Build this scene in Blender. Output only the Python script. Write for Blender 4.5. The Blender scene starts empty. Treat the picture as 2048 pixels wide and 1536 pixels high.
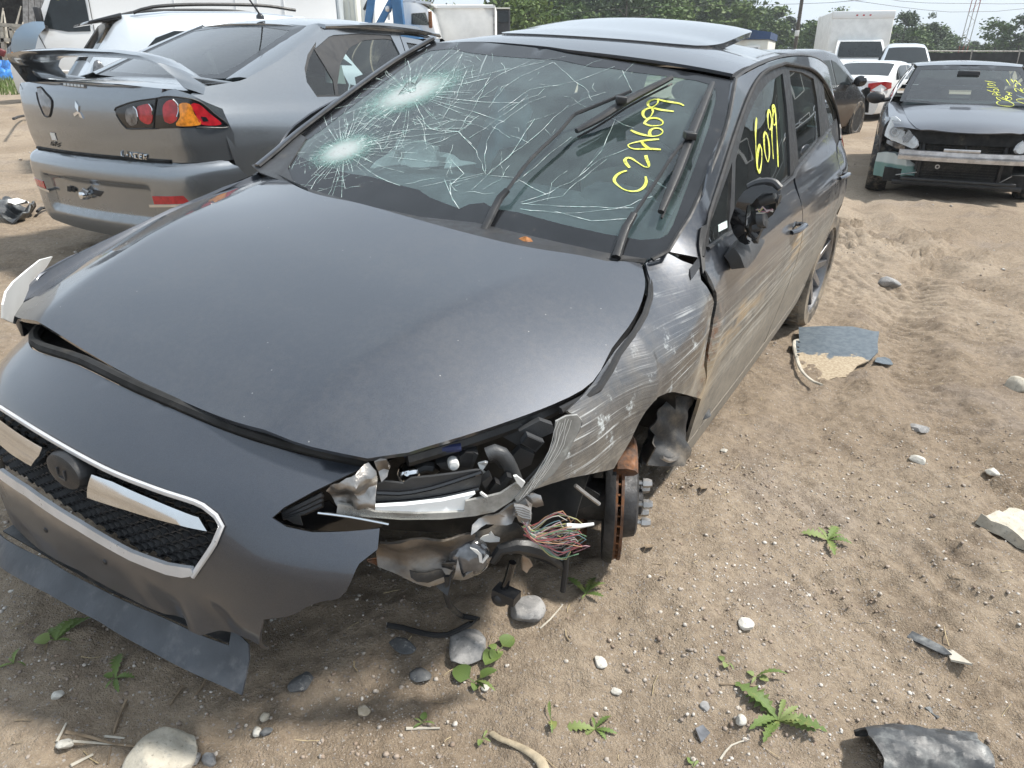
import bpy, bmesh, math, random
import numpy as np
from mathutils import Matrix, Vector
from mathutils.geometry import delaunay_2d_cdt

SC = bpy.context.scene
COL = SC.collection
R = math.radians
random.seed(7); RNG = np.random.default_rng(11)

# ---------------------------------------------------------------- camera, sky, sun, exposure
cam_d = bpy.data.cameras.new('camera'); cam_o = bpy.data.objects.new('camera', cam_d); COL.objects.link(cam_o)
cam_d.sensor_width = 36.0; cam_d.lens = 36.0 * 1440.0 / 2048.0
cam_d.clip_start = 0.05; cam_d.clip_end = 3000
cam_o.location = (0, 0, 1.38)
cam_o.rotation_euler = (math.pi / 2 - math.atan((768 - 118) / 1440.0), 0, 0)
SC.camera = cam_o

SUN_AZ, SUN_EL = R(84), R(56)          # azimuth measured from +Y towards +X: the sun stands ahead and to the right
wld = bpy.data.worlds.new('World'); SC.world = wld; wld.use_nodes = True
_t = wld.node_tree; _bg = _t.nodes['Background']
_sky = _t.nodes.new('ShaderNodeTexSky'); _sky.sky_type = 'NISHITA'; _sky.sun_disc = False
_sky.sun_elevation = SUN_EL; _sky.sun_rotation = SUN_AZ; _sky.air_density = 1.0; _sky.dust_density = 4.0; _sky.ozone_density = 1.0
# thin high cloud in front of the blue: large soft noise over the whole dome
_tc = _t.nodes.new('ShaderNodeTexCoord'); _mp = _t.nodes.new('ShaderNodeMapping'); _mp.inputs['Scale'].default_value = (1.1, 1.1, 2.6)
_nz = _t.nodes.new('ShaderNodeTexNoise'); _nz.inputs['Scale'].default_value = 1.7; _nz.inputs['Detail'].default_value = 7; _nz.inputs['Roughness'].default_value = .55
_cr = _t.nodes.new('ShaderNodeValToRGB'); _cr.color_ramp.elements[0].position = .30; _cr.color_ramp.elements[1].position = .68
_cr.color_ramp.elements[0].color = (.72, .72, .72, 1); _cr.color_ramp.elements[1].color = (.95, .95, .95, 1)
_mx = _t.nodes.new('ShaderNodeMixRGB'); _mx.inputs['Color2'].default_value = (5.9, 6.7, 7.5, 1)
_t.links.new(_tc.outputs['Generated'], _mp.inputs['Vector']); _t.links.new(_mp.outputs['Vector'], _nz.inputs['Vector'])
_t.links.new(_nz.outputs['Fac'], _cr.inputs['Fac']); _t.links.new(_cr.outputs['Color'], _mx.inputs['Fac'])
_t.links.new(_sky.outputs['Color'], _mx.inputs['Color1']); _t.links.new(_mx.outputs['Color'], _bg.inputs['Color'])
_bg.inputs['Strength'].default_value = 0.09

sun_d = bpy.data.lights.new('sun', 'SUN'); sun_o = bpy.data.objects.new('sun', sun_d); COL.objects.link(sun_o)
sun_d.energy = 3.2; sun_d.angle = R(5.0); sun_d.color = (1.0, .955, .88)
sun_o.rotation_euler = Vector((-math.sin(SUN_AZ) * math.cos(SUN_EL), -math.cos(SUN_AZ) * math.cos(SUN_EL), -math.sin(SUN_EL))).to_track_quat('-Z', 'Y').to_euler()

SC.view_settings.view_transform = 'Standard'; SC.view_settings.look = 'None'
SC.view_settings.exposure = 0.88; SC.view_settings.gamma = 1.0; SC.view_settings.use_curve_mapping = False
SC.cycles.max_bounces = 8; SC.cycles.transparent_max_bounces = 16; SC.cycles.caustics_reflective = False; SC.cycles.caustics_refractive = False
# ---------------------------------------------------------------- survey of the place
# the camera's own geometry, used to find where rays meet the real surfaces below
F_PX, PITCH, CAM = 1440.0, math.atan((768 - 118) / 1440.0), (0.0, 0.0, 1.38)
_sp, _cp = math.sin(PITCH), math.cos(PITCH)

def ray(u, v):
    a, b = (u - 1024) / F_PX, (768 - v) / F_PX
    return np.array([a, _cp + b * _sp, -_sp + b * _cp])

def gz(x, y):
    """large form of the yard: it falls to the right, with a low mound by the brake disc"""
    w = 1.0 / (1.0 + np.exp((y - 16.0) / 3.0))
    s = lambda q: 1 / (1 + np.exp(-q))
    return (0.11 - 0.22 * np.tanh(x / 5.0)) * w + .45 * s((y - 13.0) / .7) * s((-x - 5.2) / .5) * (1 - s((y - 60) / 8)) + 0.055 * np.exp(-((x - .3) ** 2 + (y - 1.55) ** 2) / .25)

def ground_at(u, v):
    d = ray(u, v); lo, hi = 0.5, 400.0
    f = lambda t: CAM[2] + t * d[2] - float(gz(t * d[0], t * d[1]))
    for _ in range(60):
        m = (lo + hi) / 2
        if f(m) > 0: lo = m
        else: hi = m
    return np.array([hi * d[0], hi * d[1], CAM[2] + hi * d[2]])

def at_depth(u, v, y):
    d = ray(u, v); return np.array(CAM) + d * (y / d[1])

class Frame:
    """a vehicle's own axes: x forward, y to its left, z up"""
    def __init__(s, m):
        s.R = np.array([r[:3] for r in m]); s.t = np.array([r[3] for r in m])
        s.o = s.R.T @ (np.array(CAM) - s.t)
    def at(s, u, v, x=None, y=None, z=None):
        d = s.R.T @ ray(u, v)
        k, val = (0, x) if x is not None else (1, y) if y is not None else (2, z)
        return s.o + d * ((val - s.o[k]) / d[k])
    def on(s, u, v, fn, ax):
        d = s.R.T @ ray(u, v); i, j = [k for k in range(3) if k != ax]
        g = lambda t: (s.o[ax] + t * d[ax]) - fn(s.o[i] + t * d[i], s.o[j] + t * d[j])
        ts = np.linspace(.6, 9.0, 700); a = g(ts[0]); lo = hi = None
        for k in range(1, len(ts)):
            b = g(ts[k])
            if a * b <= 0 and np.isfinite(a * b): lo, hi = ts[k - 1], ts[k]; break
            a = b
        if lo is None: return s.o + d * ts[int(np.argmin([abs(g(t)) for t in ts]))]
        for _ in range(40):
            m = (lo + hi) / 2
            if g(lo) * g(m) <= 0: hi = m
            else: lo = m
        return s.o + d * hi
    def world(s, p): return s.R @ np.array(p) + s.t

HERO = Frame([[-0.5033484, 0.86241115, 0.05373449, -0.41885688], [-0.86407277, -0.50205727, -0.03628694, 1.96598376], [-0.00431647, -0.06469549, 0.99789572, 0.05797465]])

ip = lambda x, xs, ys: float(np.interp(x, xs, ys))
def sm(x, xs, ys):
    """smooth interpolation of a table (monotone cubic)"""
    n = len(xs)
    if x <= xs[0]: return ys[0] + (x - xs[0]) * (ys[1] - ys[0]) / (xs[1] - xs[0])
    if x >= xs[-1]: return ys[-1] + (x - xs[-1]) * (ys[-1] - ys[-2]) / (xs[-1] - xs[-2])
    k = 0
    while x > xs[k + 1]: k += 1
    dl = lambda i: (ys[i + 1] - ys[i]) / (xs[i + 1] - xs[i])
    def tg(i):
        if i == 0: return dl(0)
        if i == n - 1: return dl(n - 2)
        a, b = dl(i - 1), dl(i)
        return 0.0 if a * b <= 0 else 2 * a * b / (a + b)
    h = xs[k + 1] - xs[k]; t = (x - xs[k]) / h
    return ((1 + 2 * t) * (1 - t) ** 2 * ys[k] + t * (1 - t) ** 2 * h * tg(k) + t * t * (3 - 2 * t) * ys[k + 1] + t * t * (t - 1) * h * tg(k + 1))

# surfaces of the crashed hatchback, in its own axes
def side(x, z):
    w = sm(x, [-3.55, -3.3, -3.0, -2.67, -2.0, -1.3, -.5, 0, .3, .5, .7, .85], [.66, .78, .845, .878, .885, .882, .875, .865, .83, .775, .69, .58])
    zb = .94
    lo = w - sm(z, [.1, .25, .4, .6, .72, .85, .94], [.10, .06, .035, .006, 0, .022, .072])
    if z <= zb: return lo
    s = sm(x, [-3.4, -2.7, -2.0, -1.4, -1.0, -.4], [.45, .36, .29, .31, .42, .46])
    return w - .072 - s * (z - zb) - .12 * (z - zb) ** 2
def front(y, z):
    q = z + .20 * y * y; a = abs(y)
    x0 = sm(q, [.1, .2, .35, .5, .6, .66, .70, .74, .78], [.84, .87, .895, .90, .893, .875, .84, .775, .70])
    t = a - (.37 - .6 * max(0, .715 - z)); t = .5 * (t + math.sqrt(t * t + 6e-5)); k = min(1, max(0, (z - .55) / .11))
    return x0 - .24 * y * y - 1.1 * max(0, a - .40) ** 2 - .14 * t * k * k * (3 - 2 * k)
def bonnet(x, y):
    a = abs(y)
    zc = sm(x, [-.35, -.1, .2, .5, .66, .74], [.990, .962, .915, .848, .797, .762])
    t = a - (.545 - .225 * (x + .04)); t = .5 * (t + math.sqrt(t * t + 6e-5)); k = min(1, max(0, (x + .08) / .45))
    k = k * k * (3 - 2 * k); return zc - (.12 - .085 * k) * y * y - t * (.06 + .22 * k) - .18 * t * t
def wscreen(y, z):
    return -.075 - 2.0 * (z - .906) - .30 * (z - .906) ** 2 - .20 * y * y
def roof(x, y):
    zc = sm(x, [-3.45, -3.1, -2.6, -2.0, -1.4, -1.2, -1.0, -.85], [1.235, 1.325, 1.385, 1.415, 1.410, 1.390, 1.351, 1.305])
    k = min(1, max(.45, .45 + (-x - 1.0) / .5 * .55)); return zc - k * (.13 * y * y + .12 * y ** 4)

# ---------------------------------------------------------------- helpers
def thing(name, label, cat, m=None, loc=(0, 0, 0), rz=0.0, group=None):
    o = bpy.data.objects.new(name, None); COL.objects.link(o); o.empty_display_size = .2
    if m is not None: o.matrix_world = Matrix(m)
    else: o.location = loc; o.rotation_euler = (0, 0, rz)
    tag(o, label, cat, group); return o

def tag(o, label=None, cat=None, group=None, kind=None):
    if label: o['label'] = label
    if cat: o['category'] = cat
    if group: o['group'] = group
    if kind: o['kind'] = kind
    return o

def mat4(fr):
    return [list(fr.R[i]) + [float(fr.t[i])] for i in range(3)] + [[0, 0, 0, 1]]

def mesh_obj(name, v, f, mat, parent=None, smooth=True, sharp=40, solid=0.0, bevel=0.0):
    me = bpy.data.meshes.new(name)
    me.from_pydata([tuple(map(float, p)) for p in v], [], [tuple(map(int, q)) for q in f]); me.update()
    o = bpy.data.objects.new(name, me); COL.objects.link(o)
    if mat: me.materials.append(mat)
    if smooth and len(me.polygons):
        me.polygons.foreach_set('use_smooth', [True] * len(me.polygons))
        if sharp and not solid and not bevel: me.set_sharp_from_angle(angle=R(sharp))
    if parent: o.parent = parent
    if solid:
        s = o.modifiers.new('solid', 'SOLIDIFY'); s.thickness = solid; s.offset = -1
        e = o.modifiers.new('edges', 'EDGE_SPLIT'); e.split_angle = R(sharp)
    if bevel:
        b = o.modifiers.new('bevel', 'BEVEL'); b.width = bevel; b.segments = 2; b.limit_method = 'ANGLE'
    return o

def unit(a): a = np.array(a, float); return a / (np.linalg.norm(a) + 1e-12)

class MB:
    def __init__(s): s.v, s.f = [], []
    def add(s, v, f):
        n = len(s.v); s.v += [tuple(map(float, p)) for p in v]; s.f += [tuple(int(i) + n for i in q) for q in f]; return s
    def box(s, c, d, rot=None):
        v = np.array([[x, y, z] for x in (-.5, .5) for y in (-.5, .5) for z in (-.5, .5)]) * np.array(d)
        if rot is not None: v = v @ np.array(rot).T
        return s.add(v + np.array(c), [(0, 1, 3, 2), (4, 6, 7, 5), (0, 4, 5, 1), (2, 3, 7, 6), (0, 2, 6, 4), (1, 5, 7, 3)])
    def bar(s, a, b, w, h, up=(0, 0, 1)):
        a, b = np.array(a, float), np.array(b, float); d = unit(b - a); r = unit(np.cross(d, up)); u = np.cross(r, d)
        return s.box((a + b) / 2, (np.linalg.norm(b - a), w, h), np.stack([d, r, u], 1))
    def tube(s, pts, r, n=8, cap=True, flat=1.0):
        pts = [np.array(p, float) for p in pts]; m = len(pts)
        rr = r if hasattr(r, '__len__') else [r] * m
        t0 = unit(pts[1] - pts[0]); ref = np.array([0, 0, 1.]) if abs(t0[2]) < .9 else np.array([1., 0, 0])
        nrm = unit(np.cross(t0, ref)); v = []
        for i, p in enumerate(pts):
            t = unit(pts[min(i + 1, m - 1)] - pts[max(i - 1, 0)])
            nrm = unit(nrm - t * np.dot(nrm, t)); b = np.cross(t, nrm)
            for k in range(n):
                a = 2 * math.pi * k / n; v.append(p + rr[i] * (math.cos(a) * nrm + flat * math.sin(a) * b))
        f = [(i * n + k, i * n + (k + 1) % n, (i + 1) * n + (k + 1) % n, (i + 1) * n + k) for i in range(m - 1) for k in range(n)]
        if cap: f += [tuple(range(n))[::-1], tuple(range((m - 1) * n, m * n))]
        return s.add(v, f)
    def lathe(s, prof, c=(0, 0, 0), ax=(0, 0, 1), n=24, closed=False):
        """prof: (radius, along axis) pairs"""
        ax = unit(ax); ref = np.array([0, 0, 1.]) if abs(ax[2]) < .9 else np.array([1., 0, 0])
        e1 = unit(np.cross(ax, ref)); e2 = np.cross(ax, e1); c = np.array(c, float); v = []; m = len(prof)
        for r, h in prof:
            for k in range(n):
                a = 2 * math.pi * k / n; v.append(c + ax * h + r * (math.cos(a) * e1 + math.sin(a) * e2))
        f = [(i * n + k, i * n + (k + 1) % n, (i + 1) % m * n + (k + 1) % n, (i + 1) % m * n + k) for i in range(m if closed else m - 1) for k in range(n)]
        return s.add(v, f)
    def grid(s, P):
        P = np.array(P, float); a, b = P.shape[:2]
        return s.add(P.reshape(-1, 3), [(i * b + j, i * b + j + 1, (i + 1) * b + j + 1, (i + 1) * b + j) for i in range(a - 1) for j in range(b - 1)])
    def ball(s, c, r, n=10, m=7, sq=(1, 1, 1)):
        prof = [(max(1e-4, math.sin(math.pi * i / (m - 1))), -math.cos(math.pi * i / (m - 1))) for i in range(m)]
        t = MB().lathe(prof, n=n); v = np.array(t.v) * np.array(sq) * r + np.array(c); return s.add(v, t.f)
    def prism(s, poly, off):
        """polygon of 3-D points pushed by a vector: a closed solid"""
        n = len(poly); p = [np.array(q, float) for q in poly]; off = np.array(off, float)
        return s.add(p + [q + off for q in p], [tuple(range(n))[::-1], tuple(range(n, 2 * n))] + [(i, (i + 1) % n, n + (i + 1) % n, n + i) for i in range(n)])
    def build(s, name, mat, parent=None, smooth=True, sharp=40, bevel=0.0, solid=0.0):
        return mesh_obj(name, s.v, s.f, mat, parent, smooth, sharp, solid, bevel)

def spline(P, step=.03, closed=False):
    """Catmull-Rom through the points, resampled"""
    P = [np.array(p, float) for p in P]; n = len(P); out = []
    for i in range(n if closed else n - 1):
        p1, p2 = P[i], P[(i + 1) % n]
        p0 = P[(i - 1) % n] if closed or i > 0 else 2 * p1 - p2
        p3 = P[(i + 2) % n] if closed or i + 2 < n else 2 * p2 - p1
        k = max(1, int(np.linalg.norm(p2 - p1) / step))
        for j in range(k):
            t = j / k
            out.append(.5 * (2 * p1 + (p2 - p0) * t + (2 * p0 - 5 * p1 + 4 * p2 - p3) * t * t + (3 * p1 - p0 - 3 * p2 + p3) * t ** 3))
    if not closed: out.append(P[-1])
    return out

def dense(P, step, closed=True):
    out = []; n = len(P)
    for i in range(n if closed else n - 1):
        a, b = np.array(P[i], float), np.array(P[(i + 1) % n], float); k = max(1, int(np.linalg.norm(b - a) / step + .5))
        out += [a + (b - a) * j / k for j in range(k)]
    if not closed: out.append(np.array(P[-1], float))
    return out

def in_poly(q, poly):
    x, y = q[:, 0], q[:, 1]; r = np.zeros(len(q), bool); n = len(poly)
    for i in range(n):
        x1, y1 = poly[i]; x2, y2 = poly[(i + 1) % n]
        c = ((y1 > y) != (y2 > y)) & (x < (x2 - x1) * (y - y1) / (y2 - y1 + 1e-15) + x1); r ^= c
    return r

def tri_poly(out2, holes2, sp):
    """fill an outline (with holes) by triangles of about size sp"""
    loops = [dense([(a, b, 0) for a, b in l], sp) for l in [out2] + holes2]
    V, E = [], []
    for l in loops:
        k = len(V); V += [(p[0], p[1]) for p in l]; E += [(k + i, k + (i + 1) % len(l)) for i in range(len(l))]
    B = np.array(V); lo, hi = B.min(0), B.max(0)
    gx, gy = np.meshgrid(np.arange(lo[0] + sp / 2, hi[0], sp), np.arange(lo[1] + sp / 2, hi[1], sp * .87))
    gx = gx + (np.arange(gx.shape[0])[:, None] % 2) * sp * .5
    q = np.stack([gx.ravel(), gy.ravel()], 1)
    if len(q):
        q = q[in_poly(q, [tuple(p[:2]) for p in loops[0]])]
        for l in loops[1:]: q = q[~in_poly(q, [tuple(p[:2]) for p in l])]
    if len(q):
        d = np.min(np.linalg.norm(q[:, None] - B[None], axis=2), axis=1); q = q[d > sp * .55]
    vs = [Vector(p) for p in V] + [Vector(map(float, p)) for p in q]
    r = delaunay_2d_cdt(vs, E, [], 0, 1e-6)
    P = np.array([tuple(p) for p in r[0]]); T = np.array([tuple(t) for t in r[2]]); m = P[T].mean(1)
    k = in_poly(m, [tuple(p[:2]) for p in loops[0]])
    for l in loops[1:]: k &= ~in_poly(m, [tuple(p[:2]) for p in l])
    T = T[k]; used, inv = np.unique(T, return_inverse=True)
    return [tuple(p) for p in P[used]], [tuple(t) for t in inv.reshape(-1, 3)]

def panel(name, out, ax, fn, mat, parent, sp=.03, solid=.008, holes=(), off=0.0, sharp=40, post=None):
    """a sheet with the given outline (3-D points) lying on the surface coordinate[ax] = fn(other two)"""
    i, j = [k for k in range(3) if k != ax]
    v2, f = tri_poly([(p[i], p[j]) for p in out], [[(p[i], p[j]) for p in h] for h in holes], sp)
    V = np.zeros((len(v2), 3)); V[:, i] = [p[0] for p in v2]; V[:, j] = [p[1] for p in v2]; V[:, ax] = [fn(*p) for p in v2]
    e = 1e-3
    du = np.array([fn(a + e, b) - fn(a - e, b) for a, b in v2]) / (2 * e); dv = np.array([fn(a, b + e) - fn(a, b - e) for a, b in v2]) / (2 * e)
    N = np.zeros_like(V); N[:, i] = -du; N[:, j] = -dv; N[:, ax] = 1; N /= np.linalg.norm(N, axis=1)[:, None]
    sgn = PANEL_SIGN.get((fn, ax), 1); N *= sgn
    if off: V = V + N * off
    if post is not None: V = np.array([post(p, q) for p, q in zip(V, N)])
    # make faces look along the surface's outer side
    a, b, c = f[len(f) // 2]
    if np.dot(np.cross(V[b] - V[a], V[c] - V[a]), N[a]) < 0: f = [t[::-1] for t in f]
    return mesh_obj(name, V, f, mat, parent, True, sharp, solid)
PANEL_SIGN = {}

def tps(P, val, lam=1e-6):
    P = np.array(P, float); n = len(P)
    U = lambda r2: np.where(r2 > 0, r2 * np.log(r2 + 1e-20), 0)
    K = U(((P[:, None] - P[None]) ** 2).sum(2)) + lam * np.eye(n); Q = np.c_[np.ones(n), P]
    w = np.linalg.solve(np.block([[K, Q], [Q.T, np.zeros((3, 3))]]), np.r_[val, 0, 0, 0])
    return lambda a, b: float(U(((P - np.array([a, b])) ** 2).sum(1)) @ w[:n] + w[n] + w[n + 1] * a + w[n + 2] * b)

def flap(name, pts, ax, mat, parent, sp=.03, solid=.004, inner=(), sharp=40, holes=()):
    """a sheet through scattered 3-D points: the outline and inner points it must pass through"""
    i, j = [k for k in range(3) if k != ax]; A = np.array(list(pts) + list(inner), float)
    return panel(name, pts, ax, tps(A[:, [i, j]], A[:, ax]), mat, parent, sp, solid, holes=holes, sharp=sharp)

def copy_tree(o, parent=None):
    c = o.copy(); COL.objects.link(c)
    if parent: c.parent = parent
    for ch in list(o.children): copy_tree(ch, c)
    return c

def rotx(a): return np.array([[1, 0, 0], [0, math.cos(a), -math.sin(a)], [0, math.sin(a), math.cos(a)]])
def roty(a): return np.array([[math.cos(a), 0, math.sin(a)], [0, 1, 0], [-math.sin(a), 0, math.cos(a)]])
def rotz(a): return np.array([[math.cos(a), -math.sin(a), 0], [math.sin(a), math.cos(a), 0], [0, 0, 1]])

# smooth lattice noise, for real relief
_PERM = np.random.default_rng(5).random((256, 256))
def vnoise(x, y, seed=0):
    x = np.asarray(x, float) + seed * 17.31; y = np.asarray(y, float) + seed * 9.77
    xi, yi = np.floor(x).astype(int), np.floor(y).astype(int); fx, fy = x - xi, y - yi
    fx = fx * fx * fx * (fx * (fx * 6 - 15) + 10); fy = fy * fy * fy * (fy * (fy * 6 - 15) + 10)
    g = lambda a, b: _PERM[a & 255, b & 255]
    return (g(xi, yi) * (1 - fx) + g(xi + 1, yi) * fx) * (1 - fy) + (g(xi, yi + 1) * (1 - fx) + g(xi + 1, yi + 1) * fx) * fy - .5
def fbm(x, y, sc, oct=4, seed=0, gain=.5):
    s, a = 0, 1
    for k in range(oct): s = s + a * vnoise(np.asarray(x) / sc, np.asarray(y) / sc, seed + k); sc = sc / 2.03; a *= gain
    return s

# ---------------------------------------------------------------- materials
class NT:
    """small wrapper round a material's node tree"""
    def __init__(s, name):
        s.m = bpy.data.materials.new(name); s.m.use_nodes = True; s.t = s.m.node_tree
        s.b = s.t.nodes['Principled BSDF']; s.out = s.t.nodes['Material Output']; s._oc = None
    def n(s, typ, **kw):
        x = s.t.nodes.new('ShaderNode' + typ)
        for k, v in kw.items(): setattr(x, k, v)
        return x
    def l(s, a, b): s.t.links.new(a, b)
    def setv(s, sock, v):
        if hasattr(v, 'is_linked') or hasattr(v, 'links'): s.l(v, sock)
        elif hasattr(v, '__len__') and len(v) == 3 and sock.type == 'RGBA': sock.default_value = (*v, 1)
        else: sock.default_value = v
    def oc(s):
        if s._oc is None: s._oc = s.n('TexCoord').outputs['Object']
        return s._oc
    def pos(s):
        return s.n('NewGeometry').outputs['Position']
    def map(s, vec, scale=(1, 1, 1), loc=(0, 0, 0), rot=(0, 0, 0)):
        m = s.n('Mapping'); s.l(vec, m.inputs['Vector']); m.inputs['Scale'].default_value = scale; m.inputs['Location'].default_value = loc; m.inputs['Rotation'].default_value = rot
        return m.outputs['Vector']
    def noise(s, vec, scale, detail=4, rough=.55, dist=0.0, col=False):
        x = s.n('TexNoise'); s.l(vec, x.inputs['Vector']); x.inputs['Scale'].default_value = scale; x.inputs['Detail'].default_value = detail
        x.inputs['Roughness'].default_value = rough; x.inputs['Distortion'].default_value = dist
        return x.outputs['Color' if col else 'Fac']
    def voro(s, vec, scale, feat='F1', out='Distance'):
        x = s.n('TexVoronoi', feature=feat); s.l(vec, x.inputs['Vector']); x.inputs['Scale'].default_value = scale; return x.outputs[out]
    def ramp(s, fac, a, b, ca=0.0, cb=1.0):
        x = s.n('MapRange'); x.interpolation_type = 'SMOOTHSTEP'; s.l(fac, x.inputs['Value'])
        x.inputs['From Min'].default_value = a; x.inputs['From Max'].default_value = b; x.inputs['To Min'].default_value = ca; x.inputs['To Max'].default_value = cb
        return x.outputs['Result']
    def mix(s, fac, a, b):
        x = s.n('MixRGB'); s.setv(x.inputs['Fac'], fac); s.setv(x.inputs['Color1'], a); s.setv(x.inputs['Color2'], b); return x.outputs['Color']
    def math(s, op, a, b=0.0):
        x = s.n('Math', operation=op); s.setv(x.inputs[0], a); s.setv(x.inputs[1], b); return x.outputs[0]
    def sep(s, vec):
        x = s.n('SeparateXYZ'); s.l(vec, x.inputs[0]); return x.outputs
    def bump(s, h, dist=.01, strength=1.0):
        x = s.n('Bump'); s.l(h, x.inputs['Height']); x.inputs['Distance'].default_value = dist; x.inputs['Strength'].default_value = strength
        s.l(x.outputs['Normal'], s.b.inputs['Normal']); return x
    def P(s, **kw):
        N = dict(col='Base Color', rough='Roughness', metal='Metallic', coat='Coat Weight', coatr='Coat Roughness', spec='Specular IOR Level', alpha='Alpha', trans='Transmission Weight', ior='IOR', emit='Emission Color', emits='Emission Strength', sheen='Sheen Weight', sub='Subsurface Weight')
        for k, v in kw.items(): s.setv(s.b.inputs[N[k]], v)
        return s

def plain(name, col, rough=.5, metal=0.0, var=.25, vs=6.0, bump=0.0, bs=60.0, coat=0.0, spec=.5, dust=0.0, dustcol=(.30, .25, .19)):
    """one real material: its colour wanders a little, with fine relief and an optional film of dust"""
    t = NT(name); n1 = t.noise(t.oc(), vs, 5)
    c = t.mix(t.ramp(n1, .3, .7), [x * (1 - var) for x in col], [min(1, x * (1 + var)) for x in col])
    r = t.ramp(t.noise(t.oc(), vs * 2.7, 4), .3, .7, max(.02, rough * .8), min(1, rough * 1.2))
    if dust:
        d = t.ramp(t.noise(t.oc(), vs * 1.4, 8, .65), .62 - dust * .4, .9 - dust * .3, 0, min(1, dust * 1.5))
        c = t.mix(d, c, dustcol); r = t.math('MAXIMUM', r, t.math('MULTIPLY', d, .8))
    t.P(col=c, rough=r, metal=metal, coat=coat, spec=spec)
    if bump: t.bump(t.noise(t.oc(), bs, 6, .6), bump)
    return t.m

def car_paint(name, col, metal=.75, rough=.32, dirt=.0, zlo=.2, zhi=.75, dustcol=(.30, .26, .20), flake=.5, coat=1.0, film=.06):
    """metallic paint under clear coat, with flakes, a thin film of dust and splashed dirt low down"""
    t = NT(name); o = t.oc()
    fl = t.noise(o, 900, 1)
    c = t.mix(t.ramp(fl, .3, .7), [x * (1 - .35 * flake) for x in col], [min(1, x * (1 + .5 * flake)) for x in col])
    blot = t.noise(o, 5, 7, .62); fine = t.noise(o, 70, 5, .7)
    d = t.math('ADD', t.ramp(t.math('MULTIPLY', t.math('ADD', blot, fine), .5), .42, .66, 0, film), 0.0)
    if dirt:
        z = t.sep(o)[2]
        low = t.ramp(t.math('ADD', z, t.math('MULTIPLY', t.math('SUBTRACT', blot, .5), .35)), zlo, zhi, dirt, 0)
        low = t.math('MULTIPLY', low, t.ramp(t.noise(o, 28, 6, .7), .25, .65, .45, 1))
        d = t.math('MAXIMUM', d, low)
    c = t.mix(d, c, dustcol)
    t.P(col=c, metal=t.math('MULTIPLY', t.math('SUBTRACT', 1.0, d), metal), rough=t.math('ADD', rough, t.math('MULTIPLY', d, .5)),
        coat=t.math('MULTIPLY', t.ramp(d, .05, .5, 1, .0), coat), coatr=t.ramp(t.noise(o, 14, 5), .3, .7, .03, .10))
    return t

def glass_mat(name, tint=(.62, .78, .76), haze=.05, hazecol=(.5, .56, .54), rough=.02, refl=1.0, dusty=.5):
    """automotive glass as a thin pane: tinted see-through, clear reflection, dust film"""
    t = NT(name); o = t.oc(); t.t.nodes.remove(t.b)
    tr = t.n('BsdfTransparent'); tr.inputs['Color'].default_value = (*tint, 1)
    gl = t.n('BsdfGlossy'); gl.inputs['Roughness'].default_value = rough; gl.inputs['Color'].default_value = (refl, refl, refl, 1)
    fr = t.n('Fresnel'); fr.inputs['IOR'].default_value = 1.52
    m1 = t.n('MixShader'); t.l(t.math('MINIMUM', t.math('MULTIPLY', fr.outputs[0], 1.25), 1.0), m1.inputs[0]); t.l(tr.outputs[0], m1.inputs[1]); t.l(gl.outputs[0], m1.inputs[2])
    df = t.n('BsdfDiffuse'); df.inputs['Color'].default_value = (*hazecol, 1)
    m2 = t.n('MixShader'); t.l(t.ramp(t.noise(o, 6, 7, .65), .3, .75, haze * (1 - dusty), haze * (1 + dusty)), m2.inputs[0]); t.l(m1.outputs[0], m2.inputs[1]); t.l(df.outputs[0], m2.inputs[2])
    t.l(m2.outputs[0], t.out.inputs['Surface']); return t.m

M = {}
M['rubber'] = plain('rubber', (.022, .022, .023), .75, dust=.55, vs=9, bump=.002, bs=80)
M['rubber_clean'] = plain('rubber_clean', (.018, .018, .019), .6, dust=.15, vs=9)
M['black_plastic'] = plain('black_plastic', (.018, .0185, .020), .45, dust=.16, vs=10, bump=.0006, bs=300)
M['dusty_plastic'] = plain('dusty_plastic', (.028, .029, .031), .55, dust=.42, vs=7, bump=.001, bs=120)
M['dark_plastic'] = plain('dark_plastic', (.045, .047, .05), .5, dust=.18, vs=9, bump=.0008, bs=250)
M['gloss_black'] = plain('gloss_black', (.008, .008, .009), .12, coat=.6, dust=.08, vs=12)
M['frit'] = plain('frit', (.012, .013, .015), .16, dust=.10, vs=12)
M['chrome'] = plain('chrome', (.68, .70, .72), .10, 1.0, var=.06, vs=12, dust=.06)
M['satin'] = plain('satin', (.66, .67, .69), .34, .35, var=.08, vs=16, dust=.08)
M['steel'] = plain('steel', (.36, .35, .34), .42, .85, var=.3, vs=14, bump=.001, bs=90, dust=.25)
M['alloy'] = plain('alloy', (.55, .55, .56), .35, .9, var=.2, vs=14, bump=.0006, bs=120, dust=.12)
M['bent_metal'] = plain('bent_metal', (.30, .285, .27), .36, .9, var=.35, vs=18, bump=.004, bs=26, dust=.25)
M['rust'] = plain('rust', (.20, .085, .035), .85, .1, var=.5, vs=35, bump=.001, bs=180)
M['rusty_iron'] = plain('rusty_iron', (.10, .062, .045), .75, .25, var=.55, vs=25, bump=.001, bs=160, dust=.6, dustcol=(.23, .095, .035))
M['cast_iron'] = plain('cast_iron', (.06, .06, .062), .6, .6, var=.3, vs=30, bump=.001, bs=160, dust=.2)
M['under'] = plain('under', (.012, .012, .012), .85, dust=.2)
M['fabric'] = plain('fabric', (.035, .037, .042), .9, bump=.001, bs=400)
M['headliner'] = plain('headliner', (.33, .32, .30), .95, var=.08, bump=.0006, bs=300)
M['beige'] = plain('beige', (.45, .42, .37), .85, var=.1, bump=.0006, bs=300)
M['airbag'] = plain('airbag', (.88, .86, .80), .85, var=.06, vs=9, bump=.002, bs=24)
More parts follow.
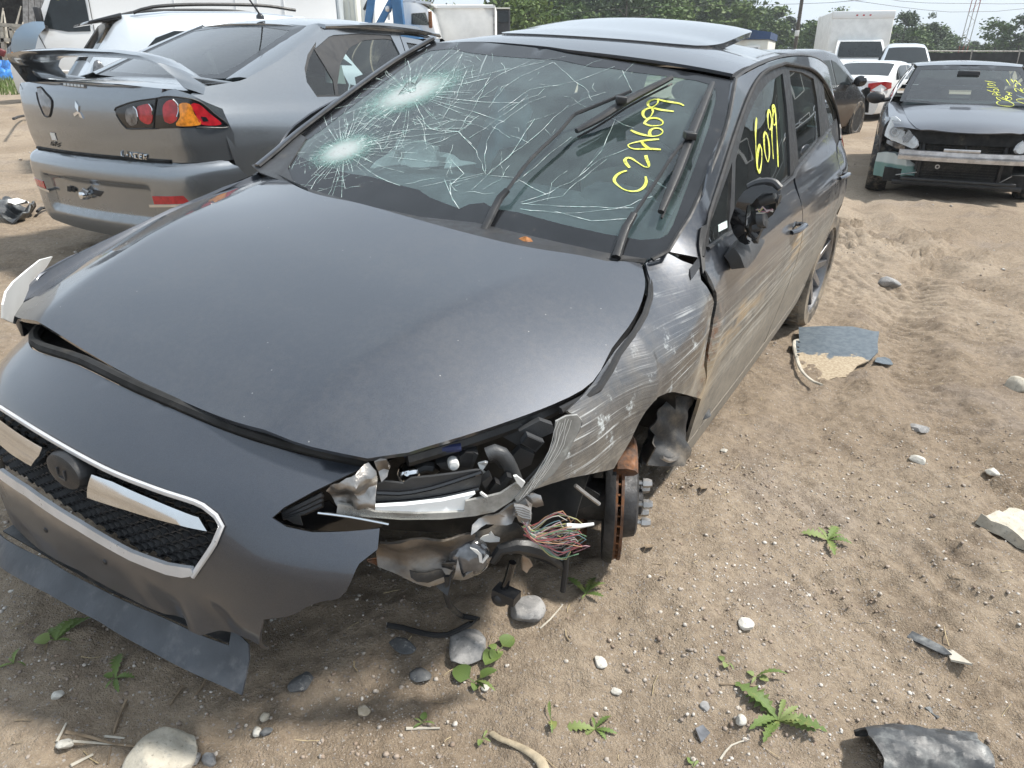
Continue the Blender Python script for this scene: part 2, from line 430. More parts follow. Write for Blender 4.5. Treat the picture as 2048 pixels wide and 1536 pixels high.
M['curtain'] = plain('curtain', (.30, .42, .50), .8, var=.12, vs=8, bump=.003, bs=16)
t = NT('yellow_marker'); t.P(col=t.mix(t.ramp(t.noise(t.oc(), 30, 4), .3, .7), (.60, .64, .10), (.72, .74, .22)), rough=.9, spec=.02, alpha=t.ramp(t.noise(t.oc(), 85, 4, .7), .32, .52, .45, 1)); M['yellow'] = t.m
M['white_paint'] = car_paint('white_paint', (.74, .75, .75), 0.0, .35, .25, .3, 1.0, flake=0, film=.10).m
M['white_flat'] = plain('white_flat', (.72, .72, .70), .6, var=.08, vs=3, dust=.14)
M['lens_clear'] = glass_mat('lens_clear', (.88, .90, .90), .22, (.75, .75, .75), dusty=.6)
M['lens_scuffed'] = glass_mat('lens_scuffed', (.80, .82, .80), .45, (.62, .61, .58), rough=.2, dusty=.7)
M['red_lens'] = plain('red_lens', (.42, .012, .02), .12, coat=.8, var=.25, vs=30, dust=.06)
M['amber_lens'] = plain('amber_lens', (.62, .22, .02), .14, coat=.8, var=.35, vs=40, dust=.05)
M['tin_lens'] = plain('tin_lens', (.16, .16, .165), .14, .55, coat=.8, var=.5, vs=26)
M['pane'] = plain('pane', (.012, .016, .018), .06, spec=.4, var=.2)
M['white_car'] = car_paint('white_car_paint', (.72, .73, .73), 0, .3, .3, .2, .7, flake=0, film=.05).m
M['pale_silver'] = car_paint('pale_silver_paint', (.55, .59, .63), .35, .3, .2, .2, .7, film=.05).m
M['brown_suv'] = car_paint('brown_suv_paint', (.014, .013, .013), .3, .26, .8, .35, .85, (.11, .075, .05), film=.05).m
M['black_suv'] = car_paint('black_suv_paint', (.012, .012, .013), .2, .25, .3, .2, .6, film=.06).m
M['side_glass'] = glass_mat('side_glass', (.50, .62, .60), .02, (.4, .44, .42), .01)
M['dark_glass'] = glass_mat('dark_glass', (.10, .12, .12), .04, (.3, .32, .32), .01)

# ---------------------------------------------------------------- the yard: sandy ground with tyre marks and clods
GA = lambda u, v: ground_at(u, v)
_tread = [(GA(1800, 470), 1.0, (.95, .30), .115, .048), (GA(1880, 640), .5, (.5, 1.), .10, .016), (GA(1950, 1290), .35, (.25, 1.), .08, .014), (GA(1760, 1130), .40, (.9, .4), .09, .010), (GA(1985, 1190), .42, (.2, 1.), .085, .013), (GA(2030, 560), .8, (.35, .95), .12, .026),
          (GA(40, 450), .75, (.9, .5), .11, .016), (GA(60, 250), 1.4, (.9, .4), .14, .014), (GA(1700, 560), .55, (1., .15), .10, .014), (GA(1900, 1420), .35, (.3, 1.), .08, .009)]
_clod = [(GA(2010, 985), .17, .030), (GA(1790, 840), .10, .020), (GA(1745, 775), .09, .018), (GA(1830, 905), .06, .016), (GA(1900, 425), .55, .05), (GA(2010, 440), .5, .04),
         (GA(1255, 1110), .07, .014), (GA(1415, 985), .06, .010), (GA(1420, 820), .10, .010), (GA(1850, 1400), .08, .010), (GA(1450, 1240), .09, .010), (GA(1960, 1060), .10, .018)]
def relief(x, y):
    x = np.asarray(x, float); y = np.asarray(y, float)
    far = 1 / (1 + np.exp((y - 30) / 5))
    h = .030 * fbm(x, y, .62, 3, 1) + .026 * fbm(x, y, .17, 3, 5)
    h = h + .0145 * fbm(x, y, .06, 3, 9, .6)
    h = h + .05 * fbm(x, y, 2.6, 2, 14)
    # old wheel ruts swinging round the wreck's left side
    for x0, y0, rr in ((7.6, 1.2, 5.2), (7.6, 1.2, 6.0), (9.5, 5.0, 6.4)):
        q = np.hypot(x - x0, y - y0) - rr; h = h - .035 * np.exp(-(q / .13) ** 2) + .016 * np.exp(-((np.abs(q) - .22) / .09) ** 2) + .012 * np.exp(-(q / .13) ** 2) * np.sin(np.arctan2(y - y0, x - x0) * rr * 2 * np.pi / .09)
    # trodden and driven-over ridges
    h = h + .010 * np.abs(fbm(x * .7 + y * .5, y - x * .4, .22, 2, 21)) * 1.6
    for c, r, d, per, amp in _tread:
        q = np.exp(-(((x - c[0]) ** 2 + (y - c[1]) ** 2) / r ** 2) ** 2); d = np.array(d) / np.hypot(*d)
        s = (x - c[0]) * d[1] - (y - c[1]) * d[0]; a = (x - c[0]) * d[0] + (y - c[1]) * d[1]
        a = a + .35 * np.abs(((s + .15) % .30) - .15) + .05 * vnoise(x / .12, y / .12, 3)
        lane = .35 + .65 * (np.sin(2 * np.pi * s / .62) > -.35)
        h = h + amp * q * lane * np.clip(1.5 * np.sin(2 * np.pi * a / per), -1, 1) * (.6 + .8 * vnoise(x / .2, y / .2, 8))
    for c, r, amp in _clod:
        q = np.exp(-((x - c[0]) ** 2 + (y - c[1]) ** 2) / r ** 2)
        h = h + amp * q * (.5 + 1.9 * np.abs(fbm(x, y, .075, 3, 31, .6)))
    return h * far
def ground_z(x, y): return gz(x, y) + relief(x, y)
def GP(u, v):
    """point of the built ground under a pixel ray"""
    d = ray(u, v); t = np.linspace(.8, 1.2, 1); p = ground_at(u, v)
    for _ in range(3):
        zz = float(ground_z(p[0], p[1])); k = (zz - CAM[2]) / d[2]; p = np.array([k * d[0], k * d[1], zz])
    return p

def spaced(lo, hi, f0, f1, fine, grow):
    a = list(np.arange(f0, f1 + 1e-9, fine)); s = fine
    while a[-1] < hi: s *= grow; a.append(a[-1] + s)
    s = fine
    while a[0] > lo: s *= grow; a.insert(0, a[0] - s)
    return np.array(a)
gx = spaced(-220, 260, -1.7, 2.7, .0135, 1.055); gy = spaced(-160, 330, .55, 4.6, .0135, 1.045)
XX, YY = np.meshgrid(gx, gy)
ZZ = ground_z(XX, YY)
nx, ny = len(gx), len(gy)
gme = bpy.data.meshes.new('ground')
gme.vertices.add(nx * ny); gme.vertices.foreach_set('co', np.stack([XX, YY, ZZ], -1).astype(np.float32).ravel())
ii = (np.arange(ny - 1)[:, None] * nx + np.arange(nx - 1)[None]).ravel()
quads = np.stack([ii, ii + 1, ii + nx + 1, ii + nx], 1).astype(np.int32)
gme.loops.add(quads.size); gme.loops.foreach_set('vertex_index', quads.ravel()); gme.polygons.add(len(quads))
gme.polygons.foreach_set('loop_start', np.arange(0, quads.size, 4, dtype=np.int32)); gme.polygons.foreach_set('use_smooth', np.ones(len(quads), bool))
gme.update(); gme.validate()
ground = bpy.data.objects.new('ground', gme); COL.objects.link(ground); tag(ground, kind='structure', label='brown sandy soil of the yard with tyre marks and fine gravel')
t = NT('soil'); p = t.pos()
big = t.noise(p, .55, 5); mid = t.noise(p, 3.2, 6, .6); fin = t.noise(p, 42, 5, .7); grn = t.noise(p, 210, 3, .7)
c = t.mix(t.ramp(big, .35, .65), (.305, .238, .170), (.410, .332, .248))
c = t.mix(t.math('MULTIPLY', t.ramp(mid, .50, .72), .55), c, (.165, .120, .080))
c = t.mix(t.math('MULTIPLY', t.ramp(t.noise(p, 1.6, 5, .6), .52, .7), .40), c, (.36, .31, .27))
c = t.mix(t.math('MULTIPLY', t.ramp(fin, .35, .7), .45), c, (.11, .08, .055))
c = t.mix(t.math('MULTIPLY', t.ramp(grn, .56, .68), .7), c, (.42, .37, .33))
vc = t.voro(p, 95, out='Color'); vd = t.voro(p, 95)
spk = t.math('MULTIPLY', t.math('LESS_THAN', vd, .28), t.math('GREATER_THAN', t.sep(vc)[0], .72))
c = t.mix(t.math('MULTIPLY', spk, .75), c, t.mix(t.sep(vc)[1], (.22, .19, .18), (.55, .51, .47)))
# short grass well away from the driven part
gr = t.math('MULTIPLY', t.ramp(t.sep(p)[1], 30, 60), t.ramp(t.noise(p, .35, 5), .35, .6))
c = t.mix(gr, c, (.055, .085, .022))
t.P(col=c, rough=.93, spec=.25)
hb = t.math('ADD', t.math('MULTIPLY', grn, .6), t.math('ADD', t.math('MULTIPLY', fin, 1.0), t.math('MULTIPLY', t.math('LESS_THAN', vd, .3), t.math('MULTIPLY', spk, .5))))
t.bump(hb, .015, 1.0)
gme.materials.append(t.m)

# gravel: far too many to count, one object of small faceted pebbles
def pebble_field(n, region, smin, smax, seed, dens=None):
    r = np.random.default_rng(seed); bm = bmesh.new(); bmesh.ops.create_icosphere(bm, subdivisions=1, radius=1)
    bv = np.array([v.co for v in bm.verts]); bf = np.array([[q.index for q in f.verts] for f in bm.faces]); bm.free()
    x = r.uniform(region[0], region[1], n); y = r.uniform(region[2], region[3], n)
    if dens is not None: k = r.random(n) < dens(x, y); x, y = x[k], y[k]; n = len(x)
    s = smin * (smax / smin) ** (r.random(n) ** 5)
    sq = np.stack([r.uniform(.7, 1.3, n), r.uniform(.7, 1.3, n), r.uniform(.45, .8, n)], 1) * s[:, None]
    a = r.uniform(0, 6.28, n); jit = 1 + .22 * (r.random((n, len(bv))) - .5)
    V = bv[None] * jit[..., None] * sq[:, None]
    ca, sa = np.cos(a)[:, None], np.sin(a)[:, None]
    vx = V[..., 0] * ca - V[..., 1] * sa; vy = V[..., 0] * sa + V[..., 1] * ca
    V = np.stack([vx + x[:, None], vy + y[:, None], V[..., 2] + (ground_z(x, y) + s * .22)[:, None]], -1)
    return V.reshape(-1, 3), (bf[None] + (np.arange(n) * len(bv))[:, None, None]).reshape(-1, 3)
def stuff_mesh(name, V, Fc, mat, label):
    me = bpy.data.meshes.new(name); me.vertices.add(len(V)); me.vertices.foreach_set('co', np.asarray(V, np.float32).ravel())
    k = Fc.shape[1]; me.loops.add(Fc.size); me.loops.foreach_set('vertex_index', Fc.astype(np.int32).ravel()); me.polygons.add(len(Fc))
    me.polygons.foreach_set('loop_start', np.arange(0, Fc.size, k, dtype=np.int32)); me.update(); me.validate()
    me.materials.append(mat); o = bpy.data.objects.new(name, me); COL.objects.link(o); tag(o, label, None, None, 'stuff'); return o
t = NT('gravel'); p = t.pos(); cc = t.sep(t.voro(p, 40, out='Color'))
c = t.mix(t.ramp(cc[0], .1, .9), (.24, .20, .17), (.50, .46, .41)); c = t.mix(t.math('MULTIPLY', t.ramp(cc[1], .55, .8), .6), c, (.27, .19, .135))
c = t.mix(t.math('MULTIPLY', t.ramp(cc[2], .84, .9), .75), c, (.66, .64, .60)); c = t.mix(t.math('MULTIPLY', t.ramp(t.noise(p, 160, 4), .4, .65), .35), c, (.20, .15, .105))
t.P(col=c, rough=.85, spec=.3); M['gravel'] = t.m
dn = lambda x, y: np.clip(.50 + 2.6 * fbm(x, y, .55, 3, 41), .05, 1) * np.where((x < 1.0) & (y < 2.3), 1.0, .42)
V1, F1 = pebble_field(60000, (-1.5, 2.0, .72, 2.6), .0011, .0065, 3, dn)
V2, F2 = pebble_field(14000, (-1.9, 4.5, 1.8, 6.5), .0022, .010, 4, lambda x, y: np.clip(.18 + 2.6 * fbm(x, y, .7, 3, 43), .03, 1))
V3, F3 = pebble_field(2500, (-8, 9, 4, 16), .006, .026, 5, lambda x, y: np.clip(.3 + 1.2 * fbm(x, y, .8, 3, 44), .06, 1))
stuff_mesh('gravel', np.r_[V1, V2, V3], np.r_[F1, F2 + len(V1), F3 + len(V1) + len(V2)], M['gravel'], 'loose gravel scattered over the sandy soil')

# dry straw and twig crumbs lying about
def straw(n, seed):
    r = np.random.default_rng(seed); V, Fc = [], []
    for k in range(n):
        x, y = r.uniform(-1.4, 2.4), r.uniform(.75, 3.4); a = r.uniform(0, 3.14); L = r.uniform(.012, .05); w = r.uniform(.0005, .0012)
        d = np.array([math.cos(a), math.sin(a)]) * L; s = np.array([-math.sin(a), math.cos(a)]) * w; i = len(V)
        for q in (-1, 0, 1):
            px, py = x + d[0] * q * .5 + (s[0] * 4 if q == 0 else 0), y + d[1] * q * .5; pz = float(ground_z(px, py)) + .003
            V += [(px - s[0], py - s[1], pz), (px + s[0], py + s[1], pz + w)]
        Fc += [(i, i + 1, i + 3, i + 2), (i + 2, i + 3, i + 5, i + 4)]
    return np.array(V), np.array(Fc)
M['straw'] = plain('straw', (.34, .27, .16), .85, var=.4, vs=30)
stuff_mesh('straw', *straw(420, 5), M['straw'], 'bits of dry straw and stems on the soil')

# ---------------------------------------------------------------- trees, fence, poles and buildings round the yard
def leaf_mat(name, a, b):
    t = NT(name); n = t.noise(t.pos(), 1.3, 4); f = t.noise(t.pos(), 9, 2)
    c = t.mix(t.ramp(t.math('MULTIPLY', t.math('ADD', n, f), .5), .36, .64), a, b)
    t.P(col=c, rough=.6, spec=.3); t.b.inputs['Subsurface Weight'].default_value = 0
    return t.m
M['leaf_dark'] = leaf_mat('leaf_dark', (.032, .056, .024), (.064, .098, .038))
M['leaf_mid'] = leaf_mat('leaf_mid', (.048, .088, .020), (.092, .145, .036))
M['leaf_light'] = leaf_mat('leaf_light', (.07, .115, .024), (.12, .17, .042))
M['bark'] = plain('bark', (.075, .062, .05), .9, var=.35, vs=8, bump=.01, bs=20)
def crown_mesh(h, w, n, leaf, seed, conifer=False, base=.25, gaps=.5):
    """leaf-sized faces gathered in clumps along the limbs of an uneven crown"""
    r = np.random.default_rng(seed); nc = max(9, n // 46); C = []
    for k in range(nc):
        f = r.random() ** (1.5 if conifer else .8); z = h * (base + (1 - base) * f)
        rad = w * ((1 - f) ** .8 * .95 + .05 if conifer else math.sin(math.pi * min(1, .16 + .80 * f)) ** .75) * math.sqrt(r.uniform(.12, 1)); a = r.uniform(0, 6.283)
        C.append((rad * math.cos(a) + r.normal(0, .05 * w), rad * math.sin(a) + r.normal(0, .05 * w), z + r.normal(0, .03 * h)))
    C = np.array(C); k = r.integers(0, nc, n); s = (.10 * w + .12 * w * r.random(nc))[k]
    p = C[k] + r.normal(0, 1, (n, 3)) * s[:, None] * np.array((1, 1, .62))
    if conifer: p[:, 2] -= .25 * np.hypot(p[:, 0], p[:, 1])
    d = r.normal(0, 1, (n, 3)); d[:, 2] *= .6; d /= np.linalg.norm(d, axis=1)[:, None]; e = np.cross(d, r.normal(0, 1, (n, 3))); e /= np.linalg.norm(e, axis=1)[:, None] + 1e-9
    L = leaf * r.uniform(.6, 1.4, n)[:, None]
    V = np.stack([p - d * L, p + e * L * .45, p + d * L, p - e * L * .45], 1).reshape(-1, 3)
    return V, np.arange(4 * n).reshape(-1, 4), C
def trunk_mesh(h, C, seed, r0):
    rr = random.Random(seed); b = MB(); top = np.array((rr.gauss(0, .03 * h), rr.gauss(0, .03 * h), h * .86))
    pts = [np.array((0, 0, -.1)), np.array((0, 0, h * .3)) + top * .05, top * .62, top]; b.tube(spline(pts, h * .12), [r0 * (1 - .85 * i / (len(spline(pts, h * .12)) - 1)) for i in range(len(spline(pts, h * .12)))], 7)
    for c in rr.sample(list(C), min(9, len(C))):
        f = max(.2, min(.9, c[2] / h - .16)); st = np.array((0, 0, h * f)) + top * (.1 * f); b.tube([st, (st + c) / 2 + np.array((0, 0, .02 * h)), c], [r0 * .38 * (1 - f * .6), r0 * .22, r0 * .06], 5, cap=False)
    return b
def tree(label, u, y, h, w, n, leaf, seed, mat, conifer=False, group=None, cat='tree', name='tree'):
    x = at_depth(u, 100, y)[0]; V, Fc, C = crown_mesh(h, w, n, leaf, seed, conifer)
    o = thing(name, label, cat, loc=(x, y, float(gz(x, y))), group=group)
    trunk_mesh(h, C, seed, .03 * h if not conifer else .018 * h).build('trunk', M['bark'], o)
    mesh_obj('crown', V, Fc, mat, o, smooth=False); return o
protos = []
for i, (nm, h, w, n, lf, cf, mt) in enumerate((('bushy', 7.0, 2.6, 1500, .24, False, 'leaf_mid'), ('tall', 8.6, 1.9, 1300, .23, False, 'leaf_dark'), ('spruce', 8.4, 1.7, 1400, .22, True, 'leaf_dark'), ('pale', 6.0, 2.2, 1300, .22, False, 'leaf_light'))):
    V, Fc, C = crown_mesh(h, w, n, lf, 40 + i, cf); protos.append((V, Fc, M[mt], h))
def wood(name, spec, label, mats):
    """far wood: many crowns in one mass, split by leaf shade into joined meshes"""
    parts = {m: ([], []) for m in mats}; cnt = {m: 0 for m in mats}; r = np.random.default_rng(9)
    for u0, u1, top_v, y0, y1, num in spec:
        for k in range(num):
            u = r.uniform(u0, u1); y = r.uniform(y0, y1); i = r.choice(4, p=(.33, .22, .22, .23)); V, Fc, m, h = protos[i]
            want = (1.38 + (118 - (top_v + r.normal(0, 9) + 36)) / 1440 * y * 1.05) * (y / y0) ** .35; s = max(.35, want / h); x = at_depth(u, 100, y)[0]; a = r.uniform(0, 6.28)
            P = V.copy(); P[:, 0], P[:, 1] = V[:, 0] * math.cos(a) - V[:, 1] * math.sin(a), V[:, 0] * math.sin(a) + V[:, 1] * math.cos(a)
            P = P * np.array((max(s, .75), max(s, .75), s)) + np.array((x, y, float(gz(x, y)) - .2)); key = [q for q in mats if M[q] is m or q == m.name][0] if any(M[q] is m for q in mats) else mats[0]
            parts[key][0].append(P); parts[key][1].append(Fc + cnt[key]); cnt[key] += len(P)
    for m in mats:
        if parts[m][0]: stuff_mesh(name, np.concatenate(parts[m][0]), np.concatenate(parts[m][1]), M[m], label)
wood('wood', [(985, 1320, -24, 62, 90, 46), (1290, 1480, 2, 72, 100, 36), (1440, 1700, 30, 78, 110, 52), (1660, 1880, 40, 80, 112, 50), (1840, 2070, 70, 84, 118, 52), (2040, 2500, 66, 80, 118, 50), (500, 1000, 10, 80, 110, 36)], 'far wood of mixed green trees along the edge of the yard', ['leaf_mid', 'leaf_dark', 'leaf_light'])
for k, (u, y, h, w, mt, cf, lab) in enumerate(((1052, 46, 5.6, 2.6, 'leaf_light', False, 'yellow green bushy tree beside the white box trailer, leftmost of the row'), (1105, 52, 5.0, 1.9, 'leaf_mid', False, 'small round green tree right of the yellow green bushy one'), (1245, 58, 8.0, 2.9, 'leaf_dark', False, 'dark broad tree above the middle of the wreck roof'),
        (1330, 55, 5.6, 2.4, 'leaf_mid', False, 'leafy mid green tree above the raised sunroof'), (1185, 60, 5.2, 1.6, 'leaf_light', False, 'slim pale green tree left of the dark broad one'), (1515, 84, 8.3, 1.7, 'leaf_mid', False, 'thin loose tree standing up behind the blue roofed caravan'), (1800, 82, 6.9, 2.2, 'leaf_dark', False, 'sparse tree with bare twigs right of the box lorry'),
        (1665, 86, 7.4, 2.2, 'leaf_light', False, 'pale leafy tree left of the box lorry'), (1860, 84, 5.9, 1.3, 'leaf_dark', True, 'narrow pointed conifer left of the lattice mast'), (1990, 80, 6.1, 2.3, 'leaf_mid', False, 'broad feathery tree right of the lattice mast'), (2035, 78, 6.5, 1.9, 'leaf_dark', False, 'tall dark tree at the right edge of the wood'), (1450, 80, 8.9, 1.9, 'leaf_dark', True, 'tall dark conifer left of the caravan'), (1740, 76, 5.6, 2.3, 'leaf_light', False, 'light green tree just above the box lorry roof'))):
    tree(lab, u, y, h * .80, w * .85, 1500, .17, 100 + k, M[mt], cf, 'taller trees along the wood')
# grass on the bank at the left
def grass(n, fn, h, seed, label):
    r = np.random.default_rng(seed); V = []
    for k in range(n):
        x, y = fn(r); z = float(ground_z(x, y)); a = r.uniform(0, 6.28); hh = h * r.uniform(.4, 1.2); w = hh * .07; lean = hh * r.uniform(.1, .6); dx, dy = math.cos(a), math.sin(a)
        V += [(x - dy * w, y + dx * w, z - .01), (x + dy * w, y - dx * w, z - .01), (x + dx * lean * .5 + dy * w * .6, y + dy * lean * .5 - dx * w * .6, z + hh * .65), (x + dx * lean, y + dy * lean, z + hh)]
    return stuff_mesh('grass', np.array(V), np.arange(len(V)).reshape(-1, 4), M['leaf_light'], label)
g0, g1 = ground_at(20, 178), ground_at(60, 128)
grass(5200, lambda r: (lambda p: (p[0], p[1]))(ground_at(r.uniform(-60, 105), r.choice([r.uniform(150, 190), r.uniform(120, 140)]))), .22, 3, 'rough green grass round the blue tarpaulin')
# black screen fence: posts, top rail and cloth panels
def fence_run(label, u0, u1, y0, y1, n, h):
    o = thing('screen_fence', label, 'fence', loc=(0, 0, 0)); P = []
    for k in range(n + 1):
        f = k / n; y = y0 + (y1 - y0) * f; x = at_depth(u0 + (u1 - u0) * f, 110, y)[0]; P.append(np.array((x, y, float(gz(x, y)))))
    for a, b in zip(P[:-1], P[1:]):
        d = unit(b - a); q = [a + np.array((0, 0, .05)), b + np.array((0, 0, .05)), b + np.array((0, 0, h)), a + np.array((0, 0, h))]
        g = [[a + (b - a) * i / 8 + np.array((d[1], -d[0], 0)) * .05 * math.sin(i * 2.1 + j) * math.sin(math.pi * j / 4) + np.array((0, 0, .05 + (h - .05) * j / 4 - .05 * math.sin(math.pi * i / 8) * (j == 4))) for i in range(9)] for j in range(5)]
        MB().grid(g).build('screen_panel', M['screen'], o)
        MB().tube([a + np.array((0, 0, h + .04)), b + np.array((0, 0, h + .04))], .025, 6).build('top_rail', M['steel'], o)
    for p in P: MB().tube([p - np.array((0, 0, .1)), p + np.array((0, 0, h + .12))], .04, 7).build('post', M['steel'], o)
    return o
M['screen'] = plain('screen', (.014, .016, .017), .9, var=.3, vs=1.5)
fence_run('long black screen fence with grey posts behind the vehicles on the right', 1560, 2420, 40, 44, 9, 1.72)
# power pole, wires, lattice mast
px_, py_ = at_depth(1589, 100, 52)[0], 52.0
o = thing('power_pole', 'thin grey wooden power pole standing before the wood', 'pole', loc=(px_, py_, float(gz(px_, py_)))); MB().tube([(0, 0, -.3), (.02, 0, 11)], [.13, .09], 9).build('pole', M['bark'], o); MB().box((0, 0, 2.9), (.22, .25, .35)).build('meter_box', M['white_flat'], o, bevel=.02); MB().box((.02, 0, 10.4), (2.2, .1, .12)).build('cross_arm', M['bark'], o)
mx_, my_ = at_depth(1924, 100, 60)[0], 60.0
o = thing('lattice_mast', 'slender red and white lattice mast rising out of the wood', 'mast', loc=(mx_, my_, 0))
t = NT('mast_steel'); t.P(col=t.mix(t.math('GREATER_THAN', t.math('FRACT', t.math('MULTIPLY', t.sep(t.pos())[2], .22)), .5), (.30, .10, .07), (.36, .34, .33)), rough=.6); mm = t.m
for k in range(3):
    a = 2.09 * k; MB().tube([(.32 * math.cos(a), .32 * math.sin(a), 0), (.32 * math.cos(a), .32 * math.sin(a), 16)], .03, 5).build('mast_leg', mm, o)
for k in range(36):
    a0, a1 = 2.09 * (k % 3), 2.09 * ((k + 1) % 3); z = .44 * k; MB().tube([(.32 * math.cos(a0), .32 * math.sin(a0), z), (.32 * math.cos(a1), .32 * math.sin(a1), z + .44)], .014, 4).build('brace', mm, o)
o.rotation_euler = (0, R(2.2), 0)
for lab, P in (('slack power wire sagging lowest across the sky at the right', ((1180, -60), (1714, 2), (1800, 14), (1900, 24), (1990, 23), (2060, 16), (2300, -20))), ('thin power wire running level near the top right corner', ((1640, -30), (1800, 2), (1950, 7), (2060, 7), (2300, 0))), ('faint power wire crossing behind the power pole', ((1050, 34), (1300, 14), (1589, 8), (1714, 1), (1900, -20)))):
    pts = [at_depth(u, v, 50) for u, v in P]; w = MB().tube(spline(pts, 1.5), .011, 4).build('power_wire', M['rubber_clean'], None); tag(w, lab, 'wire', 'overhead power wires')
# caravan with a blue roof
cx0 = at_depth(1494, 80, 27); fr = Frame([[math.cos(R(-22)), -math.sin(R(-22)), 0, cx0[0]], [math.sin(R(-22)), math.cos(R(-22)), 0, 27.6], [0, 0, 1, float(gz(cx0[0], 27))]])
o = thing('site_caravan', 'cream site caravan with a dark blue roof edge and a window air conditioner', 'caravan', mat4(fr))
M['cream'] = plain('cream', (.66, .65, .58), .6, var=.08, vs=2, dust=.15); M['navy'] = plain('navy', (.025, .055, .13), .6, var=.2, vs=3)
MB().box((0, 1.8, 1.05), (1.78, 3.6, 1.90)).build('body', M['cream'], o, bevel=.03); MB().prism([(-.93, -.06, 2.0), (.93, -.06, 2.0), (.93, -.06, 2.22), (0, -.06, 2.34), (-.93, -.06, 2.22)], (0, 3.7, 0)).build('roof', M['navy'], o)
MB().box((.42, -.06, 1.62), (.44, .22, .36)).build('air_conditioner', M['white_flat'], o, bevel=.02); MB().box((.42, -.175, 1.62), (.32, .02, .24)).build('grille', M['black_plastic'], o); MB().box((-.45, -.015, 1.80), (.28, .03, .10)).build('vent', M['rusty_iron'], o); MB().box((0, -.16, 2.08), (.3, .12, .14)).build('roof_lamp', M['navy'], o)
for x in (-.7, .7): MB().box((x, .3, .08), (.2, .2, .3)).build('support', M['cast_iron'], o)
# row of pale containers, blue recovery lorry, white lorry cab with its box trailer
def block(name, label, cat, u0, u1, vt, y, dep, mat, ribs=0, gap=.04):
    a, b = at_depth(u0, vt, y), at_depth(u1, vt, y); g = float(gz((a[0] + b[0]) / 2, y)) - .05; w = b[0] - a[0]; h = a[2] - g
    o = thing(name, label, cat, loc=((a[0] + b[0]) / 2, y + dep / 2, g)); MB().box((0, 0, h / 2), (w, dep, h)).build('body', mat, o, bevel=.03)
    for k in range(ribs): MB().box((-w / 2 + (k + .5) * w / ribs, -dep / 2 - .02, h / 2), (w / ribs * .35, .04, h * .92)).build('rib', mat, o)
    return o, w, h
M['grey_block'] = plain('grey_block', (.42, .45, .46), .6, var=.12, vs=2, dust=.2); M['slate_block'] = plain('slate_block', (.20, .26, .29), .6, var=.2, vs=2, dust=.2)
block('steel_container', 'blue grey steel container just right of the white van', 'container', 612, 644, -22, 19, 3, M['slate_block'], 3)
block('steel_container', 'pale grey steel container left of the blue recovery lorry', 'container', 645, 676, -18, 19.5, 3, M['grey_block'], 3); block('steel_container', 'dirty white container second left of the blue recovery lorry', 'container', 678, 712, -20, 20, 3, M['cream'], 3)
block('steel_container', 'white container right behind the blue boom', 'container', 714, 748, -16, 20.5, 3, M['white_flat'], 2)
M['tow_blue'] = plain('tow_blue', (.04, .14, .30), .45, var=.2, vs=4, dust=.1)
bx = lambda u, v, y=18.2: at_depth(u, v, y)
c0 = bx(775, 30); o = thing('recovery_lorry', 'blue boom of a recovery lorry rising behind the saloon roof', 'lorry', loc=(c0[0], 18.2, float(gz(c0[0], 18.2))))
q = lambda u, v: bx(u, v) - np.array((c0[0], 18.2, float(gz(c0[0], 18.2))))
MB().bar(q(735, 60), q(748, -40), .16, .14, (0, 1, 0)).build('boom', M['tow_blue'], o, bevel=.01); MB().bar(q(800, 60), q(790, -40), .22, .30, (0, 1, 0)).build('boom', M['tow_blue'], o, bevel=.01); MB().bar(q(758, 50), q(790, -10), .14, .12, (0, 1, 0)).build('boom_brace', M['tow_blue'], o, bevel=.01)
MB().bar(q(728, 20), q(755, -40), .05, .05, (0, 1, 0)).build('hydraulic_hose', M['rubber_clean'], o); MB().ball(q(776, 18), .09, 10, 7).bar(q(776, 18), q(778, 40), .05, .05, (0, 1, 0)).build('hook_block', M['alloy'], o); MB().box(q(770, 72) + np.array((0, .5, -.6)), (1.6, 1.2, 1.5)).build('deck', M['tow_blue'], o, bevel=.03)
c0 = bx(845, 40, 19); o = thing('white_lorry', 'white lorry cab with a green tinted door window in front of its box trailer', 'lorry', loc=(c0[0], 19, float(gz(c0[0], 19)))); q = lambda u, v, d=0: at_depth(u, v, 19) - np.array((c0[0], 19 - d, float(gz(c0[0], 19))))
MB().prism([q(805, 95), q(805, 2), q(830, -2), q(862, 22), q(872, 60), q(880, 95)], (0, 2.0, 0)).build('cab', M['white_car'], o, bevel=.05); MB().prism([q(823, 48, -.02), q(823, 28, -.02), q(850, 26, -.02), q(858, 50, -.02)], (0, .03, 0)).build('door_window', M['side_glass'], o); MB().prism([q(823, 49, .0), q(823, 27, .0), q(851, 25, .0), q(859, 51, .0)], (0, .012, 0)).build('window_back', M['pane'], o)
MB().box(q(862, 40, -.15), (.08, .12, .35)).build('door_mirror', M['rust'], o, bevel=.02); MB().prism([q(800, -4), q(862, 4), q(862, 9), q(800, 2)], (0, 2.0, 0)).build('sun_visor', M['white_car'], o)
o, w, h = block('box_trailer', 'plain dirty white box trailer right of the white lorry cab', 'trailer', 866, 990, 9, 20.5, 2.4, M['white_flat']); MB().box((w / 2 - .03, -1.23, h / 2), (.05, .03, h)).build('corner_post', M['steel'], o); MB().box((0, -1.23, h - .05), (w, .04, .06)).build('top_rail', M['white_car'], o)
o, w, h = block('dark_bus', 'dark coach window end showing past the box trailer', 'coach', 992, 1020, 15, 24, 2.4, M['black_plastic']); MB().box((0, -1.22, h - .25), (w * .8, .04, .30)).build('window', M['pane'], o); MB().box((0, -1.23, h - .02), (w, .06, .04)).build('roof_edge', M['cream'], o)
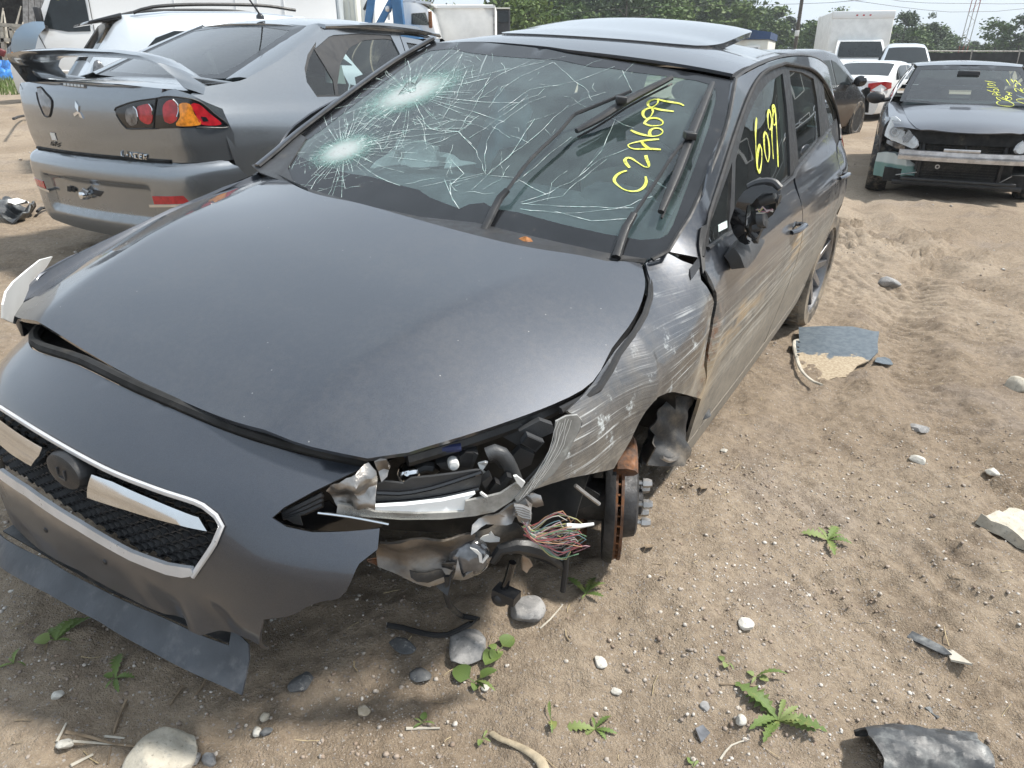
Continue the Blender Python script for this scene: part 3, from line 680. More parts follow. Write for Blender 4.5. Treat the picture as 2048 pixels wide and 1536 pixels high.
# dark lean-to shed with corrugated sheets, a plank rail and scrap leaning on it
so = ground_at(30, 128); so = at_depth(30, 100, 18.5); sg = float(gz(so[0], 18.5)); o = thing('lean_to_shed', 'dark open lean-to shed at the top left corner', 'shed', loc=(so[0], 18.5, sg)); q = lambda u, v, d=0.0: at_depth(u, v, 18.5 + d) - np.array((so[0], 18.5, sg))
MB().prism([q(-160, 120, 1), q(-160, -120, 1), q(52, -120, 1), q(52, 120, 1)], (0, .1, 0)).build('back_wall', M['under'], o)
for k in range(7): MB().prism([q(46 + 12 * k, 72, .3), q(44 + 12 * k, -110, .3), q(55 + 12 * k, -110, .3), q(57 + 12 * k, 72, .3)], (.0, .05 + .03 * (k % 2), 0)).build('corrugated_sheet', M['steel'], o)
MB().prism([q(-170, -40, -.4), q(60, -40, -.4), q(60, -60, -.4), q(-170, -60, -.4)], (0, .4, 0)).build('eaves_board', M['bark'], o)
M['plank'] = plain('plank', (.42, .39, .33), .85, var=.3, vs=10, bump=.002, bs=60)
o = thing('plank_rail', 'low frame of bleached planks in front of the dark shed', 'rail', loc=(so[0], 17.0, sg)); q = lambda u, v: at_depth(u, v, 17.0) - np.array((so[0], 17.0, sg))
for a, b2 in (((-5, 49), (58, 53)), ((20, 57), (52, 60)), ((22, 57), (36, 128)), ((4, 52), (10, 120)), ((-5, 80), (26, 80))): MB().bar(q(*a), q(*b2), .07, .07, (0, 1, 0)).build('plank', M['plank'], o)
rs = random.Random(3)
for k, lab in enumerate(('grey stick leaning straight up by the shed opening', 'crooked grey stick leaning left by the shed opening', 'long grey stick leaning right across the shed opening', 'forked grey stick low beside the plank rail')):
    u = 4 + 11 * k; p0, p1 = at_depth(u, 86, 17.3), at_depth(u + (2, -8, 16, 9)[k], (16, 22, 12, 44)[k], 17.5); s = MB().tube([p0, (p0 + p1) / 2 + np.array((rs.uniform(-.06, .06), 0, 0)), p1], [.03, .022, .012], 6).build('stick', M['plank'], None); tag(s, lab, 'stick')
rp = at_depth(8, 90, 16.8); s = MB().box(rp + np.array((-.15, 0, -.12)), (.24, .1, .14), rotz(.4) @ roty(.5)).build('red_panel', plain('red_scrap', (.16, .02, .025), .5), None, bevel=.02); tag(s, 'dark red scrap panel lying by the plank rail', 'scrap panel')
# pale blue wing propped on edge
W_ = [at_depth(u, v, 14.2) for u, v in ((34, 100), (37, 80), (47, 62), (61, 50), (80, 44), (98, 44), (102, 56), (92, 70), (86, 96), (80, 114), (45, 116))]
fy = lambda x, z: 14.2; PANEL_SIGN[(fy, 1)] = -1; cw_ = np.mean(W_, 0)
s = panel('loose_wing', W_, 1, fy, car_paint('pale_blue_paint', (.24, .33, .43), .3, .35, .2, .0, .6, film=.08).m, None, .04, .01, post=lambda p, n: p + np.array((0, -.24 * max(0, 1 - ((p[0] - cw_[0]) / .7) ** 2 - ((p[2] - cw_[2]) / .75) ** 2), 0))); tag(s, 'pale blue car wing panel propped up left of the white van', 'car wing')
# blue tarpaulin heap
tb = GA(40, 158); gx_ = np.linspace(-1, 1, 70); gy_ = np.linspace(-1, 1, 44); TX, TY = np.meshgrid(gx_, gy_); sc = tb[1] / 1440 * 58
hh = np.clip(1 - (np.abs(TX) ** 2.4 + np.abs(TY) ** 2.4), 0, 1) ** .6 * (.45 + .9 * np.abs(fbm(TX, TY, .5, 4, 71, .6)) + .5 * np.abs(fbm(TX + .4 * TY, TY * .7, .22, 4, 75, .6))); X3 = tb[0] + TX * sc * 1.1 + .12 * sc * fbm(TX, TY, .4, 2, 73); Y3 = tb[1] + TY * sc * 1.0
Z3 = gz(X3, Y3) + hh * sc * .55
s = MB().grid(np.stack([X3, Y3, Z3], -1)).build('tarpaulin', plain('tarp_blue', (.02, .16, .46), .42, var=.35, vs=5, dust=.06), None, sharp=28); tag(s, 'crumpled bright blue tarpaulin lying on the grass bank', 'tarpaulin')
# house across the lane to the right and trees behind the camera: they show as reflections in the glass and paint
o = thing('grey_house', 'dark grey clapboard house with white framed windows to the right of the yard', 'house', loc=(29, 27, 0), rz=R(-54)); M['clapboard'] = plain('clapboard', (.055, .06, .065), .8, var=.15, vs=2)
MB().box((0, 0, 2.6), (13, 9, 5.2)).build('wall', M['clapboard'], o); MB().prism([(-6.9, -4.9, 5.2), (-6.9, 4.9, 5.2), (-6.9, 0, 8.4)], (13.8, 0, 0)).build('roof', M['slate_block'], o)
for x in (-4.4, -1.5, 1.5, 4.4):
    for z in (1.6, 4.0):
        w = MB()
        for a, b2 in (((x - .5, z - .6), (x + .5, z - .6)), ((x + .5, z - .6), (x + .5, z + .6)), ((x + .5, z + .6), (x - .5, z + .6)), ((x - .5, z + .6), (x - .5, z - .6))): w.bar((a[0], -4.52, a[1]), (b2[0], -4.52, b2[1]), .06, .12, (0, 1, 0))
        w = w.build('window', M['white_flat'], o); MB().box((x, -4.51, z), (.95, .02, 1.15)).build('pane', M['pane'], w)

# ---------------------------------------------------------------- the crashed dark grey hatchback
H = HERO
hero = thing('crashed_hatchback', 'wrecked dark grey hatchback with a shattered windscreen and its front wheel torn off', 'car', mat4(H))
def zc(ox, oy, s, *pts): return [(ox + x / s, oy + y / s) for x, y in pts]

def smooth01(x, a, b):
    t = min(1, max(0, (x - a) / (b - a))); return t * t * (3 - 2 * t)
def flank(x, z):
    """left side with the wing's shoulder rolled over towards the bonnet"""
    y = side(x, z)
    if x > -.46:
        zt = sm(x, [-.35, -.22, .05, .37, .52, .66], [.945, .92, .84, .783, .772, .74]); yt = sm(x, [-.35, -.22, .05, .37, .52, .66], [.70, .692, .776, .758, .690, .575])
        b = smooth01(x, -.46, -.16); zz = zt - .13
        if z > zz: y = y + b * (yt - side(x, zt)) * ((z - zz) / .13) ** 2
    # crumpled: a fold ahead of the door and a dent in the door's leading edge
    y += .009 * math.exp(-((x - .10 + .25 * (z - .7)) / .022) ** 2) * smooth01(z, .45, .6) * (1 - smooth01(z, .80, .88))
    y -= .013 * math.exp(-((x - .20) / .09) ** 2 - ((z - .70) / .10) ** 2)
    y -= .014 * math.exp(-((x + .30) / .06) ** 2 - ((z - .66) / .13) ** 2)
    y += .010 * math.exp(-((x + .36) / .03) ** 2 - ((z - .66) / .12) ** 2)
    y -= .012 * math.exp(-((x + .9) / .35) ** 2 - ((z - .55) / .05) ** 2) - .008 * math.exp(-((x + .9) / .35) ** 2 - ((z - .63) / .04) ** 2)
    return y
PANEL_SIGN[(flank, 1)] = 1
hf = lambda L: [H.on(u, v, flank, 1) for u, v in L]
hr = lambda L: [H.on(u, v, front, 0) for u, v in L]
hb = lambda L: [H.on(u, v, bonnet, 2) for u, v in L]
hw = lambda L: [H.on(u, v, wscreen, 0) for u, v in L]
ht = lambda L: [H.on(u, v, roof, 2) for u, v in L]
P3 = lambda ax, fn: (lambda *p: None)
def S3(x, z, fn=None): return np.array([x, (fn or flank)(x, z), z])

# paint ------------------------------------------------
GREY = (.042, .049, .063)
t = car_paint('grey_paint', GREY, .5, .42, .0, film=.05)
o = t.oc(); z = t.sep(o)[2]
# bonnet: specks of dried grime and a faint scratch
sp = t.math('MULTIPLY', t.math('LESS_THAN', t.voro(t.map(o, (1, 1, .2)), 24), .032), .6)
src = t.b.inputs['Base Color'].links[0].from_socket; t.l(t.mix(sp, src, (.34, .34, .33)), t.b.inputs['Base Color'])
M['paint'] = t.m
t = car_paint('bumper_paint', GREY, .5, .36, .7, .16, .50, (.115, .10, .082), film=.06); M['bumper_paint'] = t.m
# flank: thick road dust low down, scuffs drawn backwards along the car
t = car_paint('flank_paint', GREY, .55, .34, .95, .52, .90, (.270, .240, .195), film=.10)
o = t.oc(); xyz = t.sep(o)
base = t.b.inputs['Base Color'].links[0].from_socket; rg = t.b.inputs['Roughness'].links[0].from_socket
st = t.noise(t.map(o, (1.3, .4, 105), rot=(0, .12, 0)), 1.0, 7, .68)
fine = t.noise(t.map(o, (3, .5, 260), rot=(0, .17, 0)), 1.0, 4, .65)
blob = t.noise(o, 6.5, 5, .6)
def gauss(cx, cz, rx, rz):
    a = t.math('POWER', t.math('DIVIDE', t.math('SUBTRACT', xyz[0], cx), rx), 2.0); b = t.math('POWER', t.math('DIVIDE', t.math('SUBTRACT', xyz[2], cz), rz), 2.0)
    return t.math('POWER', 2.718, t.math('MULTIPLY', t.math('ADD', a, b), -1.0))
wing = t.math('MINIMUM', t.math('ADD', t.math('ADD', gauss(.30, .68, .24, .10), gauss(-.12, .72, .22, .11)), gauss(.44, .68, .12, .06)), 1.0)
door = t.math('MINIMUM', t.math('ADD', gauss(-.80, .62, .60, .15), gauss(-1.7, .66, .7, .12)), 1.0)
s1 = t.math('MULTIPLY', t.ramp(t.math('MULTIPLY', t.math('ADD', st, fine), .5), .52, .60), t.math('MULTIPLY', wing, t.ramp(blob, .38, .6)))
patch = t.math('MULTIPLY', t.ramp(t.noise(o, 13, 8, .72), .56, .66), wing)
s2 = t.math('MULTIPLY', t.ramp(t.math('MULTIPLY', t.math('ADD', st, fine), .5), .46, .62), t.math('MULTIPLY', door, .9))
orange = t.math('MULTIPLY', t.ramp(t.noise(t.map(o, (3, 3, 22)), 1, 6), .44, .6), t.math('MULTIPLY', t.math('ADD', gauss(-.55, .70, .30, .09), gauss(-1.35, .74, .18, .10)), .75))
rust = t.math('MULTIPLY', t.ramp(t.noise(o, 24, 6, .7), .46, .6), gauss(-.335, .66, .022, .13))
tan = t.math('MULTIPLY', gauss(-.36, .53, .10, .10), t.ramp(t.noise(o, 9, 6), .35, .6))
bare = t.math('MULTIPLY', t.ramp(t.noise(o, 12, 7, .7), .40, .56), t.math('MULTIPLY', gauss(-.30, .735, .05, .10), .9))
c = t.mix(orange, base, (.37, .255, .125)); c = t.mix(tan, c, (.42, .33, .22)); c = t.mix(s2, c, (.40, .39, .35))
c = t.mix(s1, c, (.55, .57, .57)); c = t.mix(t.math('MULTIPLY', patch, .8), c, (.52, .56, .57)); c = t.mix(bare, c, (.50, .49, .44)); c = t.mix(rust, c, (.16, .062, .02))
t.l(c, t.b.inputs['Base Color'])
dam = t.math('MINIMUM', t.math('ADD', t.math('ADD', s1, patch), t.math('ADD', s2, t.math('ADD', rust, orange))), 1.0)
t.l(t.math('ADD', rg, t.math('MULTIPLY', dam, .35)), t.b.inputs['Roughness'])
mt = t.b.inputs['Metallic'].links[0].from_socket; t.l(t.math('MULTIPLY', mt, t.math('SUBTRACT', 1.0, dam)), t.b.inputs['Metallic'])
ct = t.b.inputs['Coat Weight'].links[0].from_socket; t.l(t.math('MULTIPLY', ct, t.math('SUBTRACT', 1.0, dam)), t.b.inputs['Coat Weight'])
t.bump(t.math('ADD', t.math('MULTIPLY', t.math('MULTIPLY', st, wing), .6), t.math('MULTIPLY', t.noise(o, 7, 3), t.math('ADD', wing, door))), .012, .5)
M['flank'] = t.m
M['glass'] = glass_mat('cracked_screen_glass', (.80, .94, .93), .07, (.42, .58, .58), .015)

# bonnet ------------------------------------------------
fr_edge = [(735, 917), (690, 908), (586, 882), (469, 843), (352, 796), (234, 738), (117, 668), (39, 636), (12, 621)]
lt_edge = zc(500, 760, 2.2756, (720, 330), (1050, 230), (1380, 110), (1560, 6)) + [(1224, 696), (1256, 655), (1277, 619), (1288, 586), (1290, 558), (1281, 524)]
rr_edge = [(1213, 522), (1061, 495), (954, 471), (842, 441), (720, 407), (617, 383), (540, 352)]
out = spline(hb(fr_edge)[::-1], .03) + spline(hb(lt_edge), .03) + spline(hb(rr_edge), .03)
out += spline([np.array((x, y, bonnet(x, y))) for x, y in ((-.25, -.69), (-.12, -.735), (.05, -.763), (.37, -.744), (.52, -.69), (.63, -.62))], .03)
PANEL_SIGN[(bonnet, 2)] = 1
panel('bonnet', out, 2, bonnet, M['paint'], hero, .022, .012)
# shallow pressed line on each side of the bonnet
for s in (-1, 1):
    L = [np.array((x, s * y, bonnet(x, y) + .0015)) for x, y in ((-.06, .455), (.02, .458), (.10, .468), (.19, .488), (.28, .515))]
    if s > 9: MB().tube(spline(L, .02), [.001 + .004 * math.sin(math.pi * i / (len(spline(L, .02)) - 1)) for i in range(len(spline(L, .02)))], 6, flat=.35).build('bonnet_crease', M['paint'], hero)

# front bumper cover -----------------------------------------
PANEL_SIGN[(front, 0)] = 1
top = [(8, 636), (59, 679), (156, 730), (312, 804), (480, 873), (547, 894), (640, 918), (727, 935)]
upper_r = zc(0, 640, 1.92, (1300, 612), (1200, 660), (1090, 720), (1045, 760))
low_r = zc(0, 640, 1.92, (1100, 795), (1200, 815), (1330, 812), (1458, 800), (1450, 880), (1380, 935), (1365, 962), (1350, 1000), (1330, 1040), (1305, 1068), (1280, 1075), (1230, 1082), (1180, 1100), (1140, 1125), (1100, 1140), (1050, 1146), (1010, 1150), (1004, 1200), (1000, 1300), (990, 1262), (940, 1242), (880, 1215), (790, 1190), (700, 1160), (500, 1070), (300, 960), (150, 880), (0, 800))
F3 = lambda y, z: np.array((front(y, z), y, z))
left_out = [F3(-.55, .30), F3(-.70, .40), F3(-.76, .55), F3(-.74, .655)]
out = spline(hr(top), .04) + hr(upper_r) + hr(low_r) + left_out
opening = [F3(-.43, .605)] + hr([(0, 816), (94, 876), (208, 939), (312, 981), (406, 1014), (440, 1052), (425, 1085), (383, 1150), (365, 1152), (260, 1113), (156, 1050), (52, 980), (0, 945)]) + [F3(-.40, .462)]
def ripple(p, n):
    # the torn lower edge is buckled
    k = smooth01(-p[2], -.47, -.33) * smooth01(p[1], .1, .4)
    return p + n * k * (.022 * math.sin(p[1] * 38 + p[2] * 25) + .012 * math.sin(p[1] * 71))
panel('front_bumper', out, 0, front, M['bumper_paint'], hero, .024, .006, holes=[opening], post=ripple)
# dark seal in the gap under the bonnet
g = [F3(p[1], p[2]) + np.array((-.012, 0, .006)) for p in spline(hr(top), .05)]
MB().tube(g, .012, 8).build('bonnet_seal', M['under'], hero)
# panel closing the gap below the seal
L1 = [p + np.array((-.03, 0, -.02)) for p in spline(hr(top), .06)]; L2 = [p + np.array((-.22, 0, -.02)) for p in L1]
MB().grid([L1, L2]).build('radiator_panel', M['under'], hero)
for u, v in ((92, 1060), (210, 1124)):
    p = H.on(u, v, front, 0); MB().lathe([(.0001, .004), (.005, .003), (.007, 0)], p, (1, .1, 0), 10).build('bumper_screw', M['black_plastic'], hero)

# grille --------------------------------------------------

back = lambda y, z: front(y, z) - .055
pts = [np.array((back(p[1], p[2]), p[1], p[2])) for p in opening]
panel('grille_backing', pts, 0, back, M['under'], hero, .06, 0)
def honeycomb():
    b = MB(); poly = [(p[1], p[2]) for p in opening]; cw, ch = .036, .0108; fn = lambda y, z: front(y, z) - .026
    for i in range(-15, 16):
        for j in range(0, 25):
            cy = i * cw + (j % 2) * cw / 2; cz = .45 + j * ch
            c6 = [(cy + cw * a, cz + ch * h) for a, h in ((-.5, .0), (-.25, .66), (.25, .66), (.5, 0), (.25, -.66))]
            for k in range(3):
                a, q = c6[k], c6[k + 1]; m = np.array([[(a[0] + q[0]) / 2, (a[1] + q[1]) / 2]])
                if not in_poly(np.array([a, q]), poly).all(): continue
                b.bar((fn(*a), *a), (fn(*q), *q), .012, .0036, up=(.25, 0, 1))
    return b.build('grille_mesh', M['black_plastic'], hero, sharp=30)
honeycomb()
fo = lambda d: (lambda y, z: front(y, z) + d)
ho = lambda L, d: [H.on(u, v, fo(d), 0) for u, v in L]
ring = spline(ho([(0, 815), (94, 874), (208, 937), (312, 979), (406, 1012), (443, 1052), (428, 1088), (385, 1152)], .004), .02)
MB().tube(ring, .0042, 8, flat=1.4).build('grille_trim', M['satin'], hero)
band = zc(0, 640, 1.92, (0, 572), (100, 640), (300, 772), (500, 888), (640, 938), (735, 952), (742, 970), (730, 984), (700, 988), (640, 976), (500, 921), (300, 806), (100, 674), (0, 606))
panel('grille_trim', ho(band, .006) , 0, fo(.008), M['satin'], hero, .03, .008)
wing_l = zc(0, 640, 1.92, (0, 362), (60, 408), (180, 482), (172, 512), (140, 552), (60, 505), (0, 452))
wing_r = zc(0, 640, 1.92, (370, 584), (450, 612), (600, 678), (780, 748), (816, 798), (700, 772), (500, 716), (356, 672))
def bulge(c, k):
    return lambda p, n: p + n * k
for w in (wing_l, wing_r):
    P = ho(w, .0)
    cz = np.mean([p[2] for p in P])
    def fnw(y, z, P=P):
        zs = [p[2] for p in P]; ys = [p[1] for p in P]
        top_z = np.interp(y, *zip(*sorted(zip(ys[:len(ys) // 2], zs[:len(zs) // 2])))); 
        return front(y, z) + .012 - 3.0 * (z - (top_z - .03)) ** 2
    panel('grille_wing', P, 0, fnw, M['chrome'], hero, .012, .012)
ec = H.on(136, 940, fo(.0), 0)
MB().lathe([(.0001, .013), (.030, .013), (.040, .010), (.044, 0), (.044, -.02)], (0, 0, 0), (1, 0, 0), 28).build('badge_mount', M['black_plastic'], hero).matrix_local = Matrix.Translation(ec) @ Matrix.Rotation(R(-4), 4, 'Y') @ Matrix.Diagonal((1, 1.30, .82, 1))
b = MB(); e = ec + np.array((.0145, 0, 0))
b.box(e + (0, .002, -.010), (.003, .022, .0035)).box(e + (0, -.010, .002), (.003, .003, .016)).box(e + (0, .013, .002), (.003, .003, .016))
b.build('badge_socket', M['dark_plastic'], hero)
# torn-off lower lip hanging under the bumper
lipf = lambda y, z: front(y, .27) + .012 + 1.0 * (.27 - z) - 2.2 * max(0, .235 - .03 * y - z) ** 2 * 4
lip_top = [(0, 1064), (104, 1124), (208, 1182), (312, 1229), (417, 1276), (458, 1291), (464, 1257), (480, 1272), (496, 1288)]
lip_low = [(497, 1318), (491, 1350), (484, 1390), (450, 1374), (417, 1359), (312, 1307), (208, 1246), (104, 1188), (0, 1126)]
hl = lambda L: [H.on(u, v, lipf, 0) for u, v in L]; M['lip'] = plain('lip', (.050, .056, .066), .42, var=.2, vs=12, bump=.0006, bs=150, dust=.3, dustcol=(.24, .24, .24))
lip_pts = hl(lip_top) + hl(lip_low) + [np.array((lipf(-.55, .18), -.55, .18)), np.array((lipf(-.55, .24), -.55, .24))]
def lipfn(y, z):
    zm = .215 - .02 * y
    return lipf(y, z) + .022 - 9.0 * max(0, abs(z - zm)) ** 2
panel('lower_lip', lip_pts, 0, lipf, M['lip'], hero, .02, .005, post=lambda p, n: p + n * (.010 * math.cos(min(1.5, abs(p[2] - (.232 - .05 * p[1])) / .035)) + .002 * math.sin(p[1] * 30)))
# inside of the lip: a shelf running back
L1 = [p + np.array((-.006, 0, 0)) for p in hl(lip_top[:6])]; L2 = [p + np.array((-.07, 0, .006)) for p in L1]
MB().grid([L1, L2]).build('lip_shelf', M['dusty_plastic'], hero, solid=.004)

# left wing ------------------------------------------------
w_top = zc(500, 760, 2.2756, (1445, 140), (1565, 10)) + [(1231, 700), (1271, 662), (1291, 628), (1299, 595), (1301, 560), (1292, 528)]
w_piv = [(1333, 505), (1365, 522), (1398, 534)]
w_rear = [(1402, 560), (1420, 585), (1428, 604), (1421, 640), (1413, 690), (1408, 730), (1403, 798)]
w_low = [(1375, 790), (1345, 784), (1325, 790), (1308, 803), (1292, 822), (1278, 845), (1262, 880), (1247, 905), (1236, 922), (1228, 937), (1190, 946), (1140, 956), (1100, 968), (1062, 981)]
w_lamp = [(1075, 955), (1105, 928), (1135, 897), (1158, 866), (1165, 846), (1158, 832), (1140, 826)]
out = spline(hf(w_top), .04) + spline(hf(w_piv), .05) + hf(w_rear) + spline(hf(w_low), .03) + spline(hf(w_lamp), .03)
panel('front_wing', out, 1, flank, M['flank'], hero, .018, .006)

# body side: pillar, roof rail, rear quarter in one pressing
p_left = [(1333, 502), (1353, 470), (1374, 436), (1418, 338), (1450, 250), (1466, 162)]
ditch = [S3(x, z) for x, z in ((-1.10, 1.318), (-1.3, 1.347), (-1.6, 1.366), (-2.0, 1.368), (-2.4, 1.350), (-2.8, 1.312), (-3.1, 1.262), (-3.25, 1.20))]
rear_e = [S3(x, z) for x, z in ((-3.36, 1.08), (-3.42, .95), (-3.46, .80), (-3.48, .62), (-3.44, .42), (-3.36, .26), (-3.12, .25), (-3.02, .31))]
arch_c, arch_r = np.array((-2.67, .325)), .352
arch = [S3(arch_c[0] + arch_r * math.cos(a), arch_c[1] + arch_r * math.sin(a)) for a in np.linspace(R(-2), R(182), 16)]
d2_rear = [S3(x, z) for x, z in ((-2.33, .46), (-2.36, .6), (-2.42, .75), (-2.50, .90))]
rocker_low = [S3(x, z) for x, z in ((-2.30, .20), (-1.8, .185), (-1.2, .18), (-.60, .185), (-.36, .22))]
# doors' frames (outer edge of the dark seal)
fr_out = [(1402, 516), (1406, 476), (1418, 427), (1442, 354), (1462, 290), (1483, 229), (1499, 189), (1515, 160), (1535, 141), (1569, 128)]
door_top2 = [S3(x, z) for x, z in ((-1.70, 1.338), (-2.0, 1.322), (-2.3, 1.28), (-2.55, 1.215), (-2.74, 1.13), (-2.80, 1.05), (-2.72, .985))]
q_line = [S3(x, z) for x, z in ((-2.60, .965),)]
seal = spline(hf(fr_out), .05)
out = spline(hf(p_left), .05) + spline(ditch, .06) + spline(rear_e, .06) + arch + [S3(-2.31, .28)] + rocker_low + [S3(-.385, .34), S3(-.385, .30)]
# inner cut-out follows the doors
bot = [S3(x, z) for x, z in ((-.42, .30), (-1.0, .285), (-1.44, .285), (-2.0, .29), (-2.26, .34))]
cut = seal + spline(door_top2, .05) + q_line + d2_rear[::-1] + bot[::-1]
out = spline(hf(p_left), .05) + spline(ditch, .06) + spline(rear_e, .06) + arch[:] + rocker_low + [S3(-.40, .30)] + bot + d2_rear + q_line + spline(door_top2, .05)[::-1] + seal[::-1]
panel('body_side', out, 1, flank, M['flank'], hero, .03, .006)
# doors
dz = lambda L: [p for p in L]
seam = zc(1200, 80, 2.477, (945, 690), (952, 745)) + [(1600, 420), (1597, 470), (1588, 515), (1580, 550), (1572, 580), (1564, 612), (1556, 640)]
d1_front = [(1404, 530), (1411, 545), (1424, 568), (1433, 585), (1434, 604), (1427, 640), (1419, 690), (1414, 730)]
belt1 = [(1412, 496), (1456, 466), (1482, 452), (1530, 405), (1560, 374), (1586, 352)]
d1 = spline(hf(belt1), .05) + [S3(-1.452, z) for z in (.88, .75, .6, .48, .38)] + [S3(-1.44, .295), S3(-1.0, .295), S3(-.45, .305)] + [S3(-.405, .45)] + hf(d1_front[::-1])
door1 = panel('front_door', d1, 1, flank, M['flank'], hero, .022, .010)
belt2 = hf([(1590, 345), (1600, 331), (1640, 282), (1660, 257)])
d2 = belt2 + [S3(-2.56, .975)] + [p + np.array((.006, 0, 0)) for p in d2_rear[::-1]] + [S3(-2.24, .35), S3(-2.0, .30), S3(-1.468, .295)] + [S3(-1.462, z) for z in (.38, .48, .6, .75, .88)]
door2 = panel('rear_door', d2, 1, flank, M['flank'], hero, .03, .010)
# dark window surrounds and glass
off = lambda d: (lambda x, z: flank(x, z) + d)
g_front = zc(1200, 80, 2.477, (905, 165), (840, 205), (790, 262), (750, 340), (715, 430), (690, 520), (672, 600), (668, 760), (665, 930), (690, 922), (890, 720), (943, 672), (940, 560), (925, 330))
g_fix = zc(1200, 80, 2.477, (655, 605), (640, 650), (600, 760), (545, 905), (540, 1012), (638, 945), (650, 760))
g_rear = zc(1200, 80, 2.477, (938, 150), (1000, 160), (1058, 192), (1075, 290), (1092, 478), (985, 612), (970, 450), (950, 270))
g_q = zc(1200, 80, 2.477, (1104, 196), (1148, 268), (1172, 388), (1140, 432), (1118, 330))
surround = seal + spline(door_top2, .05) + [S3(-2.60, .970)] + [H.on(u, v, flank, 1) for u, v in reversed(belt1 + [(1600, 331), (1640, 282), (1660, 257)])]
gl_holes = [[H.on(u, v, off(-.004), 1) for u, v in g] for g in (g_front, g_fix, g_rear, g_q)]
panel('window_surround', surround, 1, off(-.004), M['black_plastic'], hero, .03, .010, holes=gl_holes)
for nm, g in (('front_window', g_front), ('quarter_glass', g_fix), ('rear_window', g_rear), ('quarter_glass', g_q)):
    P = [H.on(u, v, off(-.010), 1) for u, v in g]
    c = np.mean(P, 0); P = [c + (p - c) * 1.03 for p in P]
    panel(nm, P, 1, off(-.010), M['side_glass'], hero, .05, 0)
# bright seal line along the belt and drip line over the doors
MB().tube(spline([p + np.array((0, .004, 0)) for p in hf(belt1)] + belt2, .05), .008, 6, flat=.6).build('belt_moulding', M['black_plastic'], hero)
MB().tube([p + np.array((0, .003, .002)) for p in seal + spline(door_top2, .05)], .007, 6).build('door_seal', M['rubber_clean'], hero)
dr = [p + np.array((0, -.012, .004)) for p in [S3(-1.0, 1.300)] + ditch]
MB().tube(spline(dr, .06), .011, 6, flat=.6).build('roof_moulding', M['black_plastic'], hero)
# door handles: a dished cup with a bar across
for u, v, rx in ((1590, 456, 0), (1683, 352, 0)):
    c = H.on(u, v, flank, 1)
    hd = MB(); 
    b = MB().tube(spline([c + np.array((dx, .004 + .026 * math.sin(math.pi * (k / 8)) ** .6, .012 * math.sin(math.pi * k / 8))) for k, dx in enumerate(np.linspace(.085, -.085, 9))], .01), .012, 8, flat=.7)
    ho_ = b.build('door_handle', M['paint'], hero)
    MB().ball(c + np.array((0, -.004, -.004)), .045, 12, 7, (1.2, .18, .6)).build('handle_recess', M['gloss_black'], hero)
# windscreen, roof ------------------------------------------------
PANEL_SIGN[(wscreen, 0)] = 1; PANEL_SIGN[(roof, 2)] = 1
wo = lambda d: (lambda y, z: wscreen(y, z) + d)
gl_out = [(540, 345), (575, 300), (605, 268), (705, 192), (793, 129), (868, 85), (961, 84), (1050, 93), (1098, 99), (1135, 107), (1281, 128), (1400, 148), (1466, 161), (1450, 250), (1418, 338), (1374, 436), (1353, 468), (1333, 500), (1300, 517), (1281, 520), (1208, 508), (1135, 492), (1037, 470), (954, 449), (842, 437), (734, 415), (617, 380)]
gp = hw(gl_out)
screen = panel('windscreen', gp, 0, wscreen, M['glass'], hero, .035, 0)
inner = zc(500, 80, 2.048, (1560, 130), (1700, 148), (1830, 166), (1885, 182), (1908, 205), (1910, 240), (1880, 360), (1830, 500), (1770, 660), (1735, 755), (1712, 795), (1680, 812), (1600, 818), (1450, 792), (1290, 756), (1100, 705), (1000, 690), (960, 665), (900, 672), (860, 690), (800, 668), (740, 645), (690, 612), (600, 590), (500, 560), (400, 545), (300, 512), (225, 488), (190, 468), (190, 440), (290, 372), (480, 225), (600, 135), (700, 62), (740, 44), (830, 36), (900, 52), (1000, 64), (1100, 72), (1270, 82), (1400, 110), (1500, 118))
inner = [(500 + (x - 500), y) for x, y in inner]
panel('windscreen_border', hw(gl_out), 0, wo(.0022), M['frit'], hero, .04, 0, holes=[hw(inner)])
# dark tinted camera shade at the top centre, behind the glass
shade = zc(900, 80, 4.452, (370, 160), (900, 150), (1450, 200), (1480, 240), (1200, 340), (720, 445), (440, 400))
panel('camera_shade', [H.on(u, v, wo(-.03), 0) for u, v in shade], 0, wo(-.03), M['black_plastic'], hero, .06, 0)
# black pillar strips and cowl
strip = spline(hw([(1300, 520), (1333, 503), (1353, 469), (1374, 437), (1418, 339), (1450, 251), (1467, 161)]), .05)
MB().tube([p + np.array((.004, .006, .004)) for p in strip], .007, 6, flat=.7).build('pillar_trim', M['rubber_clean'], hero)
strip = spline(hw([(520, 338), (560, 305), (605, 266), (705, 190), (793, 127), (868, 83)]), .05)
MB().tube([p + np.array((.0, -.012, .006)) for p in strip], .014, 8, flat=.7).build('pillar', M['paint'], hero)
MB().tube([p + np.array((.006, .004, .010)) for p in strip], .006, 6).build('pillar_trim', M['rubber_clean'], hero)
cw = [(540, 350), (617, 383), (720, 407), (842, 441), (954, 471), (1061, 495), (1213, 522), (1285, 526)]
A = hb(cw); Bp = hw([(545, 343), (617, 378), (734, 413), (842, 435), (954, 447), (1061, 473), (1208, 506), (1295, 519)])
MB().grid([[p + np.array((.02, 0, -.012)) for p in A], [(p + q) / 2 + np.array((0, 0, -.004)) for p, q in zip(A, Bp)], [p + np.array((.004, 0, .003)) for p in Bp]]).build('cowl', M['black_plastic'], hero, solid=.01)
cor = [(503, 330), (545, 318), (600, 268), (612, 275), (575, 335), (590, 372), (560, 360), (520, 345)]
flap('cowl_corner', [H.on(u, v, wo(.012), 0) for u, v in cor], 0, M['dark_plastic'], hero, .03, .006)
cor = [(1285, 524), (1333, 505), (1356, 468), (1362, 476), (1343, 512), (1300, 530)]
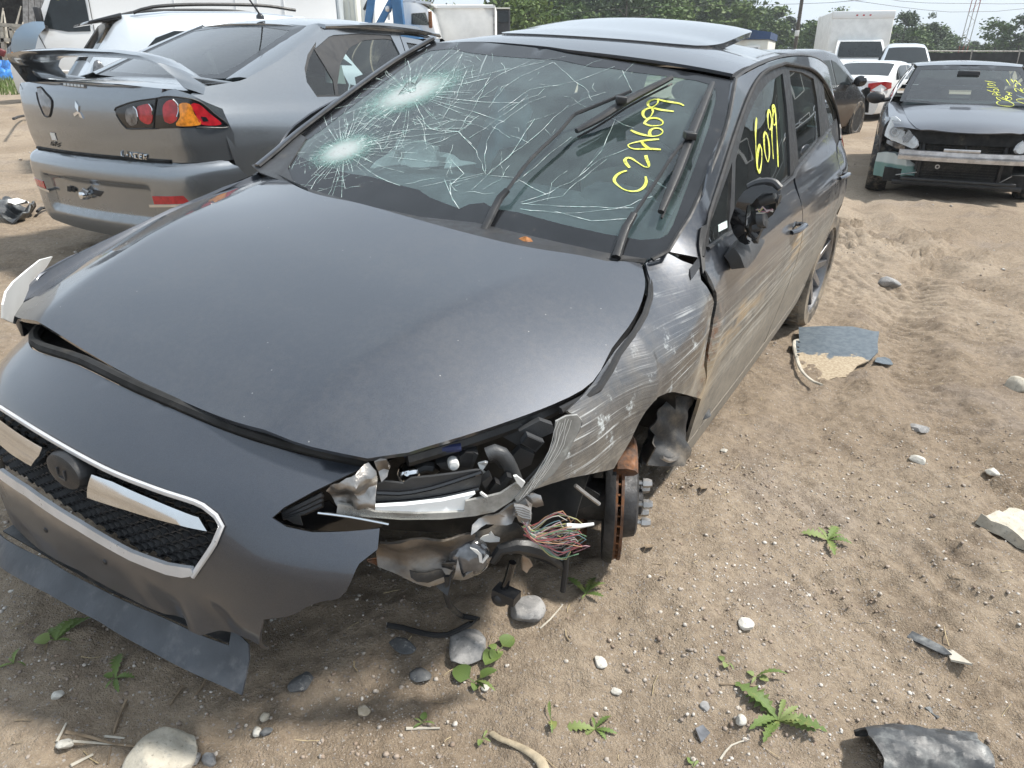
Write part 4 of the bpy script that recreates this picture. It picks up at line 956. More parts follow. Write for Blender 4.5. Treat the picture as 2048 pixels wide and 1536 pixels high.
rt_front = [(868, 83), (961, 82), (1050, 91), (1098, 97), (1135, 105), (1281, 126), (1400, 146), (1464, 158)]
rf = ht(rt_front)
rf = [np.array((p[0], p[1], roof(p[0], p[1]))) for p in hw(rt_front)]
out = spline(rf, .05) + [np.array((x, y, roof(x, y))) for x, y in ((-1.1, .628), (-1.35, .642), (-1.7, .648), (-2.2, .645), (-2.7, .625), (-3.1, .60), (-3.34, .56), (-3.40, .3), (-3.42, 0), (-3.40, -.3), (-3.34, -.56), (-3.1, -.60), (-2.7, -.625), (-2.2, -.645), (-1.7, -.648), (-1.35, -.642), (-1.14, -.628))]
panel('roof', out, 2, roof, M['paint'], hero, .04, .01)
# sunroof panel, tilted open at the back
ss = lambda x, y: roof(x, y) + .006 + .062 * smooth01(-x, 1.22, 2.0) - .03 * max(0, abs(y) - .36)
PANEL_SIGN[(ss, 2)] = 1
sq = spline([np.array((x, y, ss(x, y))) for x, y in ((-1.20, .0), (-1.215, .2), (-1.26, .36), (-1.34, .43), (-1.5, .445), (-1.8, .445), (-1.95, .43), (-2.0, .35), (-2.01, 0), (-2.0, -.35), (-1.95, -.43), (-1.8, -.445), (-1.5, -.445), (-1.34, -.43), (-1.26, -.36), (-1.215, -.2))], .04, True)
t = car_paint('sunroof_paint', (.030, .033, .038), .1, .16, 0, film=.12); M['sunroof'] = t.m
panel('sunroof', sq, 2, ss, M['sunroof'], hero, .05, .022)
for s in (-1, 1): MB().bar((-1.55, s * .40, roof(-1.55, .40) - .005), (-1.9, s * .40, ss(-1.9, .40) - .02), .012, .014).build('sunroof_arm', M['black_plastic'], hero)
# shark-fin aerial
MB().prism([(-2.95, .012, 1.34), (-2.78, .012, 1.372), (-2.90, .008, 1.44), (-2.97, .006, 1.455), (-3.0, .012, 1.34)], (0, -.022, 0)).build('roof_aerial', M['paint'], hero, bevel=.006)
# rear end: tailgate, glass, lamps, bumper (turned away, still there)
tail = lambda y, z: -3.47 + .10 * max(0, y * y) + sm(z, [.2, .5, .8, 1.0, 1.25], [.02, -.02, .0, .06, .17])
PANEL_SIGN[(tail, 0)] = -1
T3 = lambda y, z: np.array((tail(y, z), y, z))
panel('tailgate', [T3(y, z) for y, z in ((-.62, .62), (.62, .62), (.72, .8), (.70, 1.0), (.58, 1.24), (-.58, 1.24), (-.70, 1.0), (-.72, .8))], 0, tail, M['paint'], hero, .06, .02, holes=[[T3(y, z) for y, z in ((-.58, .98), (.58, .98), (.50, 1.2), (-.50, 1.2))]])
panel('tailgate_glass', [T3(y, z) for y, z in ((-.6, .97), (.6, .97), (.52, 1.21), (-.52, 1.21))], 0, lambda y, z: tail(y, z) + .01, M['side_glass'], hero, .1, 0)
panel('rear_bumper', [T3(y, z) for y, z in ((-.66, .25), (.66, .25), (.74, .45), (.72, .62), (-.72, .62), (-.74, .45))], 0, tail, M['bumper_paint'], hero, .06, .02)
for s in (1, -1):
    P = [np.array((x, s * (flank(x, z) + .006), z)) for x, z in ((-3.10, .99), (-3.22, 1.02), (-3.40, 1.0), (-3.43, .90), (-3.36, .86), (-3.2, .90))]
    flap('rear_lamp', P, 1, M['red_lens'], hero, .04, .012)
P = [np.array((-3.40, -.56, 1.235)), np.array((-3.40, .56, 1.235)), np.array((-3.58, .50, 1.235)), np.array((-3.60, 0, 1.25)), np.array((-3.58, -.50, 1.235))]
flap('rear_spoiler', P, 2, M['paint'], hero, .08, .02)

# cracks in the windscreen: thin ribbons of crushed glass lying in the pane
def strips(L3, nrm, w):
    b = MB(); n = len(L3); ww = w if hasattr(w, '__len__') else [w] * n; v = []
    for i, p in enumerate(L3):
        d = unit(L3[min(i + 1, n - 1)] - L3[max(i - 1, 0)]); s = np.cross(d, nrm); v += [p - s * ww[i] / 2, p + s * ww[i] / 2]
    return v, [(2 * i, 2 * i + 1, 2 * i + 3, 2 * i + 2) for i in range(n - 1)]
WN = unit((1, 0, 2.1))
def wpt(y, z, d=.0042): return np.array((wscreen(y, z) + d, y, z))
cr = random.Random(4)
crk = MB(); fin = MB()
def add_crack(b, q, w, jag=.012, step=.022):
    """q: (y, z) way points on the pane"""
    q = [np.array(p, float) for p in q]; pts = []
    for a, c in zip(q[:-1], q[1:]):
        k = max(1, int(np.linalg.norm((c - a) * np.array((1, 2.2))) / step))
        for j in range(k): pts.append(a + (c - a) * j / k)
    pts.append(q[-1])
    pts = [p + (np.array((cr.gauss(0, jag), cr.gauss(0, jag * .45))) if 0 < i < len(pts) - 1 else 0) for i, p in enumerate(pts)]
    L = [wpt(*p) for p in pts]; b.add(*strips(L, WN, [w * cr.uniform(.5, 1.3) for _ in L]))
yz = lambda L: [(p[1], p[2]) for p in hw(L)]
# long cracks followed from the photograph
long_ = [zc(900, 80, 4.452, (930, 200), (1110, 360), (1200, 420), (1270, 540)), zc(900, 80, 4.452, (1470, 235), (1200, 335), (1130, 370), (720, 440), (430, 640)),
    zc(900, 80, 4.452, (925, 195), (640, 320), (480, 420), (350, 600)), zc(900, 80, 4.452, (750, 170), (400, 330), (200, 520)), zc(900, 80, 4.452, (1540, 270), (1625, 450)),
    zc(900, 80, 4.452, (1480, 700), (1350, 980), (1150, 1215), (900, 1350), (640, 1440)), zc(900, 80, 4.452, (1060, 580), (700, 900), (340, 1200)), zc(900, 80, 4.452, (760, 700), (560, 1000), (330, 1210), (200, 1330)),
    zc(900, 80, 4.452, (1600, 960), (1350, 1060), (1150, 1215)), zc(900, 80, 4.452, (1090, 860), (700, 1180), (560, 1290)), zc(900, 80, 4.452, (120, 110), (20, 330), (-150, 520)),
    zc(900, 80, 4.452, (160, 260), (60, 500), (-60, 700)), zc(900, 80, 4.452, (370, 300), (200, 640), (80, 820), (240, 980), (330, 1200)), zc(900, 80, 4.452, (700, 490), (520, 640), (180, 870)),
    zc(900, 80, 4.452, (860, 500), (720, 550), (620, 620), (420, 760), (330, 900), (320, 1190)), zc(900, 80, 4.452, (640, 1450), (1100, 1480), (1640, 1490)), zc(900, 80, 4.452, (650, 1460), (1000, 1380), (1400, 1060)),
    zc(900, 80, 4.452, (330, 1200), (560, 1215), (740, 1310), (860, 1370)), zc(900, 80, 4.452, (0, 1280), (330, 1190)), zc(900, 80, 4.452, (0, 1040), (130, 1190), (0, 1290), (30, 1430)), zc(900, 80, 4.452, (1410, 680), (1640, 780)),
    zc(600, 80, 5.689, (630, 1160), (900, 900), (1060, 800)), zc(600, 80, 5.689, (650, 1170), (1000, 1040), (1380, 1010), (1900, 1000)), zc(600, 80, 5.689, (660, 1180), (1200, 1100), (1820, 1040), (2040, 860)),
    zc(600, 80, 5.689, (1340, 860), (1500, 1010), (1820, 1040), (1960, 1180)), zc(600, 80, 5.689, (1580, 840), (1760, 910), (1960, 930)), zc(600, 80, 5.689, (1860, 160), (1700, 400), (1560, 600)),
    zc(600, 80, 5.689, (1820, 1050), (1620, 1150), (1460, 1190)), zc(600, 80, 5.689, (510, 870), (540, 980), (480, 1120)), zc(600, 80, 5.689, (1440, 1180), (1400, 950), (1330, 870)), zc(600, 80, 5.689, (1960, 940), (1820, 1050)),
    zc(500, 80, 2.048, (1110, 690), (1300, 710), (1500, 690), (1650, 640)), zc(500, 80, 2.048, (1250, 700), (1400, 740), (1560, 730)), zc(500, 80, 2.048, (800, 570), (830, 650), (860, 690)), zc(500, 80, 2.048, (700, 600), (820, 575), (960, 545))]
for L in long_: add_crack(crk, yz(L), .0014, .0022, .03)
imp = [hw([(822, 185)])[0], hw([(688, 300)])[0]]
for ic, (n, rad, nr) in ((0, (84, .36, 6)), (1, (70, .32, 6))):
    c = np.array(imp[ic][1:]); ends = []
    for k in range(n):
        a = 2 * math.pi * k / n + cr.uniform(-.06, .06); L = rad * cr.uniform(.18, 1.0) ** 1.3 * (1.5 if math.cos(a) > .3 and cr.random() < .4 else 1)
        q = [c + np.array((math.cos(a), .43 * math.sin(a))) * L * f for f in (0.05, .35, .7, 1)]
        a2 = a + cr.uniform(-.25, .25); q[-1] = q[-2] + np.array((math.cos(a2), .43 * math.sin(a2))) * L * .3
        add_crack(fin if k % 3 else crk, q, .0011 if k % 3 else .0016, .0012, .05); ends.append((a, L))
    for r in np.geomspace(.035, rad * .75, nr + 3):
        for k in range(30):
            if cr.random() < .45 - .3 * r / rad: continue
            a, a2 = 2 * math.pi * k / 30, 2 * math.pi * (k + cr.uniform(.6, 1.2)) / 30; rr = r * cr.uniform(.85, 1.15)
            add_crack(fin, [c + rr * np.array((math.cos(a), .43 * math.sin(a))), c + rr * cr.uniform(.9, 1.1) * np.array((math.cos(a2), .43 * math.sin(a2)))], .0011, .003)
poly_in = [(p[1], p[2]) for p in hw(inner)]
# random short splits over the left two thirds of the pane
k = 0
while k < 90:
    y, z = cr.uniform(-.66, .40), cr.uniform(.93, 1.31)
    if not in_poly(np.array([[y, z]]), poly_in)[0]: continue
    w = math.exp(-max(0, y + .25) / .35)
    if cr.random() > w + .12: continue
    a = cr.choice([cr.gauss(.9, .35), cr.gauss(-.5, .5), cr.uniform(0, 3.1)]); L = cr.uniform(.03, .15)
    add_crack(fin, [(y, z), (y + L * math.cos(a) * .5, z + L * math.sin(a) * .25), (y + L * math.cos(a + cr.uniform(-.4, .4)), z + .45 * L * math.sin(a))], .0010, .004); k += 1
for nm_k, ca_, cb_, lo_a in (('crack', (.34, .52, .48), (.80, .86, .84), .30), ('fine_crack', (.28, .44, .40), (.66, .76, .73), .12)):
    t = NT(nm_k + '_glass'); t.P(col=t.mix(t.ramp(t.noise(t.oc(), 60, 4), .35, .65), ca_, cb_), rough=.35, spec=.7, alpha=t.ramp(t.noise(t.oc(), 22, 4, .6), .36, .60, lo_a, .95)); M[nm_k] = t.m
tag(crk.build('glass_crack', M['crack'], hero, smooth=False), None, None, None, 'stuff'); tag(fin.build('glass_splinter', M['fine_crack'], hero, smooth=False), None, None, None, 'stuff')
# crushed white patches round the two blows
def crushed(name, c, ry, rz, tilt, hole=None):
    t = NT(name + '_mat'); o = t.oc(); t.t.nodes.remove(t.b)
    x = t.map(o, loc=(-c[0], -c[1], -c[2])); s = t.sep(x)
    yy = t.math('ADD', s[1], t.math('MULTIPLY', s[2], tilt))
    r = t.math('SQRT', t.math('ADD', t.math('POWER', t.math('DIVIDE', yy, ry), 2.0), t.math('POWER', t.math('DIVIDE', s[2], rz), 2.0)))
    n = t.noise(t.map(o, (1, 1, 2.2)), 55, 8, .75); v = t.voro(t.map(o, (1, 1, 2.2)), 90, 'DISTANCE_TO_EDGE')
    a = t.math('ADD', t.ramp(r, .25, 1.0, .95, 0), t.math('MULTIPLY', t.math('SUBTRACT', n, .5), t.ramp(r, .2, .9, 1.5, 2.2)))
    a = t.math('MULTIPLY', t.math('MAXIMUM', a, t.math('MULTIPLY', t.math('LESS_THAN', v, .05), t.ramp(r, .5, 1.15, .8, 0))), t.ramp(r, .85, 1.2, 1, 0))
    df = t.n('BsdfPrincipled'); t.l(t.mix(t.ramp(t.math('ADD', r, t.math('MULTIPLY', t.math('SUBTRACT', n, .5), 1.2)), .1, .9), (.40, .43, .42), (.16, .30, .27)), df.inputs['Base Color']); df.inputs['Roughness'].default_value = .4
    tr = t.n('BsdfTransparent'); m = t.n('MixShader'); t.l(t.math('MINIMUM', t.math('MAXIMUM', a, 0.0), .96), m.inputs[0]); t.l(tr.outputs[0], m.inputs[1]); t.l(df.outputs[0], m.inputs[2])
    t.l(m.outputs[0], t.out.inputs['Surface'])
    P = [wpt(c[1] + 1.2 * (ry * math.cos(a) - tilt * rz * math.sin(a)), c[2] + 1.2 * rz * math.sin(a), .003) for a in np.linspace(0, 2 * math.pi, 28)[:-1]]
    P = [p for p in P]
    def dish(p, nn):
        q = math.hypot((p[1] - c[1]) / ry, (p[2] - c[2]) / rz); return p + nn * .0015 * max(0, 1 - q) + nn * .0016 * float(vnoise(p[1] * 90, p[2] * 200))
    return panel(name, P, 0, wo(.003), t.m, hero, .012, 0, holes=[hole] if hole else (), post=dish)
hole = [H.on(u, v, wo(.003), 0) for u, v in zc(600, 80, 5.689, (1110, 635), (1180, 540), (1210, 490), (1270, 480), (1310, 500), (1360, 400), (1395, 380), (1385, 450), (1320, 530), (1325, 575), (1290, 600))]
crushed('crushed_glass', imp[0], .155, .088, -.9, hole)
crushed('crushed_glass', imp[1], .12, .052, -.6)
# what is seen through the hole: torn headlining hanging behind the pane
hp = [H.on(u, v, wo(-.012), 0) for u, v in zc(600, 80, 5.689, (1095, 650), (1170, 530), (1205, 475), (1275, 465), (1310, 480), (1360, 385), (1405, 370), (1400, 455), (1330, 530), (1340, 580), (1300, 615))]
M['torn'] = plain('torn_lining', (.46, .36, .27), .9, var=.2, vs=20)
panel('torn_lining', hp, 0, wo(-.012), M['torn'], hero, .02, 0)

# yellow paint-marker writing ------------------------------
def writing(name, strokes, fn, ax, w, nrm, parent, fr, off_=.0045):
    b = MB(); f2 = (lambda a, c: fn(a, c) + off_)
    for s in strokes:
        L = spline([fr.on(u, v, f2, ax) for u, v in s], w * .8); b.add(*strips(L, np.array(nrm), [w * (.8 + .35 * math.sin(i * .37)) for i in range(len(L))]))
    return b.build(name, M['yellow'], parent, smooth=False)
ZA = lambda *p: zc(1200, 180, 6.98, *p)
writing('yard_number', [ZA((375, 1125), (290, 1150), (215, 1210), (200, 1270), (250, 1330), (330, 1385), (430, 1412), (530, 1405), (610, 1355), (645, 1280), (635, 1205)),
    ZA((415, 1085), (370, 1030), (345, 975), (375, 945), (440, 955), (540, 1020), (620, 1070), (675, 1080), (680, 1030), (650, 960), (640, 910)),
    ZA((850, 830), (700, 820), (480, 822), (400, 790), (390, 765), (450, 740), (560, 715), (700, 695), (825, 685)), ZA((570, 705), (620, 770), (690, 822)),
    ZA((430, 560), (520, 600), (640, 632), (750, 645), (840, 625), (878, 580), (840, 540), (770, 532), (710, 555), (690, 600), (700, 635)),
    ZA((650, 480), (620, 465), (650, 420), (700, 395), (780, 390), (850, 415), (880, 450), (860, 485), (790, 497), (700, 497), (650, 480)),
    ZA((735, 250), (670, 255), (610, 290), (600, 345), (640, 395), (700, 375), (740, 300), (735, 252), (850, 275), (1030, 298)),
    ZA((830, 130), (760, 128), (680, 160), (670, 210), (710, 240), (770, 215), (810, 170), (815, 135), (900, 152), (1040, 175), (1120, 190), (1170, 218))], wscreen, 0, .0085, WN, hero, H)
ZB = lambda *p: zc(1480, 190, 8.533, *p)
writing('yard_number', [ZB((285, 390), (268, 600), (270, 850), (285, 1100), (300, 1260), (322, 1315), (350, 1260), (372, 1100), (368, 920), (342, 850), (315, 920), (300, 1080), (295, 1200)),
    ZB((435, 630), (412, 680), (412, 820), (430, 1000), (475, 1140), (500, 1040), (500, 900), (485, 770), (455, 660), (430, 640)),
    ZB((535, 400), (510, 270), (480, 300), (475, 430), (490, 560), (520, 590), (540, 480), (545, 400), (545, 700), (570, 1090)),
    ZB((560, 300), (555, 200), (590, 190), (605, 300), (610, 480), (570, 500), (560, 350), (600, 260), (625, 600), (640, 900), (652, 1230))], off(-.010), 1, .0105, unit((.1, .8, .45)), hero, H)

# wipers, both lifted off the glass ------------------------
def lifted(pts, d0): return [H.on(u, v, wo(k * d0[1] + (1 - k) * d0[0]), 0) for (u, v), k in zip(pts, np.linspace(0, 1, len(pts)))]
def wiper(arm, thin, blade, dz):
    wp = MB(); a = lifted(arm, (.02, .02 + dz * .45)); 
    wp.tube(spline(a, .03), [.013, *([.012] * (len(spline(a, .03)) - 2)), .010], 8, flat=.75); w = wp.build('wiper_arm', M['black_plastic'], hero)
    b = lifted(thin, (.02 + dz * .45, .02 + dz)); MB().tube(spline(b, .03), .0055, 6).build('wiper_rod', M['black_plastic'], w)
    c = lifted(blade, (dz * .9, dz * 1.05)); n = len(spline(c, .03))
    q = MB().tube(spline(c, .03), [.006 + .009 * math.sin(math.pi * (i + .7) / (n + .4)) ** .5 for i in range(n)], 8, flat=.8); q.build('wiper_blade', M['black_plastic'], w)
    m = (spline(c, .03)[n // 2]); MB().box(m + np.array((.006, 0, .012)), (.05, .03, .02), rotz(.5)).build('wiper_clip', M['black_plastic'], w, bevel=.003)
    lo_ = [p + np.array((-.012, 0, -.018)) for p in spline(c, .03)]; MB().tube(lo_, .0035, 5).build('wiper_rubber', M['rubber_clean'], w)
wiper([(965, 466), (1000, 396), (1015, 380)], [(1013, 382), (1060, 320), (1120, 262), (1150, 228), (1185, 214), (1262, 182)], [(1153, 262), (1200, 236), (1260, 198), (1343, 155)], .10)
wiper([(1232, 515), (1252, 455), (1268, 428)], [(1266, 432), (1310, 366), (1345, 312), (1375, 275)], [(1322, 424), (1355, 345), (1385, 265), (1425, 166)], .07)
# dark reflections aside, a dead leaf lies on the cowl
lf = [H.on(u, v, wo(.03), 0) for u, v in ((1035, 480), (1046, 476), (1060, 478), (1066, 486), (1056, 493), (1042, 491))]
M['dead_leaf'] = plain('dead_leaf_brown', (.30, .12, .035), .8, var=.5, vs=60)
lw = [H.world(p) for p in lf]
c = np.mean(lw, 0); o = MB().add([c + np.array((0, 0, .012))] + lw, [(0, i + 1, (i + 1) % 6 + 1) for i in range(6)]).build('dead_leaf', M['dead_leaf'], None, smooth=False, solid=.003)
tag(o, 'curled orange brown dead leaf on the cowl below the cracked windscreen', 'leaf')

# cabin ---------------------------------------------------
dash = [[np.array((x, y, z - .05 * (abs(y) / .7) ** 3)) for y in np.linspace(-.70, .70, 15)] for x, z in ((-.24, .86), (-.40, .90), (-.60, .935), (-.78, .93), (-.90, .88), (-.95, .75), (-.93, .5))]
t = plain('dash', (.17, .18, .185), .7, var=.2, vs=5, bump=.0006, bs=300, dust=.4, dustcol=(.30, .31, .30)); M['dash'] = t
MB().grid(dash).build('dashboard', M['dash'], hero)
MB().lathe([(.0001, .03), (.09, .03), (.13, 0), (.14, -.05)], (-.80, .38, .93), (-.3, 0, 1), 20).build('instrument_hood', M['dash'], hero)
b = MB(); ang = np.linspace(0, 2 * math.pi, 33); ctr = np.array((-.98, .38, .93)); ex, ey = np.array((0, 1., 0)), unit((.42, 0, .9))
b.tube([ctr + .185 * (math.cos(a) * ex + math.sin(a) * ey) for a in ang], .015, 8, cap=False)
for a in (0, math.pi, -math.pi / 2): b.bar(ctr, ctr + .18 * (math.cos(a) * ex + math.sin(a) * ey), .03, .02)
b.ball(ctr, .07, 12, 8, (.5, 1, .9)); b.build('steering_wheel', M['black_plastic'], hero)
# deflated driver airbag sagging from the hub
g = [[ctr + np.array((-.02 + .12 * f, 0, 0)) + (.04 + .13 * f) * (math.cos(a) * ex * (1 + .2 * math.sin(3 * a)) + math.sin(a) * ey) + np.array((.03 * math.sin(5 * a + 3 * f), 0, -.06 * f)) for a in ang] for f in (0, .4, .8, 1)]
MB().grid(g).build('airbag', M['airbag'], hero)
for y in (-.37, .37):
    prof = lambda z: .05 * math.sin((z - .55) * 5)
    gs = [[np.array((-1.42 - .45 * (z - .55) - .06 * abs(math.cos(a)) ** 2 * 0 + .09 * math.sin(a), y + .25 * math.cos(a) * (1 - .25 * smooth01(z, .85, 1.12)), z)) for a in np.linspace(0, 2 * math.pi, 17)] for z in (.45, .6, .75, .9, 1.02, 1.10, 1.12)]
    s = MB().grid(gs); s.ball((-1.2, y, .52), .27, 14, 8, (1.0, .95, .35)); st = s.build('seat', M['fabric'], hero)
    MB().ball((-1.70, y, 1.20), .13, 14, 9, (.45, 1.0, .75)).tube([(-1.68, y - .05, 1.08), (-1.68, y - .05, 1.2)], .008).tube([(-1.68, y + .05, 1.08), (-1.68, y + .05, 1.2)], .008).build('headrest', M['fabric'], st)
s = MB(); s.box((-2.55, 0, .80), (.16, 1.25, .62), roty(-.25)); s.box((-2.2, 0, .50), (.6, 1.25, .2)); st = s.build('rear_seat', M['fabric'], hero, bevel=.04)
for y in (-.4, 0, .4): MB().ball((-2.66, y, 1.15), .11, 12, 8, (.45, 1.1, .6)).build('headrest', M['fabric'], st)
lin = lambda x, y: roof(x, y) - .03
panel('headlining', [np.array((x, y, lin(x, y))) for x, y in ((-1.12, .60), (-1.12, -.60), (-3.2, -.56), (-3.2, .56))], 2, lin, M['headliner'], hero, .12, .004)
for s in (1, -1):
    lp = [np.array((wscreen(yy, z) - .15, s * yy, z)) for yy, z in ((.72, .93), (.68, 1.1), (.61, 1.26))]
    MB().tube(spline(lp, .05), [.045] * len(spline(lp, .05)), 8, flat=.7).build('pillar_lining', M['beige'], hero)
    MB().grid([[np.array((x, s * (side(x, z) - .075), z)) for x in np.linspace(-.5, -2.6, 8)] for z in (.3, .6, .92)]).build('door_lining', M['dark_plastic'], hero)
    MB().box((-1.47, s * .70, 1.13), (.09, .05, .42), rotx(s * .3)).build('centre_pillar', M['beige'], hero)
# rear-view mirror behind the shade, airbag cloth on the passenger side, curtain airbag
zz = lambda L, x: [H.at(u, v, x=x) for u, v in L]
ab = (lambda L: [H.on(u, v, lambda y, z: -.60 - 1.3 * (z - .93), 0) for u, v in L])(zc(600, 80, 5.689, (830, 1440), (1000, 1230), (1090, 1120), (1210, 1110), (1450, 1190), (1720, 1280), (1930, 1420), (1620, 1450), (1300, 1440), (1280, 1400), (1100, 1430)))
def cloth(p, n): return p + np.array((.035 * math.sin(p[1] * 34 + p[2] * 60) + .02 * math.sin(p[1] * 70 - p[2] * 30), 0, 0))
pl_ = lambda y, z: -.60 - 1.3 * (z - .93); PANEL_SIGN[(pl_, 0)] = 1
panel('passenger_airbag', ab, 0, pl_, M['airbag'], hero, .02, .003, post=cloth)
pc_ = lambda y, z: -1.32 + .2 * y; PANEL_SIGN[(pc_, 0)] = 1
ca = [H.on(u, v, pc_, 0) for u, v in zc(900, 80, 4.452, (400, 420), (700, 480), (740, 640), (640, 930), (420, 980), (330, 1160), (230, 1130), (300, 800))]
panel('curtain_airbag', ca, 0, pc_, M['curtain'], hero, .03, .003, post=lambda p, n: p + np.array((.02 * math.sin(p[1] * 40) + .012 * math.sin(p[2] * 50 + p[1] * 20), 0, 0)))
# underbody
b = MB(); b.box((-1.62, 0, .27), (3.3, 1.30, .10)); b.box((.14, 0, .56), (.50, .80, .24)); b.box((-.10, 0, .62), (.30, 1.1, .55)); b.box((-2.9, 0, .5), (.9, 1.2, .4)); b.build('underbody', M['under'], hero, bevel=.03)

# the right-hand side: the same pressings turned over, undamaged
def mirrored(src, name, mat):
    me = src.data.copy(); n = len(me.vertices); co = np.empty(n * 3, np.float32); me.vertices.foreach_get('co', co); co = co.reshape(-1, 3); co[:, 1] *= -1; me.vertices.foreach_set('co', co.ravel()); me.flip_normals(); me.update()
    o = bpy.data.objects.new(name, me); COL.objects.link(o); o.parent = hero; me.materials.clear(); me.materials.append(mat)
    for m in src.modifiers:
        k = o.modifiers.new(m.name, m.type)
        if m.type == 'SOLIDIFY': k.thickness = m.thickness; k.offset = -1
        else: k.split_angle = m.split_angle
for nm in ('body_side', 'front_door', 'rear_door', 'front_window', 'rear_window', 'window_surround'):
    s = next(o for o in hero.children if o.name.split('.')[0] == nm); mirrored(s, nm, M['side_glass'] if nm.endswith('window') else M['black_plastic'] if 'surround' in nm else M['paint'])
fw = [(-.25, .92), (-.22, .915), (.05, .835), (.37, .78), (.52, .768), (.60, .72), (.58, .60), (.40, .50)] + [(.345 * math.cos(a), .33 + .345 * math.sin(a)) for a in np.linspace(R(25), R(160), 12)] + [(-.385, .40), (-.40, .7), (-.40, .9)]
he_ = [(x, y) for x, y in ((-.25, .69), (-.12, .735), (.05, .763), (.37, .744), (.52, .69), (.63, .62))]; fe_ = [(-.25, .92), (-.12, .895), (.05, .835), (.37, .78), (.52, .768), (.60, .72)]
MB().grid([[np.array((x, -y, bonnet(x, y) - .004)), np.array(((x + fx) / 2, -(y + flank(fx, fz)) / 2 - .004, (bonnet(x, y) + fz) / 2 + .006)), np.array((fx, -flank(fx, fz), fz))] for (x, y), (fx, fz) in zip(he_, fe_)]).build('wing_shoulder', M['paint'], hero, solid=.004)
mirrored(panel('front_wing', [S3(x, z) for x, z in fw], 1, flank, M['paint'], hero, .04, .006), 'front_wing', M['paint'])
[bpy.data.objects.remove(o) for o in [o for o in hero.children if o.name == 'front_wing.001']]
# right headlamp, only its rim shows past the bonnet
q = zc(0, 480, 2.56, (262, 84), (200, 100), (130, 155), (60, 215), (22, 265), (6, 330), (4, 400), (70, 430), (100, 340), (135, 258), (190, 190), (235, 130))
cavr = lambda y, z: .66 + .80 * (y + .57) - .3 * (z - .72); PANEL_SIGN[(cavr, 0)] = 1
panel('headlamp', [H.on(u, v, cavr, 0) for u, v in q], 0, cavr, M['white_flat'], hero, .02, .004)
# ---------------------------------------------------------------- the smashed front left corner
def cav(d): return lambda y, z: .70 - .86 * (y - .55) - d
_cav = {}
def hc(L, d=0.0):
    f = _cav.setdefault(d, cav(d)); PANEL_SIGN[(f, 0)] = 1; return [H.on(u, v, f, 0) for u, v in L]
def cpan(name, L, d, mat, sp=.02, solid=.004, post=None, holes=()):
    P = hc(L, d); return panel(name, P, 0, _cav[d], mat, hero, sp, solid, post=post, holes=[hc(h, d) for h in holes])
ZG = lambda *p: zc(720, 820, 4.267, *p)
Z6 = lambda *p: zc(500, 760, 2.2756, *p)
Z8 = lambda *p: zc(1000, 740, 3.657, *p)
crump = lambda a, f: (lambda p, n: p + n * a * (math.sin(p[1] * f + p[2] * f * .7) + .6 * math.sin(p[2] * f * 1.7 - p[1] * f * .5)))
# dark inner structure closing the bay
cpan('inner_wing', [(560, 1010), (700, 930), (900, 870), (1110, 800), (1180, 800), (1180, 900), (1060, 1000), (1150, 960), (1200, 990), (1180, 1010), (1080, 1050), (960, 1070), (780, 1060), (640, 1045)], .26, M['under'], .04, .004)
# headlamp: housing cover with pressed slats, bright light guide, scuffed lens rim
cv = ZG((130, 640), (210, 610), (370, 630), (440, 585), (600, 570), (800, 545), (1000, 515), (1040, 520), (1035, 600), (1020, 665), (960, 715), (890, 735), (600, 780), (300, 805), (130, 822))
cpan('headlamp_cover', cv, .035, M['dark_plastic'], .012, .006)
for L in (ZG((140, 705), (330, 712), (600, 668), (1035, 530)), ZG((135, 803), (500, 772), (800, 722), (1015, 670))):
    MB().tube(spline(hc(L, .032), .02), .0045, 6).build('headlamp_slat', M['gloss_black'], hero)
lg_ = cpan('light_guide', ZG((130, 828), (400, 812), (700, 778), (985, 716), (900, 775), (888, 868), (600, 880), (200, 876), (130, 870)), .012, M['white_flat'], .012, .010)
t = NT('guide_white'); t.P(col=(.86, .89, .90), rough=.25, coat=.5); M['guide'] = t.m
lg_.data.materials[0] = M['guide']
cpan('lamp_lens', ZG((-190, 800), (0, 832), (130, 872), (500, 886), (890, 870), (900, 780), (1080, 745), (1200, 715), (1330, 630), (1400, 640), (1385, 690), (1290, 780), (1150, 870), (980, 905), (700, 935), (350, 938), (60, 915), (-200, 885)), .004, M['lens_scuffed'], .012, .006)
cpan('lamp_lens', Z6((1392, 190), (1440, 165), (1490, 160), (1512, 185), (1500, 225), (1440, 350), (1380, 430), (1290, 500), (1215, 560), (1205, 540), (1270, 470), (1340, 385), (1385, 280)), .000, M['lens_scuffed'], .012, .005)
for k in range(6):
    a, b2 = (1400 + 12 * k, 185 - 3 * k + (k % 3) * 8), (1225 + 16 * k, 545 - 14 * k)
    L = hc([(500 + (a[0] + (b2[0] - a[0]) * f + 26 * math.sin(math.pi * f) + cr.uniform(-4, 4)) / 2.2756, 760 + (a[1] + (b2[1] - a[1]) * f + cr.uniform(-4, 4)) / 2.2756) for f in np.linspace(0, 1, 9)], -.004)
    MB().add(*strips(L, unit((.76, .65, 0)), .0009)).build('lens_scratch', M['white_flat'], hero, smooth=False)
MB().tube(spline(hc(Z6((308, 604), (450, 622), (630, 656)), -.004), .02), .0025, 6).build('chrome_strip', M['chrome'], hero)
# slats seen through the broken lens
for k in range(6):
    L = hc(Z6((1385 + 6 * k, 300 + 10 * k), (1320 + 8 * k, 395 + 8 * k), (1225 + 10 * k, 490 + 4 * k)), .03 + .006 * k); MB().tube(spline(L, .02), .0035, 5).build('reflector_rib', M['black_plastic'], hero)
